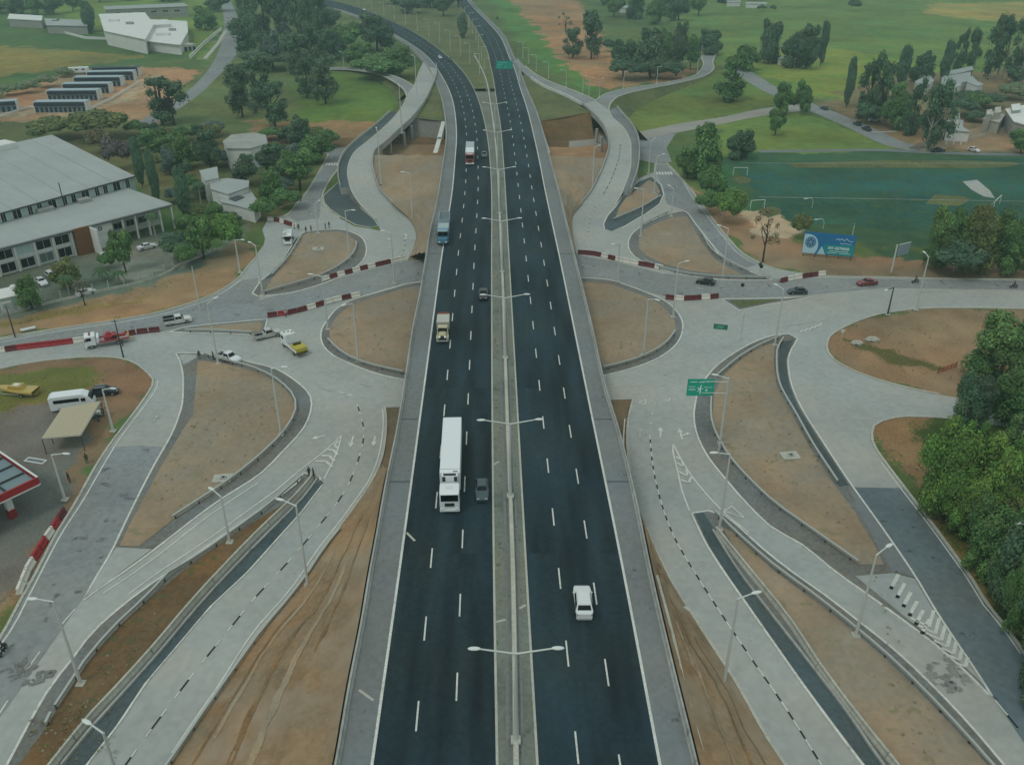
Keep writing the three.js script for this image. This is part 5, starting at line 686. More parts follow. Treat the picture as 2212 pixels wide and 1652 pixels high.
function hull(profile, w, bev = 0.09, taper = 0) { const s = new THREE.Shape(profile.map(([z, y]) => new THREE.Vector2(z, y))), zs = profile.map((p) => p[0]), zc = (Math.max(...zs) + Math.min(...zs)) / 2, zl = (Math.max(...zs) - Math.min(...zs)) / 2; const g = new THREE.ExtrudeGeometry(s, { depth: w - 2 * bev, bevelEnabled: true, bevelSize: bev, bevelThickness: bev, bevelSegments: 2 }).translate(0, 0, -(w - 2 * bev) / 2).rotateY(-Math.PI / 2), q = g.attributes.position; for (let i = 0; i < q.count; i++) q.setX(i, q.getX(i) * (1 - taper * Math.min(1, Math.abs((q.getZ(i) - zc) / zl)) ** 4)); if (taper) g.computeVertexNormals(); return g; }
function cabin(o, body, wb, wt, y0, y1, zf0, zf1, zr1, zr0, opt = {}) {
  const c = (x, y, z) => new V3(x, y, z), A = c(-wb, y0, zf0), B = c(wb, y0, zf0), C = c(wt, y1, zf1), D = c(-wt, y1, zf1), E = c(wb, y0, zr0), F = c(-wb, y0, zr0), Gq = c(-wt, y1, zr1), Hq = c(wt, y1, zr1);
  const pos = []; for (const p of [A, B, C, D, E, F, Gq, Hq]) pos.push(p.x, p.y, p.z);
  part('greenhouse', flat(mk(pos, [0, 3, 1, 1, 3, 2, 4, 7, 5, 5, 7, 6, 5, 6, 0, 0, 6, 3, 1, 2, 4, 4, 2, 7, 3, 6, 2, 2, 6, 7])), body, o);
  part('roof', rbox(2 * wt - 0.04, 0.07, Math.abs(zr1 - zf1) + 0.06, 0.035, 0, y1 + 0.01, (zf1 + zr1) / 2), body, o);
  part('windscreen', face(B, A, D, C, 0.06, 0.94, 0.1, 0.93, 0.015), M.glass, o);
  if (!opt.noRear) part('rear_window', face(F, E, Hq, Gq, 0.08, 0.92, 0.15, 0.9, 0.015), M.glass, o);
  for (const [p, q, r, t] of [[A, F, Gq, D], [E, B, C, Hq]]) for (const [u, v] of opt.sides || [[0.1, 0.5], [0.53, 0.92]]) part('side_window', face(p, q, r, t, p === A ? u : 1 - v, p === A ? v : 1 - u, 0.14, 0.9, 0.015), M.glass, o);
}
function lights(o, w, y, zf, zr, yr = y) { for (const s of [-1, 1]) { part('headlight', rbox(0.36, 0.17, 0.2, 0.05, s * (w / 2 - 0.38), y, zf), M.lampglass, o); part('tail_light', rbox(0.2, 0.3, 0.2, 0.04, s * (w / 2 - 0.32), yr, zr), M.tail, o); } }
function carParts(o, body, { L = 4.3, w = 1.75, kind = 'sedan' } = {}) {
  const f = -L / 2, r = L / 2, suv = kind === 'suv', y0 = suv ? 0.98 : 0.86, y1 = suv ? 1.62 : 1.42, hatch = kind !== 'sedan';
  part('body', hull([[f + 0.1, 0.3], [r - 0.1, 0.3], [r - 0.05, 0.55], [r - 0.08, y0 - 0.06], [hatch ? r - 0.2 : r - 0.9, y0 + 0.02], [f + 1.25, y0 + 0.02], [f + 0.35, y0 - 0.16], [f + 0.06, y0 - 0.34], [f + 0.05, 0.45]], w, 0.16, 0.16), body, o);
  cabin(o, body, w / 2 - 0.08, w / 2 - (suv ? 0.27 : 0.32), y0, y1, f + 1.15, f + 1.85, hatch ? r - 0.75 : r - 1.45, hatch ? r - 0.22 : r - 0.75);
  wheels(o, suv ? 0.36 : 0.31, 0.22, w - 0.24, [f + 0.82, r - 0.8]); lights(o, w, y0 - 0.24, f + 0.1, r - 0.02, y0 - 0.14);
  part('bumper', rbox(w - 0.4, 0.24, 0.2, 0.06, 0, 0.44, f + 0.02), body, o); part('bumper', rbox(w - 0.4, 0.26, 0.2, 0.06, 0, 0.46, r + 0.02), body, o); part('grille', rbox(0.9, 0.16, 0.06, 0.03, 0, y0 - 0.28, f + 0.02), M.dark, o); part('number_plate', box(0.4, 0.12, 0.03, 0, 0.56, r + 0.085), M.lamp, o);
  for (const s of [-1, 1]) part('wing_mirror', rbox(0.18, 0.13, 0.1, 0.04, s * (w / 2 - 0.01), y0 + 0.12, f + 1.4), body, o);
  if (suv) for (const s of [-1, 1]) part('roof_rail', rbox(0.05, 0.06, 1.7, 0.02, s * (w / 2 - 0.34), y1 + 0.07, f + 2.7), M.galv, o);
}
function pickupParts(o, body, { L = 5.2, w = 1.82, bedM = M.dark } = {}) {
  const f = -L / 2, r = L / 2, y0 = 1.0;
  part('body', hull([[f + 0.1, 0.4], [r - 1.9, 0.4], [r - 1.9, y0 + 0.02], [f + 1.35, y0 + 0.02], [f + 0.3, y0 - 0.1], [f + 0.06, y0 - 0.3], [f + 0.05, 0.5]], w, 0.14, 0.1), body, o);
  cabin(o, body, w / 2 - 0.1, w / 2 - 0.24, y0, 1.72, f + 1.25, f + 1.9, r - 2.2, r - 1.98);
  part('bed_floor', box(w - 0.1, 0.1, 1.95, 0, 0.62, r - 0.98), bedM, o); for (const s of [-1, 1]) part('bed_side', rbox(0.1, 0.62, 1.95, 0.04, s * (w / 2 - 0.05), 0.76, r - 0.98), body, o); part('tailgate', rbox(w, 0.6, 0.1, 0.04, 0, 0.76, r - 0.03), body, o);
  wheels(o, 0.38, 0.25, w - 0.22, [f + 0.9, r - 1.05]); lights(o, w, 0.8, f + 0.09, r + 0.02, 0.8); part('bumper', rbox(w, 0.22, 0.2, 0.06, 0, 0.48, f + 0.04), M.galv, o); part('grille', rbox(1.0, 0.2, 0.06, 0.03, 0, 0.72, f + 0.03), M.dark, o);
  for (const s of [-1, 1]) part('wing_mirror', rbox(0.22, 0.18, 0.12, 0.05, s * (w / 2 + 0.06), y0 + 0.16, f + 1.5), M.dark, o);
}
function place(o, x, y, x2, y2, h) { const a = G(x, y, h), b = G(x2, y2, h); o.position.copy(a); o.rotation.y = Math.atan2(-(b.x - a.x), -(b.z - a.z)); return o; } // at (x, y), nose toward (x2, y2)
const auto = (name, label, cat, group) => thing(name, label, cat, new V3(), 0, group);
const cars = {};
function car(label, hex, kind, x, y, x2, y2, h, L, w) {
  const k = hex + kind + (L || ''); let o = cars[k];
  if (o) { o = o.clone(); o.name = numbered('car'); o.userData = { label, category: 'car' }; scene.add(o); } else { o = cars[k] = auto('car', label, 'car'); carParts(o, paintMat(hex), { kind, w: w || 1.78, L: L || (kind === 'suv' ? 4.4 : kind === 'hatch' ? 3.9 : 4.4) }); }
  return place(o, x, y, x2, y2, h);
}
const D6 = HB + 0.02;
car('white hatchback utility driving away on the eastern carriageway, seen from behind', 0xd9dbd8, 'suv', 1259, 1308, 1252, 1240, D6, 4.6, 2.05);
car('dark grey car with lit headlights beside the big white truck', 0x33474c, 'hatch', 1041, 1066, 1043, 1140, D6, 4.2);
car('black car under the arm of the median lamp on the western carriageway', 0x15191b, 'sedan', 1044, 641, 1044, 690, D6);
car('dark grey car just right of the red cab truck', 0x39484d, 'sedan', 1046, 338, 1047, 365, D6);
car('pale car far up the curve of the western carriageway', 0xc8cdcd, 'hatch', 950, 126, 962, 136, hd(126) + 0.02);
car('dark car beside the pale one far up the western curve', 0x2d3a40, 'sedan', 972, 131, 984, 142, hd(131) + 0.02);
car('dark car at the very top of the eastern carriageway', 0x2f3b40, 'sedan', 1074, 40, 1064, 30, hd(40) + 0.02);
car('white car on the western carriageway at the top edge', 0xd4d8d8, 'hatch', 786, 22, 806, 30, hd(20) + 0.02);
car('black car on the main road under the eastern earth island', 0x14191a, 'hatch', 1524, 613, 1490, 608, Y2);
car('dark green-grey car on the main road behind the triangular verge', 0x263034, 'hatch', 1722, 634, 1690, 634, Y2);
car('dark red car on the main road at the east', 0x7c2a2a, 'sedan', 1873, 615, 1840, 618, Y2);
car('white car on the access road below the tall lone tree', 0xd8dada, 'hatch', 303, 278, 322, 262, Y1 + 0.02);
car('white car far up the access road near the white complex', 0xcfd3d3, 'hatch', 494, 38, 488, 22, Y1 + 0.02);
car('white car parked by the office columns', 0xd6d8d6, 'sedan', 318, 537, 350, 530, 0.02);
car('pale car parked under trees near the yard fence', 0xc4cac8, 'hatch', 404, 541, 416, 548, 0.02);
car('white van-like car parked before the office windows', 0xd2d4d0, 'suv', 112, 601, 122, 608, 0.02);
car('small white car parked beside the van-like one', 0xccd0ce, 'hatch', 90, 614, 98, 620, 0.02);
car('white car parked behind the bare-topped tree at the yard fence', 0xd0d2d0, 'hatch', 186, 636, 200, 632, 0.02);
car('blue-grey car on the side street near the tree row', 0x3c4c58, 'hatch', 1781, 236, 1770, 232, 0.08);
car('dark car higher on the side street, upper of the pair', 0x2b3940, 'hatch', 1852, 270, 1842, 266, 0.08);
car('dark car lower on the side street, lower of the pair', 0x20292c, 'sedan', 1872, 281, 1862, 277, 0.08);
car('white and red car standing on the dirt before the porch house', 0xd8d4d0, 'hatch', 2104, 327, 2120, 331, 0.05);
car('black car parked on the dirt lane under the eastern trees', 0x14181a, 'sedan', 2026, 328, 2000, 329, 0.05);
car('pale car on the side street behind the loop meadow', 0xb8c0c0, 'sedan', 1697, 194 + 14, 1684, 201, 0.08);
car('dark car parked behind the white minibus', 0x1a2730, 'suv', 226, 852, 246, 850, 0.02);
car('white car parked by the far tree line of the green fields', 0xd0d4d2, 'hatch', 1844, 12, 1860, 12, 0.05);
car('pale car in front of the eastern tree row', 0xc8ccca, 'suv', 1890, 262, 1902, 262, 0.03);
function pickup(label, hex, x, y, x2, y2, h, bed) { const o = auto('pickup_truck', label, 'pickup'); pickupParts(o, paintMat(hex), { bedM: bed || M.dark }); return place(o, x, y, x2, y2, h); }
{ const o = pickup('white farm pickup with dark open bed on the western main road', 0xcfd0c8, 384, 698, 420, 692, Y2); part('rack', join([box(0.06, 0.6, 2, 0.85, 1.3, 1.6), box(0.06, 0.6, 2, -0.85, 1.3, 1.6), box(1.7, 0.06, 0.06, 0, 1.6, 0.62), box(1.7, 0.06, 0.06, 0, 1.6, 2.56)]), M.dark, o); }
pickup('white pickup parked against the guard rail by two workers', 0xdcdedd, 494, 778, 522, 788, Y1 + 0.01);
{ const o = pickup('small dark and white pickup with spare wheel by the barrier row', 0xb8b6b0, 578, 728, 596, 724, Y1 + 0.01); part('spare_wheel', tyreGeo(0.36, 0.22).rotateZ(Math.PI / 2), M.tyre, o, [0, 0.85, 1.7]); }
// lorries
const whiteP = paintMat(0xe3e6e5), chassisM = M.dark;
function cabOver(o, body, { w = 2.5, h = 3.0, z = 0, d = 2.2, y = 0.75 } = {}) { // z: front plane
  part('cab', rbox(w, h, d, 0.18, 0, y + h / 2, z + d / 2), body, o); const A = new V3(w / 2, y + h * 0.5, z - 0.005), B = new V3(-w / 2, y + h * 0.5, z - 0.005), C = new V3(-w / 2, y + h * 0.88, z - 0.005), Dq = new V3(w / 2, y + h * 0.88, z - 0.005);
  part('windscreen', face(A, B, C, Dq, 0.07, 0.93, 0.02, 0.98, 0.03), M.glass, o); for (const s of [-1, 1]) { part('side_window', rbox(0.05, h * 0.3, d * 0.45, 0.02, s * w / 2, y + h * 0.68, z + d * 0.38), M.glass, o); part('headlight', rbox(0.42, 0.26, 0.1, 0.05, s * (w / 2 - 0.34), y + 0.12, z - 0.03), M.lampglass, o); part('wing_mirror', rbox(0.16, 0.5, 0.2, 0.05, s * (w / 2 + 0.18), y + h * 0.66, z + 0.15), M.dark, o); }
  part('grille', rbox(1.2, 0.5, 0.06, 0.03, 0, y + 0.75, z - 0.02), M.dark, o); part('bumper', rbox(w, 0.42, 0.3, 0.1, 0, y - 0.14, z + 0.1), body, o);
}
{ // refrigerated artic
  const o = auto('semi_truck', 'big white articulated lorry with refrigerated trailer on the western carriageway', 'truck'); cabOver(o, whiteP, { h: 2.5, d: 2.3 }); part('roof_hatch', rbox(0.9, 0.08, 0.55, 0.03, 0, 3.28, 1.2), M.lamp, o); part('visor', rbox(2.3, 0.1, 0.3, 0.04, 0, 3.16, -0.08), whiteP, o);
  part('chassis', box(0.9, 0.35, 16, 0, 0.95, 8.6), chassisM, o); const t = part('trailer', rbox(2.58, 2.75, 13.6, 0.06), whiteP, o, [0, 2.62, 10.2]);
  part('roof_seam', box(2.5, 0.03, 0.06, 0, 1.385, -6.0), M.barrier, t); for (let k = -5; k <= 6; k++) part('side_post', box(2.62, 2.5, 0.05, 0, 0, k * 1.08), whiteP, t); part('underrun', box(2.4, 0.5, 6, 0, -1.55, 1.5), M.barrier, t);
  const rf = part('cooling_unit', rbox(2.1, 1.75, 0.6, 0.16), whiteP, o, [0, 3.1, 3.1]); for (const s of [-1, 1]) part('intake', rbox(0.42, 0.75, 0.08, 0.04, s * 0.74, 0.3, -0.28), M.dark, rf); part('fan_cover', rbox(1.6, 0.1, 0.4, 0.04, 0, 0.88, -0.1), M.dark, rf); part('number_plate', box(0.6, 0.14, 0.05, -0.7, 4.02, 3.6), M.dark, o);
  wheels(o, 0.5, 0.32, 2.2, [1.3, 5.1, 12.3, 13.6, 14.9]); place(o, 972, 1111, 969, 1180, D6);
}
{ // blue cab with open silver tipper and trailer
  const o = auto('tipper_truck', 'blue fronted truck with open silver tipper beds keeping to the shoulder line', 'truck'), blue = paintMat(0x4b8099), silver = mat(0xa9b6ba, 0.5, 0.3); cabOver(o, blue, { h: 2.6, d: 2.1 });
  part('bonnet', rbox(2.1, 1.3, 1.3, 0.2, 0, 1.35, -0.5), blue, o); for (const s of [-1, 1]) part('headlight', rbox(0.4, 0.3, 0.12, 0.05, s * 0.75, 1.1, -1.15), M.lampglass, o); part('visor', rbox(2.2, 0.2, 0.5, 0.06, 0, 3.3, -0.1), silver, o);
  part('chassis', box(0.9, 0.3, 15, 0, 0.9, 8), chassisM, o);
  for (const [z0, z1, h, covered] of [[2.5, 7.0, 2.6, true], [8.0, 15.2, 2.7, false]]) { const L = z1 - z0, z = (z0 + z1) / 2; const b = part('tipper_bed', join([box(2.5, 0.12, L, 0, 1.3, z), box(0.1, h - 1.0, L, 1.2, 1.3 + (h - 1) / 2, z), box(0.1, h - 1.0, L, -1.2, 1.3 + (h - 1) / 2, z), box(2.5, h - 0.8, 0.1, 0, 1.3 + (h - 0.8) / 2, z0), box(2.5, h - 1.0, 0.1, 0, 1.3 + (h - 1) / 2, z1)]), silver, o); if (covered) part('tarpaulin', rbox(2.3, 0.12, L - 0.2, 0.05, 0, 1.3 + h - 1.1, z), mat(0x9fb0ae, 0.8), b); else part('load', rbox(2.2, 0.5, L - 0.4, 0.2, 0, 1.7, z), mat(0x5c6668, 0.9), b); for (let k = 0; k < 5; k++) part('rib', box(2.62, 1.4, 0.1, 0, 2.0, z0 + 0.5 + k * (L - 1) / 4), silver, b); }
  wheels(o, 0.5, 0.3, 2.2, [0.4, 4.4, 5.6, 9.5, 13.2, 14.4]); place(o, 957, 529, 953, 570, D6);
}
{ const o = auto('box_truck', 'red cab truck with white canvas bed near the top of the western carriageway', 'truck'), red = paintMat(0x9c4a48); cabOver(o, red, { h: 2.6, d: 2.1 }); part('sun_visor', rbox(1.6, 0.3, 0.3, 0.05, 0, 3.42, 0.3), whiteP, o); part('chassis', box(0.9, 0.3, 15, 0, 0.9, 8), chassisM, o); part('canvas_body', rbox(2.55, 2.3, 5.8, 0.1, 0, 2.3, 5.3), whiteP, o); part('trailer_body', rbox(2.55, 2.2, 6.8, 0.1, 0, 2.25, 12.4), mat(0xa9b2b6, 0.6), o); part('bumper_bar', rbox(2.6, 0.3, 0.2, 0.1, 0, 0.6, -0.05), whiteP, o); wheels(o, 0.5, 0.3, 2.2, [1.1, 5.4, 6.6, 10.5, 13.9]); place(o, 1015, 358, 1014, 390, D6); }
{ const o = auto('old_truck', 'small old cream truck with two white headlights ahead of the big lorry', 'truck'), cream = paintMat(0xb9b08a); part('bonnet', rbox(1.3, 1.0, 1.5, 0.28, 0, 1.25, 0.6), cream, o); for (const s of [-1, 1]) { part('wing', rbox(0.5, 0.6, 1.5, 0.2, s * 0.85, 0.85, 0.6), cream, o); part('headlight', new THREE.SphereGeometry(0.24, 12, 8), M.lampglass, o, [s * 0.5, 1.25, -0.16]); } part('grille', rbox(0.7, 0.8, 0.08, 0.04, 0, 1.0, -0.16), M.dark, o); part('bumper', rbox(2.1, 0.18, 0.14, 0.05, 0, 0.55, -0.3), M.galv, o); cabin(o, cream, 0.98, 0.86, 1.5, 2.25, 1.2, 1.5, 2.7, 2.9, { sides: [[0.15, 0.85]] }); part('cab', rbox(2.0, 1.0, 1.7, 0.12, 0, 1.05, 2.05), cream, o); part('cargo_box', rbox(2.25, 1.5, 3.4, 0.08, 0, 1.85, 4.9), paintMat(0xb4b0a2), o); part('load', rbox(2.1, 0.5, 0.9, 0.15, 0, 2.3, 7.2), mat(0x7a3f2e, 0.9), o); wheels(o, 0.45, 0.26, 1.9, [0.6, 5.2]); place(o, 956, 741, 951, 800, D6); }
{ // recovery truck loaded with red machine
  const o = auto('recovery_truck', 'white cab recovery truck with red flatbed load beside the red and white blocks', 'truck'), red = mat(0xa22632, 0.5); cabOver(o, whiteP, { w: 2.2, h: 2.0, d: 1.9, y: 0.6 }); part('flatbed', rbox(2.3, 0.24, 5.2, 0.05, 0, 1.0, 5.0), mat(0xb0a0a0, 0.6), o); part('head_board', rbox(2.2, 1.2, 0.4, 0.06, 0, 1.6, 2.3), whiteP, o);
  for (const s of [-1, 1]) part('side_rail', rbox(0.12, 0.3, 5.2, 0.04, s * 1.15, 1.2, 5.0), red, o); part('red_load', join([rbox(1.5, 0.8, 2.2, 0.2, 0, 1.6, 4.4), rbox(1.0, 0.6, 0.9, 0.2, 0, 2.2, 4.2), rbox(0.5, 0.4, 1.8, 0.1, 0.3, 1.4, 6.2)]), red, o); part('load_tyre', tyreGeo(0.45, 0.26), M.tyre, o, [0.85, 1.55, 5.1]); part('load_tyre', tyreGeo(0.45, 0.26), M.tyre, o, [-0.85, 1.55, 5.1]); part('tail_ramp', rbox(2.1, 0.9, 0.2, 0.05, 0, 1.3, 7.6), mat(0xb8a04a, 0.6), o); part('light_bar', rbox(1.4, 0.14, 0.3, 0.06, 0, 2.7, 1.0), M.tail, o);
  wheels(o, 0.42, 0.26, 1.95, [1.0, 5.6]); place(o, 186, 751, 150, 757, Y2);
}
{ // white truck with raised white body and yellow tail
  const o = auto('service_truck', 'white flat-nosed truck with bright yellow rear deck on the western roundabout lanes', 'truck'), yellow = paintMat(0xb9a722); cabOver(o, whiteP, { w: 2.2, h: 2.1, d: 2.4, y: 0.6 }); part('crew_roof', rbox(2.1, 0.16, 2.2, 0.06, 0, 2.78, 1.3), M.lamp, o); for (const [x, z] of [[-0.5, 0.8], [0.2, 1.0], [0.7, 1.5]]) part('roof_vent', rbox(0.3, 0.1, 0.3, 0.03, x, 2.9, z), M.dark, o);
  part('deck', box(2.2, 0.2, 4.4, 0, 0.95, 4.7), M.barrier, o); for (const s of [-1, 1]) part('deck_side', rbox(0.1, 0.5, 4.4, 0.03, s * 1.1, 1.2, 4.7), whiteP, o); part('yellow_body', rbox(2.25, 0.85, 2.6, 0.1, 0, 1.45, 5.7), yellow, o); part('yellow_hopper', rbox(1.5, 0.35, 0.6, 0.08, 0, 2.0, 5.0), mat(0x3a3a12, 0.7), o); for (const z of [5.9, 6.4]) part('yellow_step', box(2.3, 0.08, 0.12, 0, 1.92, z), paintMat(0xd2c860), o); part('tail_board', rbox(2.2, 0.5, 0.12, 0.03, 0, 0.9, 7.05), mat(0x5a4c10, 0.6), o);
  wheels(o, 0.42, 0.26, 1.95, [1.0, 5.4]); place(o, 619, 742, 606, 731, Y1 + 0.01);
}
{ const o = auto('utility_truck', 'white utility truck with front lamps parked nose to the dark drain', 'truck'); cabOver(o, whiteP, { w: 2.1, h: 1.9, d: 1.9, y: 0.6 }); part('crew_body', rbox(2.0, 1.6, 3.4, 0.12, 0, 1.6, 3.8), mat(0xc9cdcb, 0.5), o); part('boom', bar(new V3(0.7, 2.6, 4.8), new V3(0.6, 2.9, 0.8), 0.14), M.lamp, o); part('basket', rbox(0.8, 0.7, 0.8, 0.06, 0.6, 2.95, 0.6), M.lamp, o); wheels(o, 0.42, 0.26, 1.85, [0.9, 4.4]); place(o, 622, 530, 619, 546, Y1 + 0.02); }
{ const o = auto('minibus', 'white minibus with dark window band parked beside the tan carport', 'minibus'); part('body', hull([[-3.2, 0.4], [3.2, 0.4], [3.25, 2.5], [2.9, 2.7], [-1.7, 2.7], [-2.5, 2.2], [-3.1, 1.3], [-3.25, 0.8]], 2.1, 0.14), whiteP, o); for (const s of [-1, 1]) { part('window_band', rbox(0.05, 0.62, 3.9, 0.02, s * 1.06, 1.9, 0.7), M.glass, o); part('side_window', rbox(0.05, 0.6, 0.7, 0.02, s * 1.06, 1.8, -1.85), M.glass, o); } part('windscreen', face(new V3(0.92, 1.4, -3.06), new V3(-0.92, 1.4, -3.06), new V3(-0.88, 2.2, -2.52), new V3(0.88, 2.2, -2.52), 0.04, 0.96, 0, 1, 0.16), M.glass, o); part('roof_hatch', rbox(0.9, 0.1, 0.5, 0.04, 0, 2.76, 1.2), M.dark, o); part('roof_hatch', rbox(0.9, 0.1, 0.5, 0.04, 0, 2.76, -0.9), M.dark, o); lights(o, 2, 0.9, -3.28, 3.3, 1.2); wheels(o, 0.38, 0.24, 1.9, [-2.1, 2.0]); place(o, 160, 880, 200, 875, 0.02); }
{ const o = auto('long_trailer', 'long white trailer with dark windows beyond the house rows', 'trailer'); part('body', rbox(2.5, 2.5, 12, 0.15, 0, 2.0, 0), whiteP, o); for (const z of [-3.5, 0.5, 3.5]) part('window', rbox(2.56, 0.7, 1.2, 0.03, 0, 2.3, z), M.dark, o); wheels(o, 0.45, 0.28, 2.1, [-3.5, 3.2, 4.3]); place(o, 165, 160, 100, 163, 0.02); }
{ // yellow boat on the grass
  const o = auto('boat', 'yellow cabin boat standing on the grass behind the forecourt', 'boat'), ym = paintMat(0xb69a45), N = 14, K = 9, pos = [], idx = [];
  for (let i = 0; i <= N; i++) { const t = i / N, z = -3.1 + 6.2 * t, w = 1.15 * Math.pow(Math.sin(Math.min(1, 0.06 + t * 1.05) * Math.PI / 2), 0.6), keel = 0.25 + 0.6 * Math.pow(1 - t, 3), top = 1.15 + 0.35 * (1 - t) ** 2; for (let k = 0; k < K; k++) { const a = k / (K - 1) * Math.PI; pos.push(-w * Math.cos(a), top - (top - keel) * Math.pow(Math.sin(a), 0.7), z); } }
  for (let i = 0; i < N; i++) for (let k = 0; k + 1 < K; k++) { const a = i * K + k, b = a + 1, c = a + K, d = c + 1; idx.push(a, c, b, b, c, d); } for (let i = 0; i < N; i++) { const a = i * K, b = a + K - 1, c = a + K, d = c + K - 1; idx.push(a, b, c, b, d, c); }
  part('hull', setUV(mk(pos, idx)), ym, o); part('cabin', hull([[-1.4, 1.15], [1.2, 1.15], [0.9, 1.75], [-0.7, 1.75]], 1.4, 0.12), ym, o); part('cabin_window', rbox(1.3, 0.28, 0.06, 0.02, 0, 1.52, -1.06), M.dark, o); part('hatch', rbox(0.8, 0.1, 0.8, 0.04, 0, 1.86, 0.1), M.lamp, o); part('trailer_frame', join([bar(new V3(-0.7, 0.35, 2.8), new V3(-0.7, 0.35, -2.2), 0.06), bar(new V3(0.7, 0.35, 2.8), new V3(0.7, 0.35, -2.2), 0.06), bar(new V3(-0.7, 0.35, -2.2), new V3(0, 0.4, -4), 0.06), bar(new V3(0.7, 0.35, -2.2), new V3(0, 0.4, -4), 0.06)]), M.rail, o); wheels(o, 0.3, 0.2, 1.9, [1]); place(o, 40, 852, 0, 850, 0.02); o.scale.setScalar(1.05);
}
// ---------- people and motorcycles ----------
function bodyGeo(bones, res = 44, lo = [-0.6, -0.05, -0.6], hi = [0.6, 1.85, 0.6]) { // one skin over the bones [ax,ay,az,ar,bx,by,bz,br,colour]
  const mc = new MarchingCubes(res, new THREE.MeshBasicMaterial(), false, false, 60000), S = [hi[0] - lo[0], hi[1] - lo[1], hi[2] - lo[2]]; mc.isolation = 0;
  const dist = (x, y, z) => { let s = 0, bi = 0, bd = 1e9; bones.forEach(([ax, ay, az, ar, bx, by, bz, br], i) => { const dx = bx - ax, dy = by - ay, dz = bz - az, t = Math.min(1, Math.max(0, ((x - ax) * dx + (y - ay) * dy + (z - az) * dz) / (dx * dx + dy * dy + dz * dz + 1e-9))); const d = Math.hypot(x - ax - dx * t, y - ay - dy * t, z - az - dz * t) - lerp(ar, br, t); s += Math.exp(-d / 0.018); if (d < bd) { bd = d; bi = i; } }); return [-0.018 * Math.log(s + 1e-30), bi]; };
  for (let k = 0; k < res; k++) for (let j = 0; j < res; j++) for (let i = 0; i < res; i++) mc.field[k * res * res + j * res + i] = -dist(lo[0] + S[0] * i / res, lo[1] + S[1] * j / res, lo[2] + S[2] * k / res)[0];
  mc.update(); const n = mc.count, p = new Float32Array(n * 3), c = new Float32Array(n * 3);
  for (let i = 0; i < n; i++) { for (let k = 0; k < 3; k++) p[3 * i + k] = lo[k] + S[k] * (mc.positionArray[3 * i + k] + 1) / 2; const col = bones[dist(p[3 * i], p[3 * i + 1], p[3 * i + 2])[1]][8]; c.set(col, 3 * i); }
  let g = new THREE.BufferGeometry(); g.setAttribute('position', new THREE.BufferAttribute(p, 3)); g.setAttribute('color', new THREE.BufferAttribute(c, 3)); g = mergeVertices(g, 1e-4); g.computeVertexNormals(); return g;
}
const skinM = new THREE.MeshStandardMaterial({ vertexColors: true, roughness: 0.85, side: THREE.DoubleSide });
const SK = [0.33, 0.2, 0.13], HR = [0.02, 0.016, 0.012];
function standing(top, legs, step = 0.1, hat = HR) { const A = []; for (const s of [-1, 1]) { const z = s * step; A.push([s * 0.1, 0.92, 0, 0.085, s * 0.11, 0.5, -z * 0.6, 0.062, legs], [s * 0.11, 0.5, -z * 0.6, 0.06, s * 0.12, 0.08, z, 0.04, legs], [s * 0.12, 0.05, z, 0.045, s * 0.13, 0.04, z - 0.18, 0.035, [0.02, 0.02, 0.02]], [s * 0.19, 1.42, 0, 0.055, s * 0.25, 1.12, z * 0.5, 0.045, top], [s * 0.25, 1.12, z * 0.5, 0.042, s * 0.24, 0.86, z * 0.7 - 0.12, 0.032, SK], [s * 0.24, 0.84, z * 0.7 - 0.13, 0.036, s * 0.235, 0.74, z * 0.7 - 0.17, 0.022, SK]); } A.push([0, 0.95, 0, 0.135, 0, 1.2, 0, 0.13, top], [-0.1, 1.36, 0, 0.12, 0.1, 1.36, 0, 0.12, top], [0, 1.44, 0, 0.06, 0, 1.55, -0.01, 0.05, SK], [0, 1.62, -0.01, 0.09, 0, 1.68, 0, 0.085, SK], [0, 1.6, -0.1, 0.02, 0, 1.63, -0.095, 0.012, SK], [-0.085, 1.63, 0, 0.015, -0.09, 1.63, 0, 0.015, SK], [0.085, 1.63, 0, 0.015, 0.09, 1.63, 0, 0.015, SK], [0, 1.71, 0.02, 0.09, 0, 1.68, 0.04, 0.09, hat]); return bodyGeo(A); }
const outfits = [standing([0.02, 0.05, 0.03], [0.03, 0.035, 0.04], 0.06), standing([0.015, 0.02, 0.025], [0.02, 0.025, 0.03], 0.14), standing([0.05, 0.09, 0.03], [0.03, 0.03, 0.03], 0.1, [0.5, 0.4, 0.05]), standing([0.45, 0.45, 0.42], [0.03, 0.04, 0.06], 0.08)];
function person(label, k, x, y, turn, h = Y1 + 0.03) { const o = thing('person', label, 'person', G(x, y, h), turn); part('body', outfits[k], skinM, o); return o; }
person('person in dark green clothes at the tip of the big triangular island', 0, 431, 775, 0.4, 0.18); person('person in dark clothes between the lamp and the island tip', 1, 461, 777, -1.2, 0.18);
person('person in dark clothes by the guard rail end near the parked utility truck', 1, 661, 503, 0.8); person('person in olive top with yellow helmet beside the rail end', 2, 672, 500, -0.6); person('dark clothed person, nearer of two standing beyond the lamp', 0, 703, 495, 2.2); person('dark clothed person, farther of two standing beyond the lamp', 1, 711, 492, -2.2);
person('person in white top at the end of the barrier row by the utility truck', 3, 636, 494, 1.5); person('dark clothed person just behind the white utility truck', 0, 645, 497, 0.2); person('person in white shirt amid the dark red barrier blocks west of the oval', 3, 617, 685, 0.1); person('person in yellow helmet standing behind the recovery truck', 2, 265, 748, 1.2);
person('dark clothed person on the tip of the western gore strip', 1, 668, 1030, 0.7, 0.18); person('second dark clothed person on the western gore strip', 0, 678, 1033, -0.9, 0.18); person('person walking at the western verge below the carport', 0, 188, 1000, 0.5, 0.02); person('person in dark clothes near the forecourt lamp', 1, 150, 1042, -0.4, 0.02);
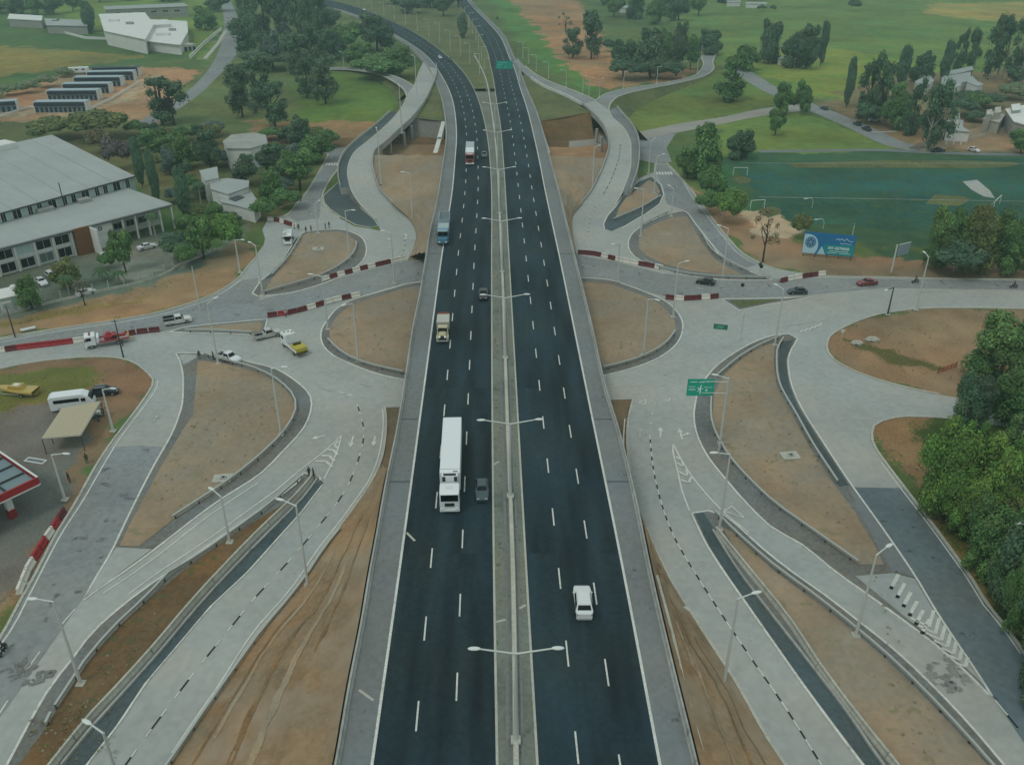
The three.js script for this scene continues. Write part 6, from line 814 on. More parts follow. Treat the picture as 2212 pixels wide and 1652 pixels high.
const riderGeo = (() => { const top = [0.02, 0.022, 0.026], legs = [0.025, 0.03, 0.045], A = []; for (const s of [-1, 1]) A.push([s * 0.1, 0.86, 0.16, 0.09, s * 0.2, 0.78, -0.24, 0.065, legs], [s * 0.2, 0.78, -0.24, 0.06, s * 0.18, 0.36, -0.06, 0.042, legs], [s * 0.18, 0.32, -0.06, 0.045, s * 0.18, 0.3, -0.22, 0.035, HR], [s * 0.19, 1.3, 0.02, 0.06, s * 0.27, 1.1, -0.18, 0.045, top], [s * 0.27, 1.1, -0.18, 0.042, s * 0.27, 1.04, -0.44, 0.035, SK], [s * 0.27, 1.04, -0.44, 0.036, s * 0.24, 1.03, -0.5, 0.026, SK]); A.push([0, 0.9, 0.16, 0.14, 0, 1.1, 0.1, 0.13, top], [-0.1, 1.26, 0.03, 0.12, 0.1, 1.26, 0.03, 0.12, top], [0, 1.34, 0, 0.06, 0, 1.44, -0.04, 0.05, SK], [0, 1.52, -0.05, 0.1, 0, 1.56, -0.04, 0.1, SK], [0, 1.6, -0.02, 0.12, 0, 1.56, 0, 0.12, [0.04, 0.04, 0.045]]); return bodyGeo(A, 44, [-0.6, 0.1, -0.8], [0.6, 1.8, 0.5]); })();
function motorcycle(label, hex, x, y, x2, y2, h) { const o = auto('motorcycle', label, 'motorcycle'), p = paintMat(hex); for (const z of [-0.66, 0.62]) { const w = part('wheel', rimGeo(0.3, 0.08), M.rim, o, [0, 0.3, z]); part('tyre', tyreGeo(0.3, 0.12), M.tyre, w); } part('tank', rbox(0.3, 0.26, 0.5, 0.1, 0, 0.8, -0.2), p, o); part('seat', rbox(0.28, 0.12, 0.7, 0.05, 0, 0.78, 0.35), M.dark, o); part('engine', rbox(0.3, 0.36, 0.4, 0.06, 0, 0.45, -0.05), M.post, o); part('fork', join([bar(new V3(-0.1, 0.3, -0.66), new V3(-0.1, 0.95, -0.45), 0.03), bar(new V3(0.1, 0.3, -0.66), new V3(0.1, 0.95, -0.45), 0.03), bar(new V3(-0.36, 1.03, -0.45), new V3(0.36, 1.03, -0.45), 0.025)]), M.post, o); part('headlight', new THREE.SphereGeometry(0.11, 10, 8), M.lampglass, o, [0, 0.88, -0.6]); place(o, x, y, x2, y2, h); const r = auto('person', 'rider in dark clothes on the ' + label, 'person'); part('body', riderGeo, skinM, r); place(r, x, y, x2, y2, h); }
motorcycle('black motorcycle at the western edge of the dashed road', 0x1a1c1e, 8, 1409, -4, 1430, Y2 + 0.02); motorcycle('dark motorcycle on the main road behind the red car', 0x402020, 1978, 611, 1950, 613, Y2 + 0.02); motorcycle('black motorcycle far up the eastern carriageway', 0x14181a, 1113, 112, 1107, 100, hd(112) + 0.02); motorcycle('black motorcycle at the eastern end of the main road', 0x14181a, 2190, 622, 2160, 622, Y2 + 0.02);
// ---------- trees ----------
// a crown of small leaf clusters: lumps [x, y, z, radius] in a unit crown (height 1 from y = 0, width about 1)
function crownGeo(lumps, n, leaf, droop = 0, core = 0.62) {
  const pos = [], col = [], nor = [], put = (p, c) => { pos.push(p.x, p.y, p.z); col.push(...c); }, tot = lumps.reduce((s, l) => s + l[3] * l[3], 0);
  for (const [x, y, z, r] of lumps) {
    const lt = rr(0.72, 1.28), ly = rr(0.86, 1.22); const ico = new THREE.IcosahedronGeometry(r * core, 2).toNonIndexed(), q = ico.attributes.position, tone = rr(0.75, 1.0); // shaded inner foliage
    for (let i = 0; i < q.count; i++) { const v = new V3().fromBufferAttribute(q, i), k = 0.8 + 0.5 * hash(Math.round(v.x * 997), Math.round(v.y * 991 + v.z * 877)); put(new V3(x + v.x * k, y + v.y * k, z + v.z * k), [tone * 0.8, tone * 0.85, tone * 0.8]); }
    const m = Math.round(n * r * r / tot);
    for (let i = 0; i < m; i++) {
      const u = rr(-1, 1), a = rr(0, 6.283), s = Math.sqrt(1 - u * u), d = new V3(s * Math.cos(a), u, s * Math.sin(a)); if (d.y < -0.35 && rnd() < 0.5) d.y *= -1;
      const c = new V3(x, y, z).addScaledVector(d, r * (0.72 + 0.38 * Math.pow(rnd(), 0.7))); c.y -= droop * rnd() * rnd();
      const nn = d.clone().add(new V3(rr(-0.7, 0.7), rr(-0.4, 0.9), rr(-0.7, 0.7))).normalize(), t = new V3(rr(-1, 1), rr(-1, 1), rr(-1, 1)).cross(nn).normalize(), b = nn.clone().cross(t), L = leaf * rr(0.6, 1.3), w = L * rr(0.45, 0.8), g = rr(0.7, 1.35) * lt, warm = rr(0.85, 1.25), cc = [g * warm * ly, g, g * rr(0.7, 1.0)];
      const A = c.clone().addScaledVector(t, -L), B = c.clone().addScaledVector(b, w), C = c.clone().addScaledVector(t, L), D = c.clone().addScaledVector(b, -w); put(A, cc); put(B, cc); put(C, cc); put(A, cc); put(C, cc); put(D, cc);
    }
  }
  const g = new THREE.BufferGeometry(); g.setAttribute('position', new THREE.Float32BufferAttribute(pos, 3)); g.setAttribute('color', new THREE.Float32BufferAttribute(col, 3)); g.computeVertexNormals(); return g;
}
const lumpsOf = { // several shapes of each kind
  broad: () => { const l = [[0, 0.5, 0, 0.33]]; for (let i = 0; i < 13; i++) { const a = i * 2.4 + rr(-0.4, 0.4), y = rr(0.08, 0.86), k = rr(0.22, 0.36) * Math.sqrt(Math.max(0.1, 1 - (2 * y - 0.95) ** 2)); l.push([k * Math.cos(a), y, k * Math.sin(a), rr(0.11, 0.2) * (y > 0.7 ? 0.85 : 1)]); } return l; },
  gum: () => { const l = []; for (let i = 0; i < 24; i++) { const y = rr(0.04, 0.93), a = i * 2.4 + rr(-0.5, 0.5), k = rr(0.08, 0.42) * (1 - 0.8 * Math.abs(y - 0.45)); l.push([k * Math.cos(a), y, k * Math.sin(a), rr(0.085, 0.175)]); } return l; },
  column: () => { const l = []; for (let i = 0; i < 14; i++) { const y = 0.06 + i / 14 * 0.9, r = 0.3 * Math.pow(Math.sin(Math.PI * (0.14 + 0.82 * (1 - y))), 0.7); l.push([rr(-0.12, 0.12), y, rr(-0.12, 0.12), Math.max(0.09, r * rr(0.75, 1.05))]); } return l; },
  shrub: () => { const l = []; for (let i = 0; i < 14; i++) { const a = i * 2.4, k = Math.sqrt(i / 14) * 0.38; l.push([k * Math.cos(a), 0.16 + rr(0.3, 0.56) * Math.sqrt(1 - 4.2 * k * k), k * Math.sin(a), rr(0.14, 0.24)]); } return l; },
  sparse: () => { const l = []; for (let i = 0; i < 12; i++) { const y = rr(0.2, 0.95), a = i * 2.4, k = rr(0.15, 0.45); l.push([k * Math.cos(a), y, k * Math.sin(a), rr(0.05, 0.1)]); } return l; },
};
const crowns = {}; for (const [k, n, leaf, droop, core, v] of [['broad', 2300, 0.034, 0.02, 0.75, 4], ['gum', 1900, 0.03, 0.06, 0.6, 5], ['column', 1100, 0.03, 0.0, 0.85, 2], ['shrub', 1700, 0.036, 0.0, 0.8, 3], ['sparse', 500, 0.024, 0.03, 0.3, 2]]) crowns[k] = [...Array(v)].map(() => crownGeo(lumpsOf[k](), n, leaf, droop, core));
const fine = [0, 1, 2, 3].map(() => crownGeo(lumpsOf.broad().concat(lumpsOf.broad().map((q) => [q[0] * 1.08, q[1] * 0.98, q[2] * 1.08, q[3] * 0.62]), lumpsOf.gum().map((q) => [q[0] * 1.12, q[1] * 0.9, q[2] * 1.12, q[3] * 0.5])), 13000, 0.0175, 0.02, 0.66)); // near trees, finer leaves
const leafM = {}; function leaves(r, g, b) { const k = [r, g, b].join(); return leafM[k] ||= new THREE.MeshStandardMaterial({ color: new THREE.Color().setRGB(r, g, b), vertexColors: true, roughness: 0.85, side: THREE.DoubleSide }); }
const TONE = { dark: leaves(0.075, 0.142, 0.078), gum: leaves(0.095, 0.155, 0.09), mid: leaves(0.1, 0.205, 0.062), bright: leaves(0.118, 0.235, 0.046), olive: leaves(0.145, 0.185, 0.062), blue: leaves(0.11, 0.175, 0.15), purple: leaves(0.14, 0.12, 0.125), brown: leaves(0.17, 0.15, 0.085), pale: leaves(0.22, 0.27, 0.16) };
const barkM = { dark: mat(0x3a332b, 0.9), pale: mat(0x9a938a, 0.85) };
const trunkGeos = [0, 1, 2].map((v) => { // tapered bole with limbs, height 1
  const g = []; const tube = (pts, r) => { for (let i = 0; i + 1 < pts.length; i++) g.push(bar(pts[i], pts[i + 1], r * (1 - 0.28 * i), r * (1 - 0.28 * (i + 1)), 7)); };
  const top = new V3(rr(-0.05, 0.05), 0.62, rr(-0.05, 0.05)); tube([new V3(0, -0.02, 0), new V3(rr(-0.03, 0.03), 0.3, rr(-0.03, 0.03)), top], 0.036);
  for (let k = 0; k < 5; k++) { const a = k * 1.257 + v, y = rr(0.26, 0.56), p = new V3(0, y, 0).lerp(top, 0.3).setY(y), L = rr(0.16, 0.28); tube([p, p.clone().add(new V3(Math.cos(a) * L * 0.5, L * 0.5, Math.sin(a) * L * 0.5)), p.clone().add(new V3(Math.cos(a) * L, L * 1.1, Math.sin(a) * L))], 0.017); } tube([top, new V3(top.x + 0.04, 0.9, 0)], 0.02); return join(g);
});
let tn = 0;
// kind, tone, left, right, top, foot (all in the picture), label; share = how far up the crown starts
function tree(kind, tone, x0, x1, yt, yb, label, { start = 0.12, bark = 'dark', group, near = false, h = 0, name, trunks = 1 } = {}) {
  const p = G((x0 + x1) / 2, yb, h), s = pxPerM(p), H = Math.max(1.2, hAt(p, yt) - h), w = (x1 - x0) / s * (kind === 'gum' ? 1.2 : 1.04);
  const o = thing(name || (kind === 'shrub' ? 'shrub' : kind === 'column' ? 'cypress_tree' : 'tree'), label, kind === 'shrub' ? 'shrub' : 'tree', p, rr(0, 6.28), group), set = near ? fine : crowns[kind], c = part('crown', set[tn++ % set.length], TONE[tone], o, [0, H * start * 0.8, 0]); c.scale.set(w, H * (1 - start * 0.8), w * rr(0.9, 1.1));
  if (kind !== 'shrub') for (let i = 0; i < trunks; i++) { const t = part('trunk', trunkGeos[tn % 3], barkM[bark], o, trunks > 1 ? [rr(-0.25, 0.25) * w, 0, rr(-0.25, 0.25) * w] : undefined); const k = Math.max(2.2, Math.min(w, H)) * 0.9; t.scale.set(k, H * 0.92, k); }
  return o;
}
// west
tree('gum', 'dark', 323, 408, 163, 266, 'big dark lone tree beside the access road, many trunks', { start: 0.12, trunks: 3 });
tree('shrub', 'olive', 160, 282, 226, 300, 'large olive green bush mass behind the warehouse');
tree('shrub', 'olive', 60, 170, 246, 300, 'dull green bush row along the warehouse ridge');
tree('shrub', 'purple', 230, 292, 284, 368, 'purple grey leafless-looking tree crown right of the warehouse');
tree('shrub', 'brown', 190, 250, 268, 330, 'greyish brown bush between olive bush and purple tree');
tree('column', 'dark', 290, 324, 300, 404, 'dark cypress right at the warehouse corner');
tree('column', 'dark', 326, 356, 328, 448, 'tall dark cypress in the middle of the three by the warehouse');
tree('column', 'dark', 382, 428, 366, 480, 'dark cypress beside the office porch');
tree('broad', 'mid', 302, 382, 276, 340, 'green tree behind the first cypress');
tree('broad', 'mid', 374, 430, 284, 366, 'green tree left of the plain white tank building');
tree('broad', 'blue', 344, 390, 314, 378, 'blue grey young tree between two green ones');
tree('broad', 'dark', 426, 488, 274, 372, 'dark tree right against the plain white tank building');
tree('broad', 'olive', 440, 484, 268, 312, 'yellowish small tree by the tank building corner');
tree('broad', 'dark', 618, 682, 246, 318, 'dark tree at the edge of the brown stream bank');
tree('broad', 'mid', 640, 722, 284, 350, 'green tree before the underpass of the western ramp');
tree('broad', 'dark', 556, 634, 306, 384, 'dark tree on the north side of the courtyard house');
tree('broad', 'mid', 606, 690, 320, 410, 'leafy green tree west of the zebra crossing road');
tree('broad', 'mid', 560, 626, 356, 440, 'green tree right of the courtyard house');
tree('shrub', 'mid', 596, 654, 400, 452, 'rounded bush at the kerb of the road to the zebra crossing');
tree('broad', 'dark', 500, 566, 330, 400, 'very dark tree shading the courtyard house roof');
tree('shrub', 'mid', 545, 600, 420, 476, 'bush above the barrier row by the workers');
tree('gum', 'dark', 556, 632, 178, 276, 'tall dark tree with bare trunk at the meadow edge', { start: 0.18 });
tree('gum', 'gum', 636, 690, 126, 212, 'grey green tall tree at the left rim of the meadow', { start: 0.18 });
tree('gum', 'gum', 672, 736, 120, 224, 'brownish drooping tall tree at the meadow corner', { start: 0.12 });
tree('gum', 'gum', 488, 560, 140, 254, 'loose olive tree standing between access road and meadow', { start: 0.12 });
tree('gum', 'dark', 520, 600, 118, 232, 'tall dark tree in front of the western wood', { start: 0.12 });
tree('broad', 'mid', 796, 900, 96, 166, 'bright green bushy tree by the western slip road');
tree('broad', 'dark', 768, 862, 24, 110, 'dark dense tree hiding the western carriageway');
tree('broad', 'mid', 746, 812, 90, 152, 'green bush between dark tree and loop road');
{ const spots = [[510, 566, -20, 82], [545, 610, -26, 100], [590, 650, -24, 88], [628, 690, -20, 112], [668, 716, -30, 92], [500, 560, 40, 128], [560, 622, 60, 150], [610, 668, 70, 160], [650, 712, 52, 146], [700, 752, 60, 130], [520, 570, -60, 40], [590, 640, -60, 40], [640, 700, -64, 44], [690, 742, 20, 96]], w = ['grey green', 'dark', 'blue green', 'tall', 'loose', 'dense', 'dull green']; spots.forEach(([a, b, t, f], i) => tree(i % 3 ? 'gum' : 'broad', ['gum', 'dark', 'blue', 'gum'][i % 4], a, b, t, f, `${w[i % 7]} tree, ${ORD[i]} from the access road in the western wood`, { start: 0.09, group: 'trees of the wood west of the highway' })); }
[[860, 920, -20, 30], [930, 985, -26, 36], [985, 1015, 30, 84], [900, 960, -40, 18], [820, 880, -50, 10], [960, 1020, -50, 16]].forEach(([a, b, t, f], i) => tree(i === 2 ? 'column' : 'broad', i % 2 ? 'dark' : 'gum', a, b, t, f, ['dark tree at the top between the two carriageways', 'broad dark tree in the wide grass median', 'dark conical tree beside the far eastern carriageway', 'hazy tree behind the median trees', 'hazy tree left of the median at the top edge', 'hazy tree at the top beside the eastern carriageway'][i], { start: 0.07 }));
tree('column', 'dark', 176, 216, 4, 70, 'dark tree before the white factory block');
tree('broad', 'mid', 412, 476, 12, 64, 'round green tree by the access road at the white complex');
tree('broad', 'dark', 440, 500, -20, 24, 'dark tree at the top edge beyond the access road');
[[-40, 30, 0, 28], [18, 60, -14, 30], [56, 96, -10, 32], [92, 140, -16, 30], [136, 180, -20, 24], [112, 136, 40, 62], [28, 70, -40, 6], [100, 170, -40, 4], [190, 240, -40, 4], [250, 310, -44, 0], [330, 400, -44, 2]].forEach(([a, b, t, f], i) => tree('broad', i % 2 ? 'dark' : 'mid', a, b, t, f, `dark green tree, ${ORD[i]} from the west in the far line above the fields`, { start: 0.06, group: 'far trees above the western fields' }));
[[0, 44, 178, 206], [36, 84, 170, 200], [78, 124, 158, 188], [118, 158, 142, 166], [-60, 6, 190, 220]].forEach(([a, b, t, f], i) => tree('shrub', 'pale', a, b, t, f, `pale dusty bush, ${ORD[i]} from the west along the building site edge`, { group: 'pale bushes along the building site' }));
// office yard
tree('broad', 'mid', 242, 302, 496, 588, 'green tree in front of the white office wall with emblem', { start: 0.09 });
tree('broad', 'olive', 114, 188, 556, 624, 'flat olive tree before the office windows', { start: 0.27 });
tree('broad', 'mid', 38, 100, 588, 668, 'green tree near the pale blue hut', { start: 0.12 });
tree('shrub', 'dark', 352, 432, 494, 562, 'dark shrub group below the porch columns');
tree('broad', 'mid', 408, 474, 468, 560, 'green tree by the parked pale car', { start: 0.06 });
tree('shrub', 'bright', 446, 532, 454, 545, 'bright green bush heap at the yard corner before the utility truck');
tree('shrub', 'mid', 380, 432, 520, 578, 'low green bush at the fence near the parked cars');
tree('sparse', 'brown', 160, 206, 600, 660, 'nearly bare small tree on the dry strip outside the yard fence', { start: 0.18 });
tree('shrub', 'mid', 214, 252, 540, 580, 'low green hedge at the white office wall');
function palm(x, y, yt, label) { const p = G(x, y), H = hAt(p, yt), o = thing('palm_tree', label, 'palm tree', p, rnd() * 6); part('trunk', new THREE.CylinderGeometry(0.14, 0.24, H, 8).translate(0, H / 2, 0), barkM.pale, o); for (let k = 0; k < 13; k++) { const a = k * 2.4, e = 0.5 + 0.5 * (k % 3) / 2, P = []; for (let i = 0; i <= 5; i++) { const t = i / 5; P.push(new V3(Math.cos(a) * 2.3 * t, H + 1.3 * e * t - 2.2 * t * t, Math.sin(a) * 2.3 * t)); } const A = [], B = []; P.forEach((q, i) => { const w = 0.34 * Math.sin(Math.PI * (0.15 + 0.82 * i / 5)), s = side(P, i); A.push(q.clone().addScaledVector(s, w).setY(q.y - w * 0.6)); B.push(q.clone().addScaledVector(s, -w).setY(q.y - w * 0.6)); }); part('frond', join([ribbon(A, P), ribbon(P, B)]), mat(0x3d5a34, 0.8), o); } return o; }
palm(336, 512, 462, 'palm before the office porch roof'); palm(222, 606, 580, 'small palm on the yard near the fence, left one'); palm(258, 612, 586, 'small palm on the yard near the fence, right one'); palm(434, 440, 394, 'palm beside the courtyard house'); palm(150, 640, 596, 'short palm between flat olive tree and fence');
// east
tree('sparse', 'gum', 1204, 1240, 26, 70, 'thin open tree on the brown park ground', { start: 0.12 });
tree('gum', 'gum', 1212, 1262, 58, 126, 'tree at the left end of the brown park', { start: 0.12 }); tree('gum', 'dark', 1250, 1304, 26, 128, 'dark tall tree in the brown park near the slip road', { start: 0.09 });
tree('broad', 'dark', 1316, 1376, 84, 166, 'dark tree left in the brown park clump', { start: 0.15 }); tree('broad', 'gum', 1356, 1440, 50, 168, 'broad tall tree in the middle of the brown park clump', { start: 0.15, trunks: 2 }); tree('broad', 'mid', 1404, 1456, 60, 150, 'lighter tree at the right of the brown park clump', { start: 0.15 });
tree('broad', 'gum', 1436, 1486, 40, 164, 'tree beside the loop road lamps', { start: 0.12 }); tree('broad', 'mid', 1470, 1512, 74, 152, 'small tree inside the eastern loop bend', { start: 0.09 });
tree('broad', 'dark', 1496, 1562, 58, 118, 'round dark tree behind the end of the loop road', { start: 0.06 }); tree('broad', 'mid', 1580, 1644, 92, 152, 'green bushes beyond the loop road end', { start: 0.06 });
tree('gum', 'mid', 1540, 1620, 112, 218, 'open green tree with drooping clumps on the loop meadow', { start: 0.12 });
[[1300, 1352, -14, 36], [1344, 1400, -22, 40], [1390, 1440, -10, 52], [1436, 1496, -20, 44], [1488, 1530, -24, 34], [1540, 1600, -44, 6], [1280, 1330, -50, 10], [1400, 1460, -50, 8], [1600, 1660, -46, 0]].forEach(([a, b, t, f], i) => tree('broad', i % 2 ? 'dark' : 'mid', a, b, t, f, `hazy dark tree, ${ORD[i]} from the west behind the brown park`, { start: 0.06, group: 'trees behind the brown park' }));
tree('broad', 'dark', 1628, 1690, 34, 136, 'dark tree at the left of the clump above the low white shed', { start: 0.06 }); tree('broad', 'dark', 1680, 1744, 60, 146, 'dark broad tree in the clump above the low white shed', { start: 0.03 }); tree('broad', 'dark', 1712, 1772, 46, 150, 'tall dark tree of the clump above the low white shed', { start: 0.03 }); tree('column', 'dark', 1760, 1784, 50, 142, 'slim dark poplar at the end of the shed clump');
tree('column', 'dark', 1814, 1842, 128, 232, 'slim dark poplar in front of the eastern tree row'); tree('gum', 'dark', 1840, 1902, 118, 256, 'tall dark tree, biggest of the eastern row', { start: 0.05 }); tree('gum', 'dark', 1868, 1926, 124, 262, 'dark tree behind the biggest of the eastern row', { start: 0.06 });
tree('column', 'dark', 1926, 1964, 102, 190, 'dark poplar behind the eastern row, left of pair'); tree('broad', 'dark', 1962, 2020, 106, 178, 'block of dark trees before the long white roof', { start: 0.03 }); tree('column', 'dark', 2020, 2052, 92, 182, 'slim dark tree beside the long white roof'); tree('gum', 'dark', 2056, 2084, 64, 150, 'narrow dark tree behind the long white roof, left', { start: 0.06 }); tree('gum', 'dark', 2078, 2110, 60, 148, 'narrow dark tree behind the long white roof, right', { start: 0.06 });
tree('gum', 'dark', 2112, 2172, 34, 172, 'massive dark tree at the upper eastern corner, left half', { start: 0.07, bark: 'pale', trunks: 2 }); tree('gum', 'dark', 2160, 2230, 38, 180, 'massive dark tree at the upper eastern corner, right half', { start: 0.07, bark: 'pale', trunks: 2 });
tree('broad', 'mid', 1898, 1966, 176, 278, 'green tree low in the eastern row near the side street', { start: 0.03 }); tree('gum', 'dark', 1944, 1990, 172, 292, 'dark tree left of the tall one by the porch house', { start: 0.06 }); tree('gum', 'dark', 1974, 2046, 176, 322, 'tall dark tree right before the porch house', { start: 0.09, bark: 'pale', trunks: 2 });
tree('broad', 'mid', 1666, 1712, 172, 248, 'green tree at the side street corner, left of two', { start: 0.09, bark: 'pale' }); tree('broad', 'mid', 1706, 1752, 170, 246, 'green tree at the side street corner, right of two', { start: 0.09, bark: 'pale' }); tree('broad', 'mid', 1652, 1696, 234, 292, 'smaller green tree below the side street pair', { start: 0.06 });
tree('broad', 'mid', 1480, 1562, 252, 388, 'big green tree above the teal playing field corner', { start: 0.03 }); tree('broad', 'dark', 1562, 1628, 276, 342, 'round dark bushy tree at the top of the playing field', { start: 0.01 }); tree('broad', 'mid', 1456, 1512, 314, 386, 'green tree beside the zebra crossing lamp', { start: 0.06 }); tree('shrub', 'mid', 1500, 1562, 350, 436, 'leafy bush below the big tree at the field corner'); tree('shrub', 'bright', 1536, 1606, 396, 482, 'yellow green bush at the near corner of the playing field'); tree('shrub', 'mid', 1500, 1556, 410, 462, 'green bush by the eastern road kerb');
tree('sparse', 'brown', 1612, 1684, 452, 566, 'nearly leafless dark tree before the pale patch', { start: 0.15 });
tree('shrub', 'olive', 1706, 1752, 452, 516, 'olive bush against the left end of the billboard');
tree('broad', 'mid', 1984, 2070, 440, 580, 'green tree left of the clump by the playing field', { start: 0.04, near: true }); tree('broad', 'olive', 2050, 2150, 424, 588, 'tall olive green tree in the clump by the playing field', { start: 0.04, near: true }); tree('broad', 'mid', 2120, 2230, 450, 592, 'leafy tree at the eastern edge by the playing field', { start: 0.04, near: true }); tree('shrub', 'dark', 2010, 2120, 510, 596, 'dark undergrowth below the field clump');
tree('broad', 'mid', 2076, 2240, 676, 820, 'dark green tree at the eastern edge above the driveway', { start: 0.02, near: true }); tree('broad', 'dark', 2040, 2140, 792, 925, 'dark round tree standing over the driveway end', { start: 0.02, near: true }); tree('broad', 'mid', 2120, 2250, 780, 930, 'green tree behind the driveway at the eastern edge', { start: 0.02, near: true });
tree('broad', 'bright', 1962, 2112, 884, 1120, 'big bright green tree by the eastern road bend', { start: 0.02, near: true }); tree('broad', 'bright', 2060, 2196, 930, 1150, 'second bright green tree overlapping the big one', { start: 0.02, near: true }); tree('broad', 'dark', 2150, 2290, 850, 1070, 'dark tree at the eastern edge behind the bright pair', { start: 0.02, near: true });
tree('broad', 'mid', 2055, 2195, 1070, 1240, 'green tree just below the bright pair', { start: 0.01, near: true }); tree('broad', 'dark', 2110, 2280, 1080, 1310, 'dark leafy tree behind the shrub lamp', { start: 0.01, near: true }); tree('shrub', 'mid', 2160, 2255, 1220, 1340, 'green shrub along the lower eastern road edge'); tree('shrub', 'dark', 2170, 2300, 1240, 1420, 'dark shrub at the lower eastern picture edge'); tree('shrub', 'olive', 1985, 2050, 1010, 1080, 'olive shrub at the foot of the bright tree'); tree('broad', 'dark', 2180, 2330, 1300, 1500, 'dark tree below the lower eastern edge', { start: 0.01, near: true });
tree('shrub', 'pale', 2150, 2216, 174, 214, 'pale dusty bush by the unfinished house'); tree('shrub', 'mid', 2080, 2140, 196, 240, 'green garden bush between the eastern houses'); tree('shrub', 'dark', 2040, 2110, 206, 250, 'dark garden bush behind the porch house'); tree('broad', 'mid', 2170, 2240, 280, 330, 'small tree below the grey house at the edge', { start: 0.06 });
tree('shrub', 'dark', 1830, 1860, -6, 24, 'dark block of trees alone on the far green field'); tree('shrub', 'dark', 1636, 1656, 8, 24, 'small dark bush at the far field edge, left'); tree('shrub', 'dark', 1662, 1676, 8, 24, 'small dark bush at the far field edge, right');
tree('shrub', 'dark', 1300, 1330, 80, 112, 'dark bush behind the brown park clump');
// ---------- weeds and stones ----------
{ const g = mk([], []); const P = [], I = []; for (let k = 0; k < 9; k++) { const a = k * 0.7, r = rr(0.08, 0.26), h = rr(0.12, 0.34), n = P.length / 3; P.push(0, 0, 0, Math.cos(a) * r, h, Math.sin(a) * r, Math.cos(a + 0.5) * r * 0.7, h * 0.5, Math.sin(a + 0.5) * r * 0.7); I.push(n, n + 1, n + 2); } const tuft = mk(P, I), stone = new THREE.IcosahedronGeometry(0.14, 1);
  const zones = [[60, 1560, 230, 1480, 260, 1640, 60, 1650, 260], [300, 1290, 420, 1290, 250, 1480, 180, 1480, 60], [1880, 1240, 1900, 1220, 1930, 1640, 2090, 1640, 60], [1480, 1420, 1560, 1480, 1680, 1640, 1540, 1640, 160], [440, 830, 620, 850, 520, 1000, 300, 1160, 130], [1560, 820, 1660, 760, 1840, 1150, 1620, 1000, 120], [720, 690, 900, 630, 880, 790, 740, 740, 50], [1260, 620, 1440, 660, 1420, 750, 1310, 790, 50], [1850, 720, 2060, 700, 2100, 830, 1860, 790, 160], [1900, 930, 1980, 920, 2080, 1180, 1960, 1060, 140], [-40, 805, 230, 800, 220, 860, -40, 900, 220], [30, 700, 480, 600, 510, 560, 60, 690, 160], [600, 520, 760, 510, 760, 560, 590, 620, 50], [520, 1480, 720, 1180, 740, 1640, 420, 1650, 90]];
  const n = zones.reduce((s, z) => s + z[8], 0); for (const [name, geo, m, share, label, cat] of [['weeds', tuft, mat(0x858052, 0.9), 0.35, 'scattered dry weeds and grass tufts on the bare earth', 'weeds'], ['loose_stones', stone, mat(0x8f8672, 0.9), 0.14, 'loose pale stones and clods scattered on the bare earth', 'stones']]) { const im = new THREE.InstancedMesh(geo, m, Math.floor(n * share)); let i = 0; const q = new THREE.Object3D(); for (const [a, b, c, d, e, f, g2, h2, k] of zones) for (let j = 0; j < k * share && i < im.count; j++) { const u = rnd(), v = rnd(), x = lerp(lerp(a, c, u), lerp(g2, e, u), v), y = lerp(lerp(b, d, u), lerp(h2, f, u), v), bankZone = (a === 520 || a === 1480); q.position.copy(G(x, y, bankZone ? 2.4 : 0.2)); if (bankZone) continue; q.rotation.set(0, rnd() * 6, 0); q.scale.setScalar(rr(0.5, 1.4) * 0.8); q.updateMatrix(); im.setMatrixAt(i++, q.matrix); } im.count = i; im.name = name; im.userData = { kind: 'stuff', label, category: cat }; scene.add(im); } }

for (const [x0, x1, yt, yb, k, l] of [[2025, 2135, 1010, 1160, 'bright', 'bright bush between the bright pair and the eastern kerb'], [2120, 2240, 1150, 1300, 'mid', 'wide green bush along the lower eastern road'], [2140, 2240, 1180, 1380, 'mid', 'leafy bush at the lower eastern edge, behind the shrub lamp'], [2120, 2230, 1060, 1180, 'olive', 'olive bush between bright pair and dark tree'], [2150, 2240, 900, 1000, 'mid', 'green bush right of the bright pair'], [2165, 2245, 1290, 1380, 'olive', 'dry olive bush at the road kerb near the chevrons']]) tree('shrub', k, x0, x1, yt, yb, l, { near: true });

{ // the green belt between the warehouse and the western ramp
  const spots = [[296, 286], [330, 300], [360, 296], [396, 300], [430, 294], [462, 288], [300, 322], [352, 330], [392, 338], [420, 352], [446, 340], [470, 352], [590, 296], [620, 302], [680, 300], [710, 312], [600, 336], [640, 342], [676, 346], [588, 366], [622, 372], [656, 378], [590, 398], [616, 410], [575, 330], [400, 376], [360, 360], [412, 410], [440, 420], [386, 430], [466, 470], [500, 480], [430, 470], [404, 486]];
  spots.forEach(([x, y], i) => { const w = 16 + 12 * hash(i, 3), t = 22 + 18 * hash(i, 9); tree(i % 3 === 1 ? 'broad' : 'shrub', ['mid', 'dark', 'olive', 'mid', 'dark', 'blue'][i % 6], x - w, x + w, y - t, y + 6, `${ORD[i % 26]} ${['leafy', 'dark', 'olive', 'dense', 'low', 'blue green'][i % 6]} bush ${i > 25 ? 'low beside the office end' : 'in the green belt right'} of the warehouse`, { group: 'bushes of the green belt right of the warehouse' }); });
}

for (const [x0, x1, yt, yb, k, l] of [[2200, 2290, 1300, 1430, 'mid', 'green bush low on the eastern edge beside the chevron road'], [2186, 2280, 1400, 1540, 'dark', 'dark bush at the eastern edge near the bottom'], [2150, 2220, 1170, 1270, 'bright', 'fresh green bush in front of the shrub lamp']]) tree('shrub', k, x0, x1, yt, yb, l, { near: true });
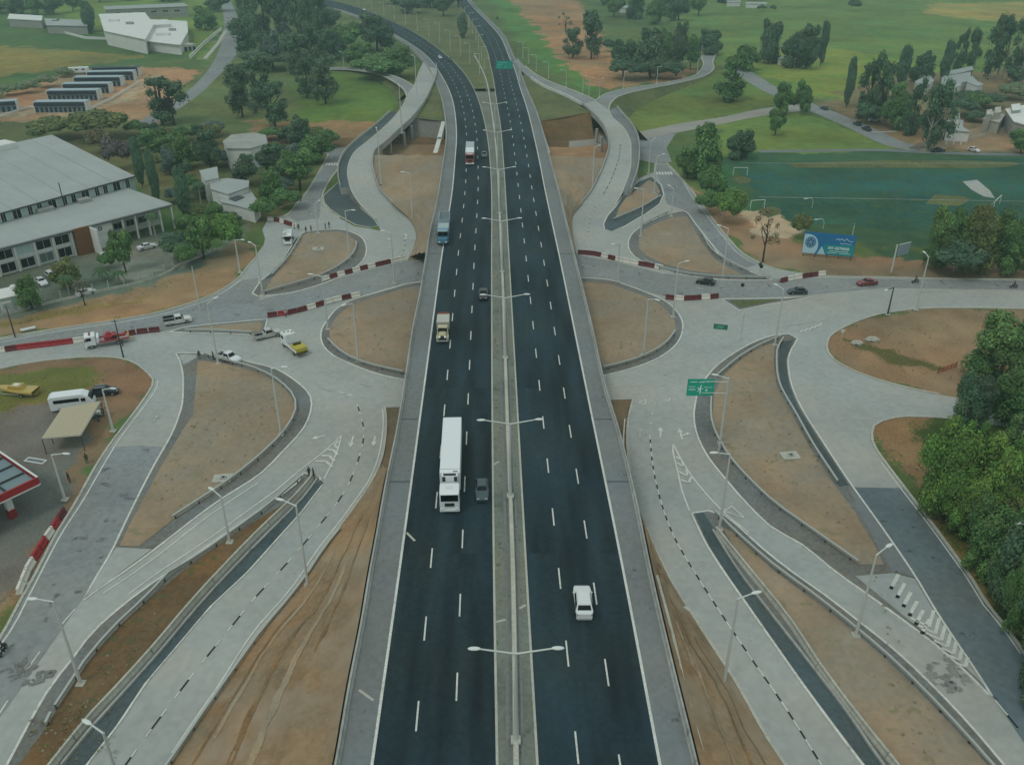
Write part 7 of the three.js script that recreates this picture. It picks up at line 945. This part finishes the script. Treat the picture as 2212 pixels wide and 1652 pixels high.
// ---------- small things ----------
function roundSign(label, x, y, hm = 2.4, face0 = M.lamp) { const p = G(x, y), o = thing('road_sign', label, 'road sign', p); part('post', new THREE.CylinderGeometry(0.05, 0.05, hm, 8).translate(0, hm / 2, 0), M.galv, o); part('disc', new THREE.CylinderGeometry(0.42, 0.42, 0.05, 20).rotateX(Math.PI / 2).translate(0, hm, 0.06), face0, o); }
roundSign('small round white sign in the leaves beside the zebra crossing', 1469, 372); roundSign('small round white sign by the yellow green bush at the field corner', 1559, 478); roundSign('small pale round sign on the grass below the green gantry', 1152, 207, 2.2); roundSign('dark round sign back on the main road verge behind the black car', 1642, 599, 2.6, M.dark); roundSign('dark sign back beside the triangular grass verge', 1601, 640, 2.6, M.dark); roundSign('dark round sign at the kerb of the ladder marked road', 1640, 590, 2.2, M.post);
{ const p = G(1817, 738), o = thing('road_sign', 'white triangle sign at the western tip of the big eastern dirt area', 'road sign', p); part('post', new THREE.CylinderGeometry(0.05, 0.05, 2.2, 8).translate(0, 1.1, 0), M.galv, o); part('triangle', new THREE.CylinderGeometry(0.6, 0.6, 0.05, 3).rotateX(Math.PI / 2).translate(0, 2.3, 0.06), M.lamp, o); }
for (const [l, x, y, s] of [['pale concrete lump by the weedy strip, lower of the two', 1851, 743, 1.1], ['pale concrete lump by the weedy strip, upper of the two', 1884, 736, 1.3]]) { const p = G(x, y), g = new THREE.IcosahedronGeometry(0.7, 2), q = g.attributes.position; for (let i = 0; i < q.count; i++) { const k = 0.75 + 0.5 * hash(Math.round(q.getX(i) * 91), Math.round(q.getY(i) * 87 + q.getZ(i) * 71)); q.setXYZ(i, q.getX(i) * k * 1.4, q.getY(i) * k * 0.6 + 0.2, q.getZ(i) * k); } g.computeVertexNormals(); const o = new THREE.Mesh(setUV(g), M.kerb); o.name = numbered('concrete_lump'); o.position.copy(p); o.scale.setScalar(s); scene.add(tag(o, l, 'rubble')); }
{ const p = G(2046, 800), o = thing('safety_net', 'low orange safety net by the eastern tree edge', 'net', p, 0.5), m = mat(0xb0532c, 0.8); part('netting', join([0.2, 0.45, 0.7, 0.95].map((y) => box(5, 0.12, 0.03, 0, y, 0)).concat([-2, -1, 0, 1, 2].map((x) => box(0.08, 1, 0.03, x, 0.5, 0.02)))), m, o); for (const x of [-2.5, 2.5]) part('stake', box(0.08, 1.2, 0.08, x, 0.6, 0), M.post, o); }
{ const p = G(76, 996, 0), o = thing('pump_island', 'white outlined kerb island on the forecourt beside the red canopy', 'kerb', p, -0.25), s = 1; part('kerb_ring', join([rbox(3.2, 0.18, 0.22, 0.06, 0, 0.09, -0.45), rbox(3.2, 0.18, 0.22, 0.06, 0, 0.09, 0.45), rbox(0.22, 0.18, 1.1, 0.06, -1.55, 0.09, 0), rbox(0.22, 0.18, 1.1, 0.06, 1.55, 0.09, 0)]), M.lamp, o); part('infill', box(3, 0.1, 0.8, 0, 0.05, 0), M.shoulder, o); }
{ const a = G(44, 717), b = G(77, 710), [o, L] = site('concrete_slab', 'long white slab lying on the verge at the western edge', 'slab', a, b); part('slab', rbox(L, 0.5, 0.8, 0.06, L / 2, 0.25, 0), M.lamp, o); part('underside', box(L, 0.2, 0.9, L / 2, 0.08, 0.06), M.dark, o); }
{ const p = G(214, 898), o = thing('scrap_heap', 'grey heap of scrap metal and a white drum right of the carport', 'scrap', p); part('drum', new THREE.CylinderGeometry(0.35, 0.35, 0.9, 12).translate(0, 0.45, 0), M.lamp, o); for (let i = 0; i < 5; i++) { const q = part('old_rim', rimGeo(0.4, 0.2).rotateZ(i % 2 ? Math.PI / 2 : 0.3), i % 3 ? M.rim : M.lamp, o, [rr(-1.2, 0.6) - i * 0.25, i % 2 ? 0.14 : 0.36, i * 1.1 - 1]); part('tyre', tyreGeo(0.42, 0.24).rotateZ(i % 2 ? Math.PI / 2 : 0.3), M.tyre, q); } for (let i = 0; i < 8; i++) part('scrap_bar', bar(new V3(rr(-1, 1), 0.1, rr(-1.5, 2)), new V3(rr(-1, 1), rr(0.2, 0.9), rr(-1.5, 2)), 0.06), i % 2 ? M.post : M.dark, o); }
// clutter round the far white complex
[[246, 46, 6, 3], [280, 52, 4, 3], [338, 56, 5, 2.5], [372, 66, 4, 2], [352, 76, 8, 2.5]].forEach(([x, y, w, d], i) => { const h = i < 2 ? 8.1 : 5.6, p = G(x, y, h), o = new THREE.Mesh(rbox(w, 1.3, d, 0.1, 0, 0.7, 0), i % 2 ? M.barrier : M.wall); o.name = numbered('roof_unit'); o.position.copy(p); scene.add(tag(o, `grey roof plant box on the far white complex, ${ORD[i]} from the west`, 'roof unit', 'roof boxes on the far white complex')); });
{ const [o, L] = site('loading_shed', 'low pale shed with dark bays in front of the far white complex', 'shed', G(388, 112), G(424, 108)); part('wall', box(L, 3, 8, L / 2, 1.5, -4), M.wall, o); part('roof', rbox(L + 0.6, 0.3, 8.6, 0.1, L / 2, 3.15, -4), M.kerb, o); for (let i = 0; i < 4; i++) part('bay_door', box(1.8, 2.2, 0.2, (i + 0.5) * L / 4, 1.15, 0.02), M.dark, o); }
{ const o = thing('boundary_wall', 'long low pale wall along the access road by the white complex', 'wall', null); part('wall', sweep(run(0, 410, 127, 440, 96, 478, 64), [[-0.2, 0], [-0.2, 1.6], [0.2, 1.6], [0.2, 0]]), M.wall, o); part('coping', sweep(run(1.62, 410, 127, 440, 96, 478, 64), [[-0.28, 0], [-0.28, 0.12], [0.28, 0.12], [0.28, 0]]), M.kerb, o); }
{ const o = thing('boundary_wall', 'thin pale wall running through the western field toward the complex', 'wall', null); part('wall', sweep(run(0, 130, 70, 184, 84, 236, 86, 300, 104), [[-0.2, 0], [-0.2, 1.5], [0.2, 1.5], [0.2, 0]]), M.wall, o); part('coping', sweep(run(1.52, 130, 70, 184, 84, 236, 86, 300, 104), [[-0.28, 0], [-0.28, 0.12], [0.28, 0.12], [0.28, 0]]), M.kerb, o); }
{ const o = thing('plot_wall', 'low white wall along the house rows of the building site', 'wall', null); part('wall', sweep(run(0, 0, 252, 60, 232, 190, 238, 240, 214, 300, 178), [[-0.15, 0], [-0.15, 0.7], [0.15, 0.7], [0.15, 0]]), M.wall, o); part('coping', sweep(run(0.7, 0, 252, 60, 232, 190, 238, 240, 214, 300, 178), [[-0.2, 0], [-0.2, 0.08], [0.2, 0.08], [0.2, 0]]), M.kerb, o); }
house('far_shed', 'far long white shed on the horizon of the green fields, left one', 'shed', [[3, 1571, 1, 1600, 1, 1600, 5, 1571, 5]]); house('far_shed', 'far long white shed on the horizon of the green fields, right one', 'shed', [[3, 1612, 4, 1656, 5, 1656, 9, 1612, 8]]);
house('far_house', 'grey flat building half hidden by trees at the far western edge', 'building', [[5, 20, 30, 90, 34, 88, 44, 16, 40]], M.barrier, M.wall);
// garden fences and path strips near the eastern houses
for (const [l, ...n] of [['pale garden path from side street to the tree row, upper', 1930, 256, 1978, 258], ['pale garden path from side street to the tree row, lower', 1882, 285, 1938, 284]]) { const o = struct('footpath', stripe(run(0.08, ...n), 1.8), M.concrete); }
{ const o = thing('garden_fence', 'light rail fence on the dirt before the grey eastern house', 'fence', null), pts = run(0, 2110, 300, 2150, 286, 2200, 276, 2260, 268), a = along(pts); part('rail', sweep(pts, [[-0.06, 0.9], [-0.06, 1.05], [0.06, 1.05], [0.06, 0.9]]), M.kerb, o); for (let d = 0; d < a.len; d += 4) { const p = a.at(d); part('post', box(0.2, 1.3, 0.2, 0, 0.65, 0), M.kerb, o, [p.x, 0, p.z]); } }
for (const [x0, x1, yt, yb, l] of [[2060, 2120, 190, 224, 'dark hedge behind the unfinished house'], [2110, 2170, 196, 232, 'green hedge before the grey canopy house'], [1990, 2040, 240, 300, 'dark shrub at the foot of the tall tree by the porch house'], [1850, 1910, 216, 268, 'dark understory below the biggest eastern tree'], [1900, 1960, 220, 274, 'green understory in the eastern tree row'], [2080, 2130, 236, 262, 'olive shrub between porch house and unfinished house'], [1316, 1400, 120, 172, 'dark undergrowth of the brown park clump'], [1402, 1480, 124, 170, 'green undergrowth below the loop road trees']]) tree('shrub', x0 % 3 ? 'dark' : 'mid', x0, x1, yt, yb, l);
for (const [x0, x1, yt, yb, k, l] of [[520, 640, 96, 150, 'gum', 'dense dark undergrowth at the heart of the western wood'], [600, 720, 60, 130, 'dark', 'dark undergrowth along the loop road end'], [500, 590, 20, 90, 'dark', 'undergrowth beside the upper access road'], [640, 740, 0, 70, 'gum', 'undergrowth by the far western carriageway'], [700, 790, 40, 110, 'mid', 'green thicket left of the far western carriageway'], [760, 880, 110, 170, 'mid', 'bright thicket along the western loop road']]) tree('shrub', k, x0, x1, yt, yb, l);

// dirt and oil marks on the concrete, small irregular blots
function stains(cx, cy, rx, ry, n, m = M.oldroad, parent = pavement, h = 0.085, size = 0.7) { const g = []; for (let i = 0; i < n; i++) { const r = Math.sqrt(rnd()), a = rnd() * 6.283, c = G(cx + rx * r * Math.cos(a), cy + ry * r * Math.sin(a), h + 0.001 * (i % 7)), k = size * rr(0.25, 1), e = rr(1, 2.6), t = rr(0, 3.14), pts = []; for (let j = 0; j < 11; j++) { const b = j / 11 * 6.283, q = k * rr(0.55, 1.1), x = Math.cos(b) * q * e, z = Math.sin(b) * q; pts.push(new V3(c.x + x * Math.cos(t) - z * Math.sin(t), c.y, c.z + x * Math.sin(t) + z * Math.cos(t))); } g.push(poly(pts)); } const o = part('stain', join(g), m, parent); return o; }
const stainM = surface([0.27, 0.275, 0.25], { metres: 10, size: 256, patch: 0.3, fine: 0.3 }); stains(2050, 1455, 50, 42, 46, stainM, pavement, 0.085, 0.5); stains(70, 1452, 46, 26, 26, M.verge, pavement, 0.115, 0.5);
for (const o of scene.children) shade(o);
renderer.render(scene, camera);
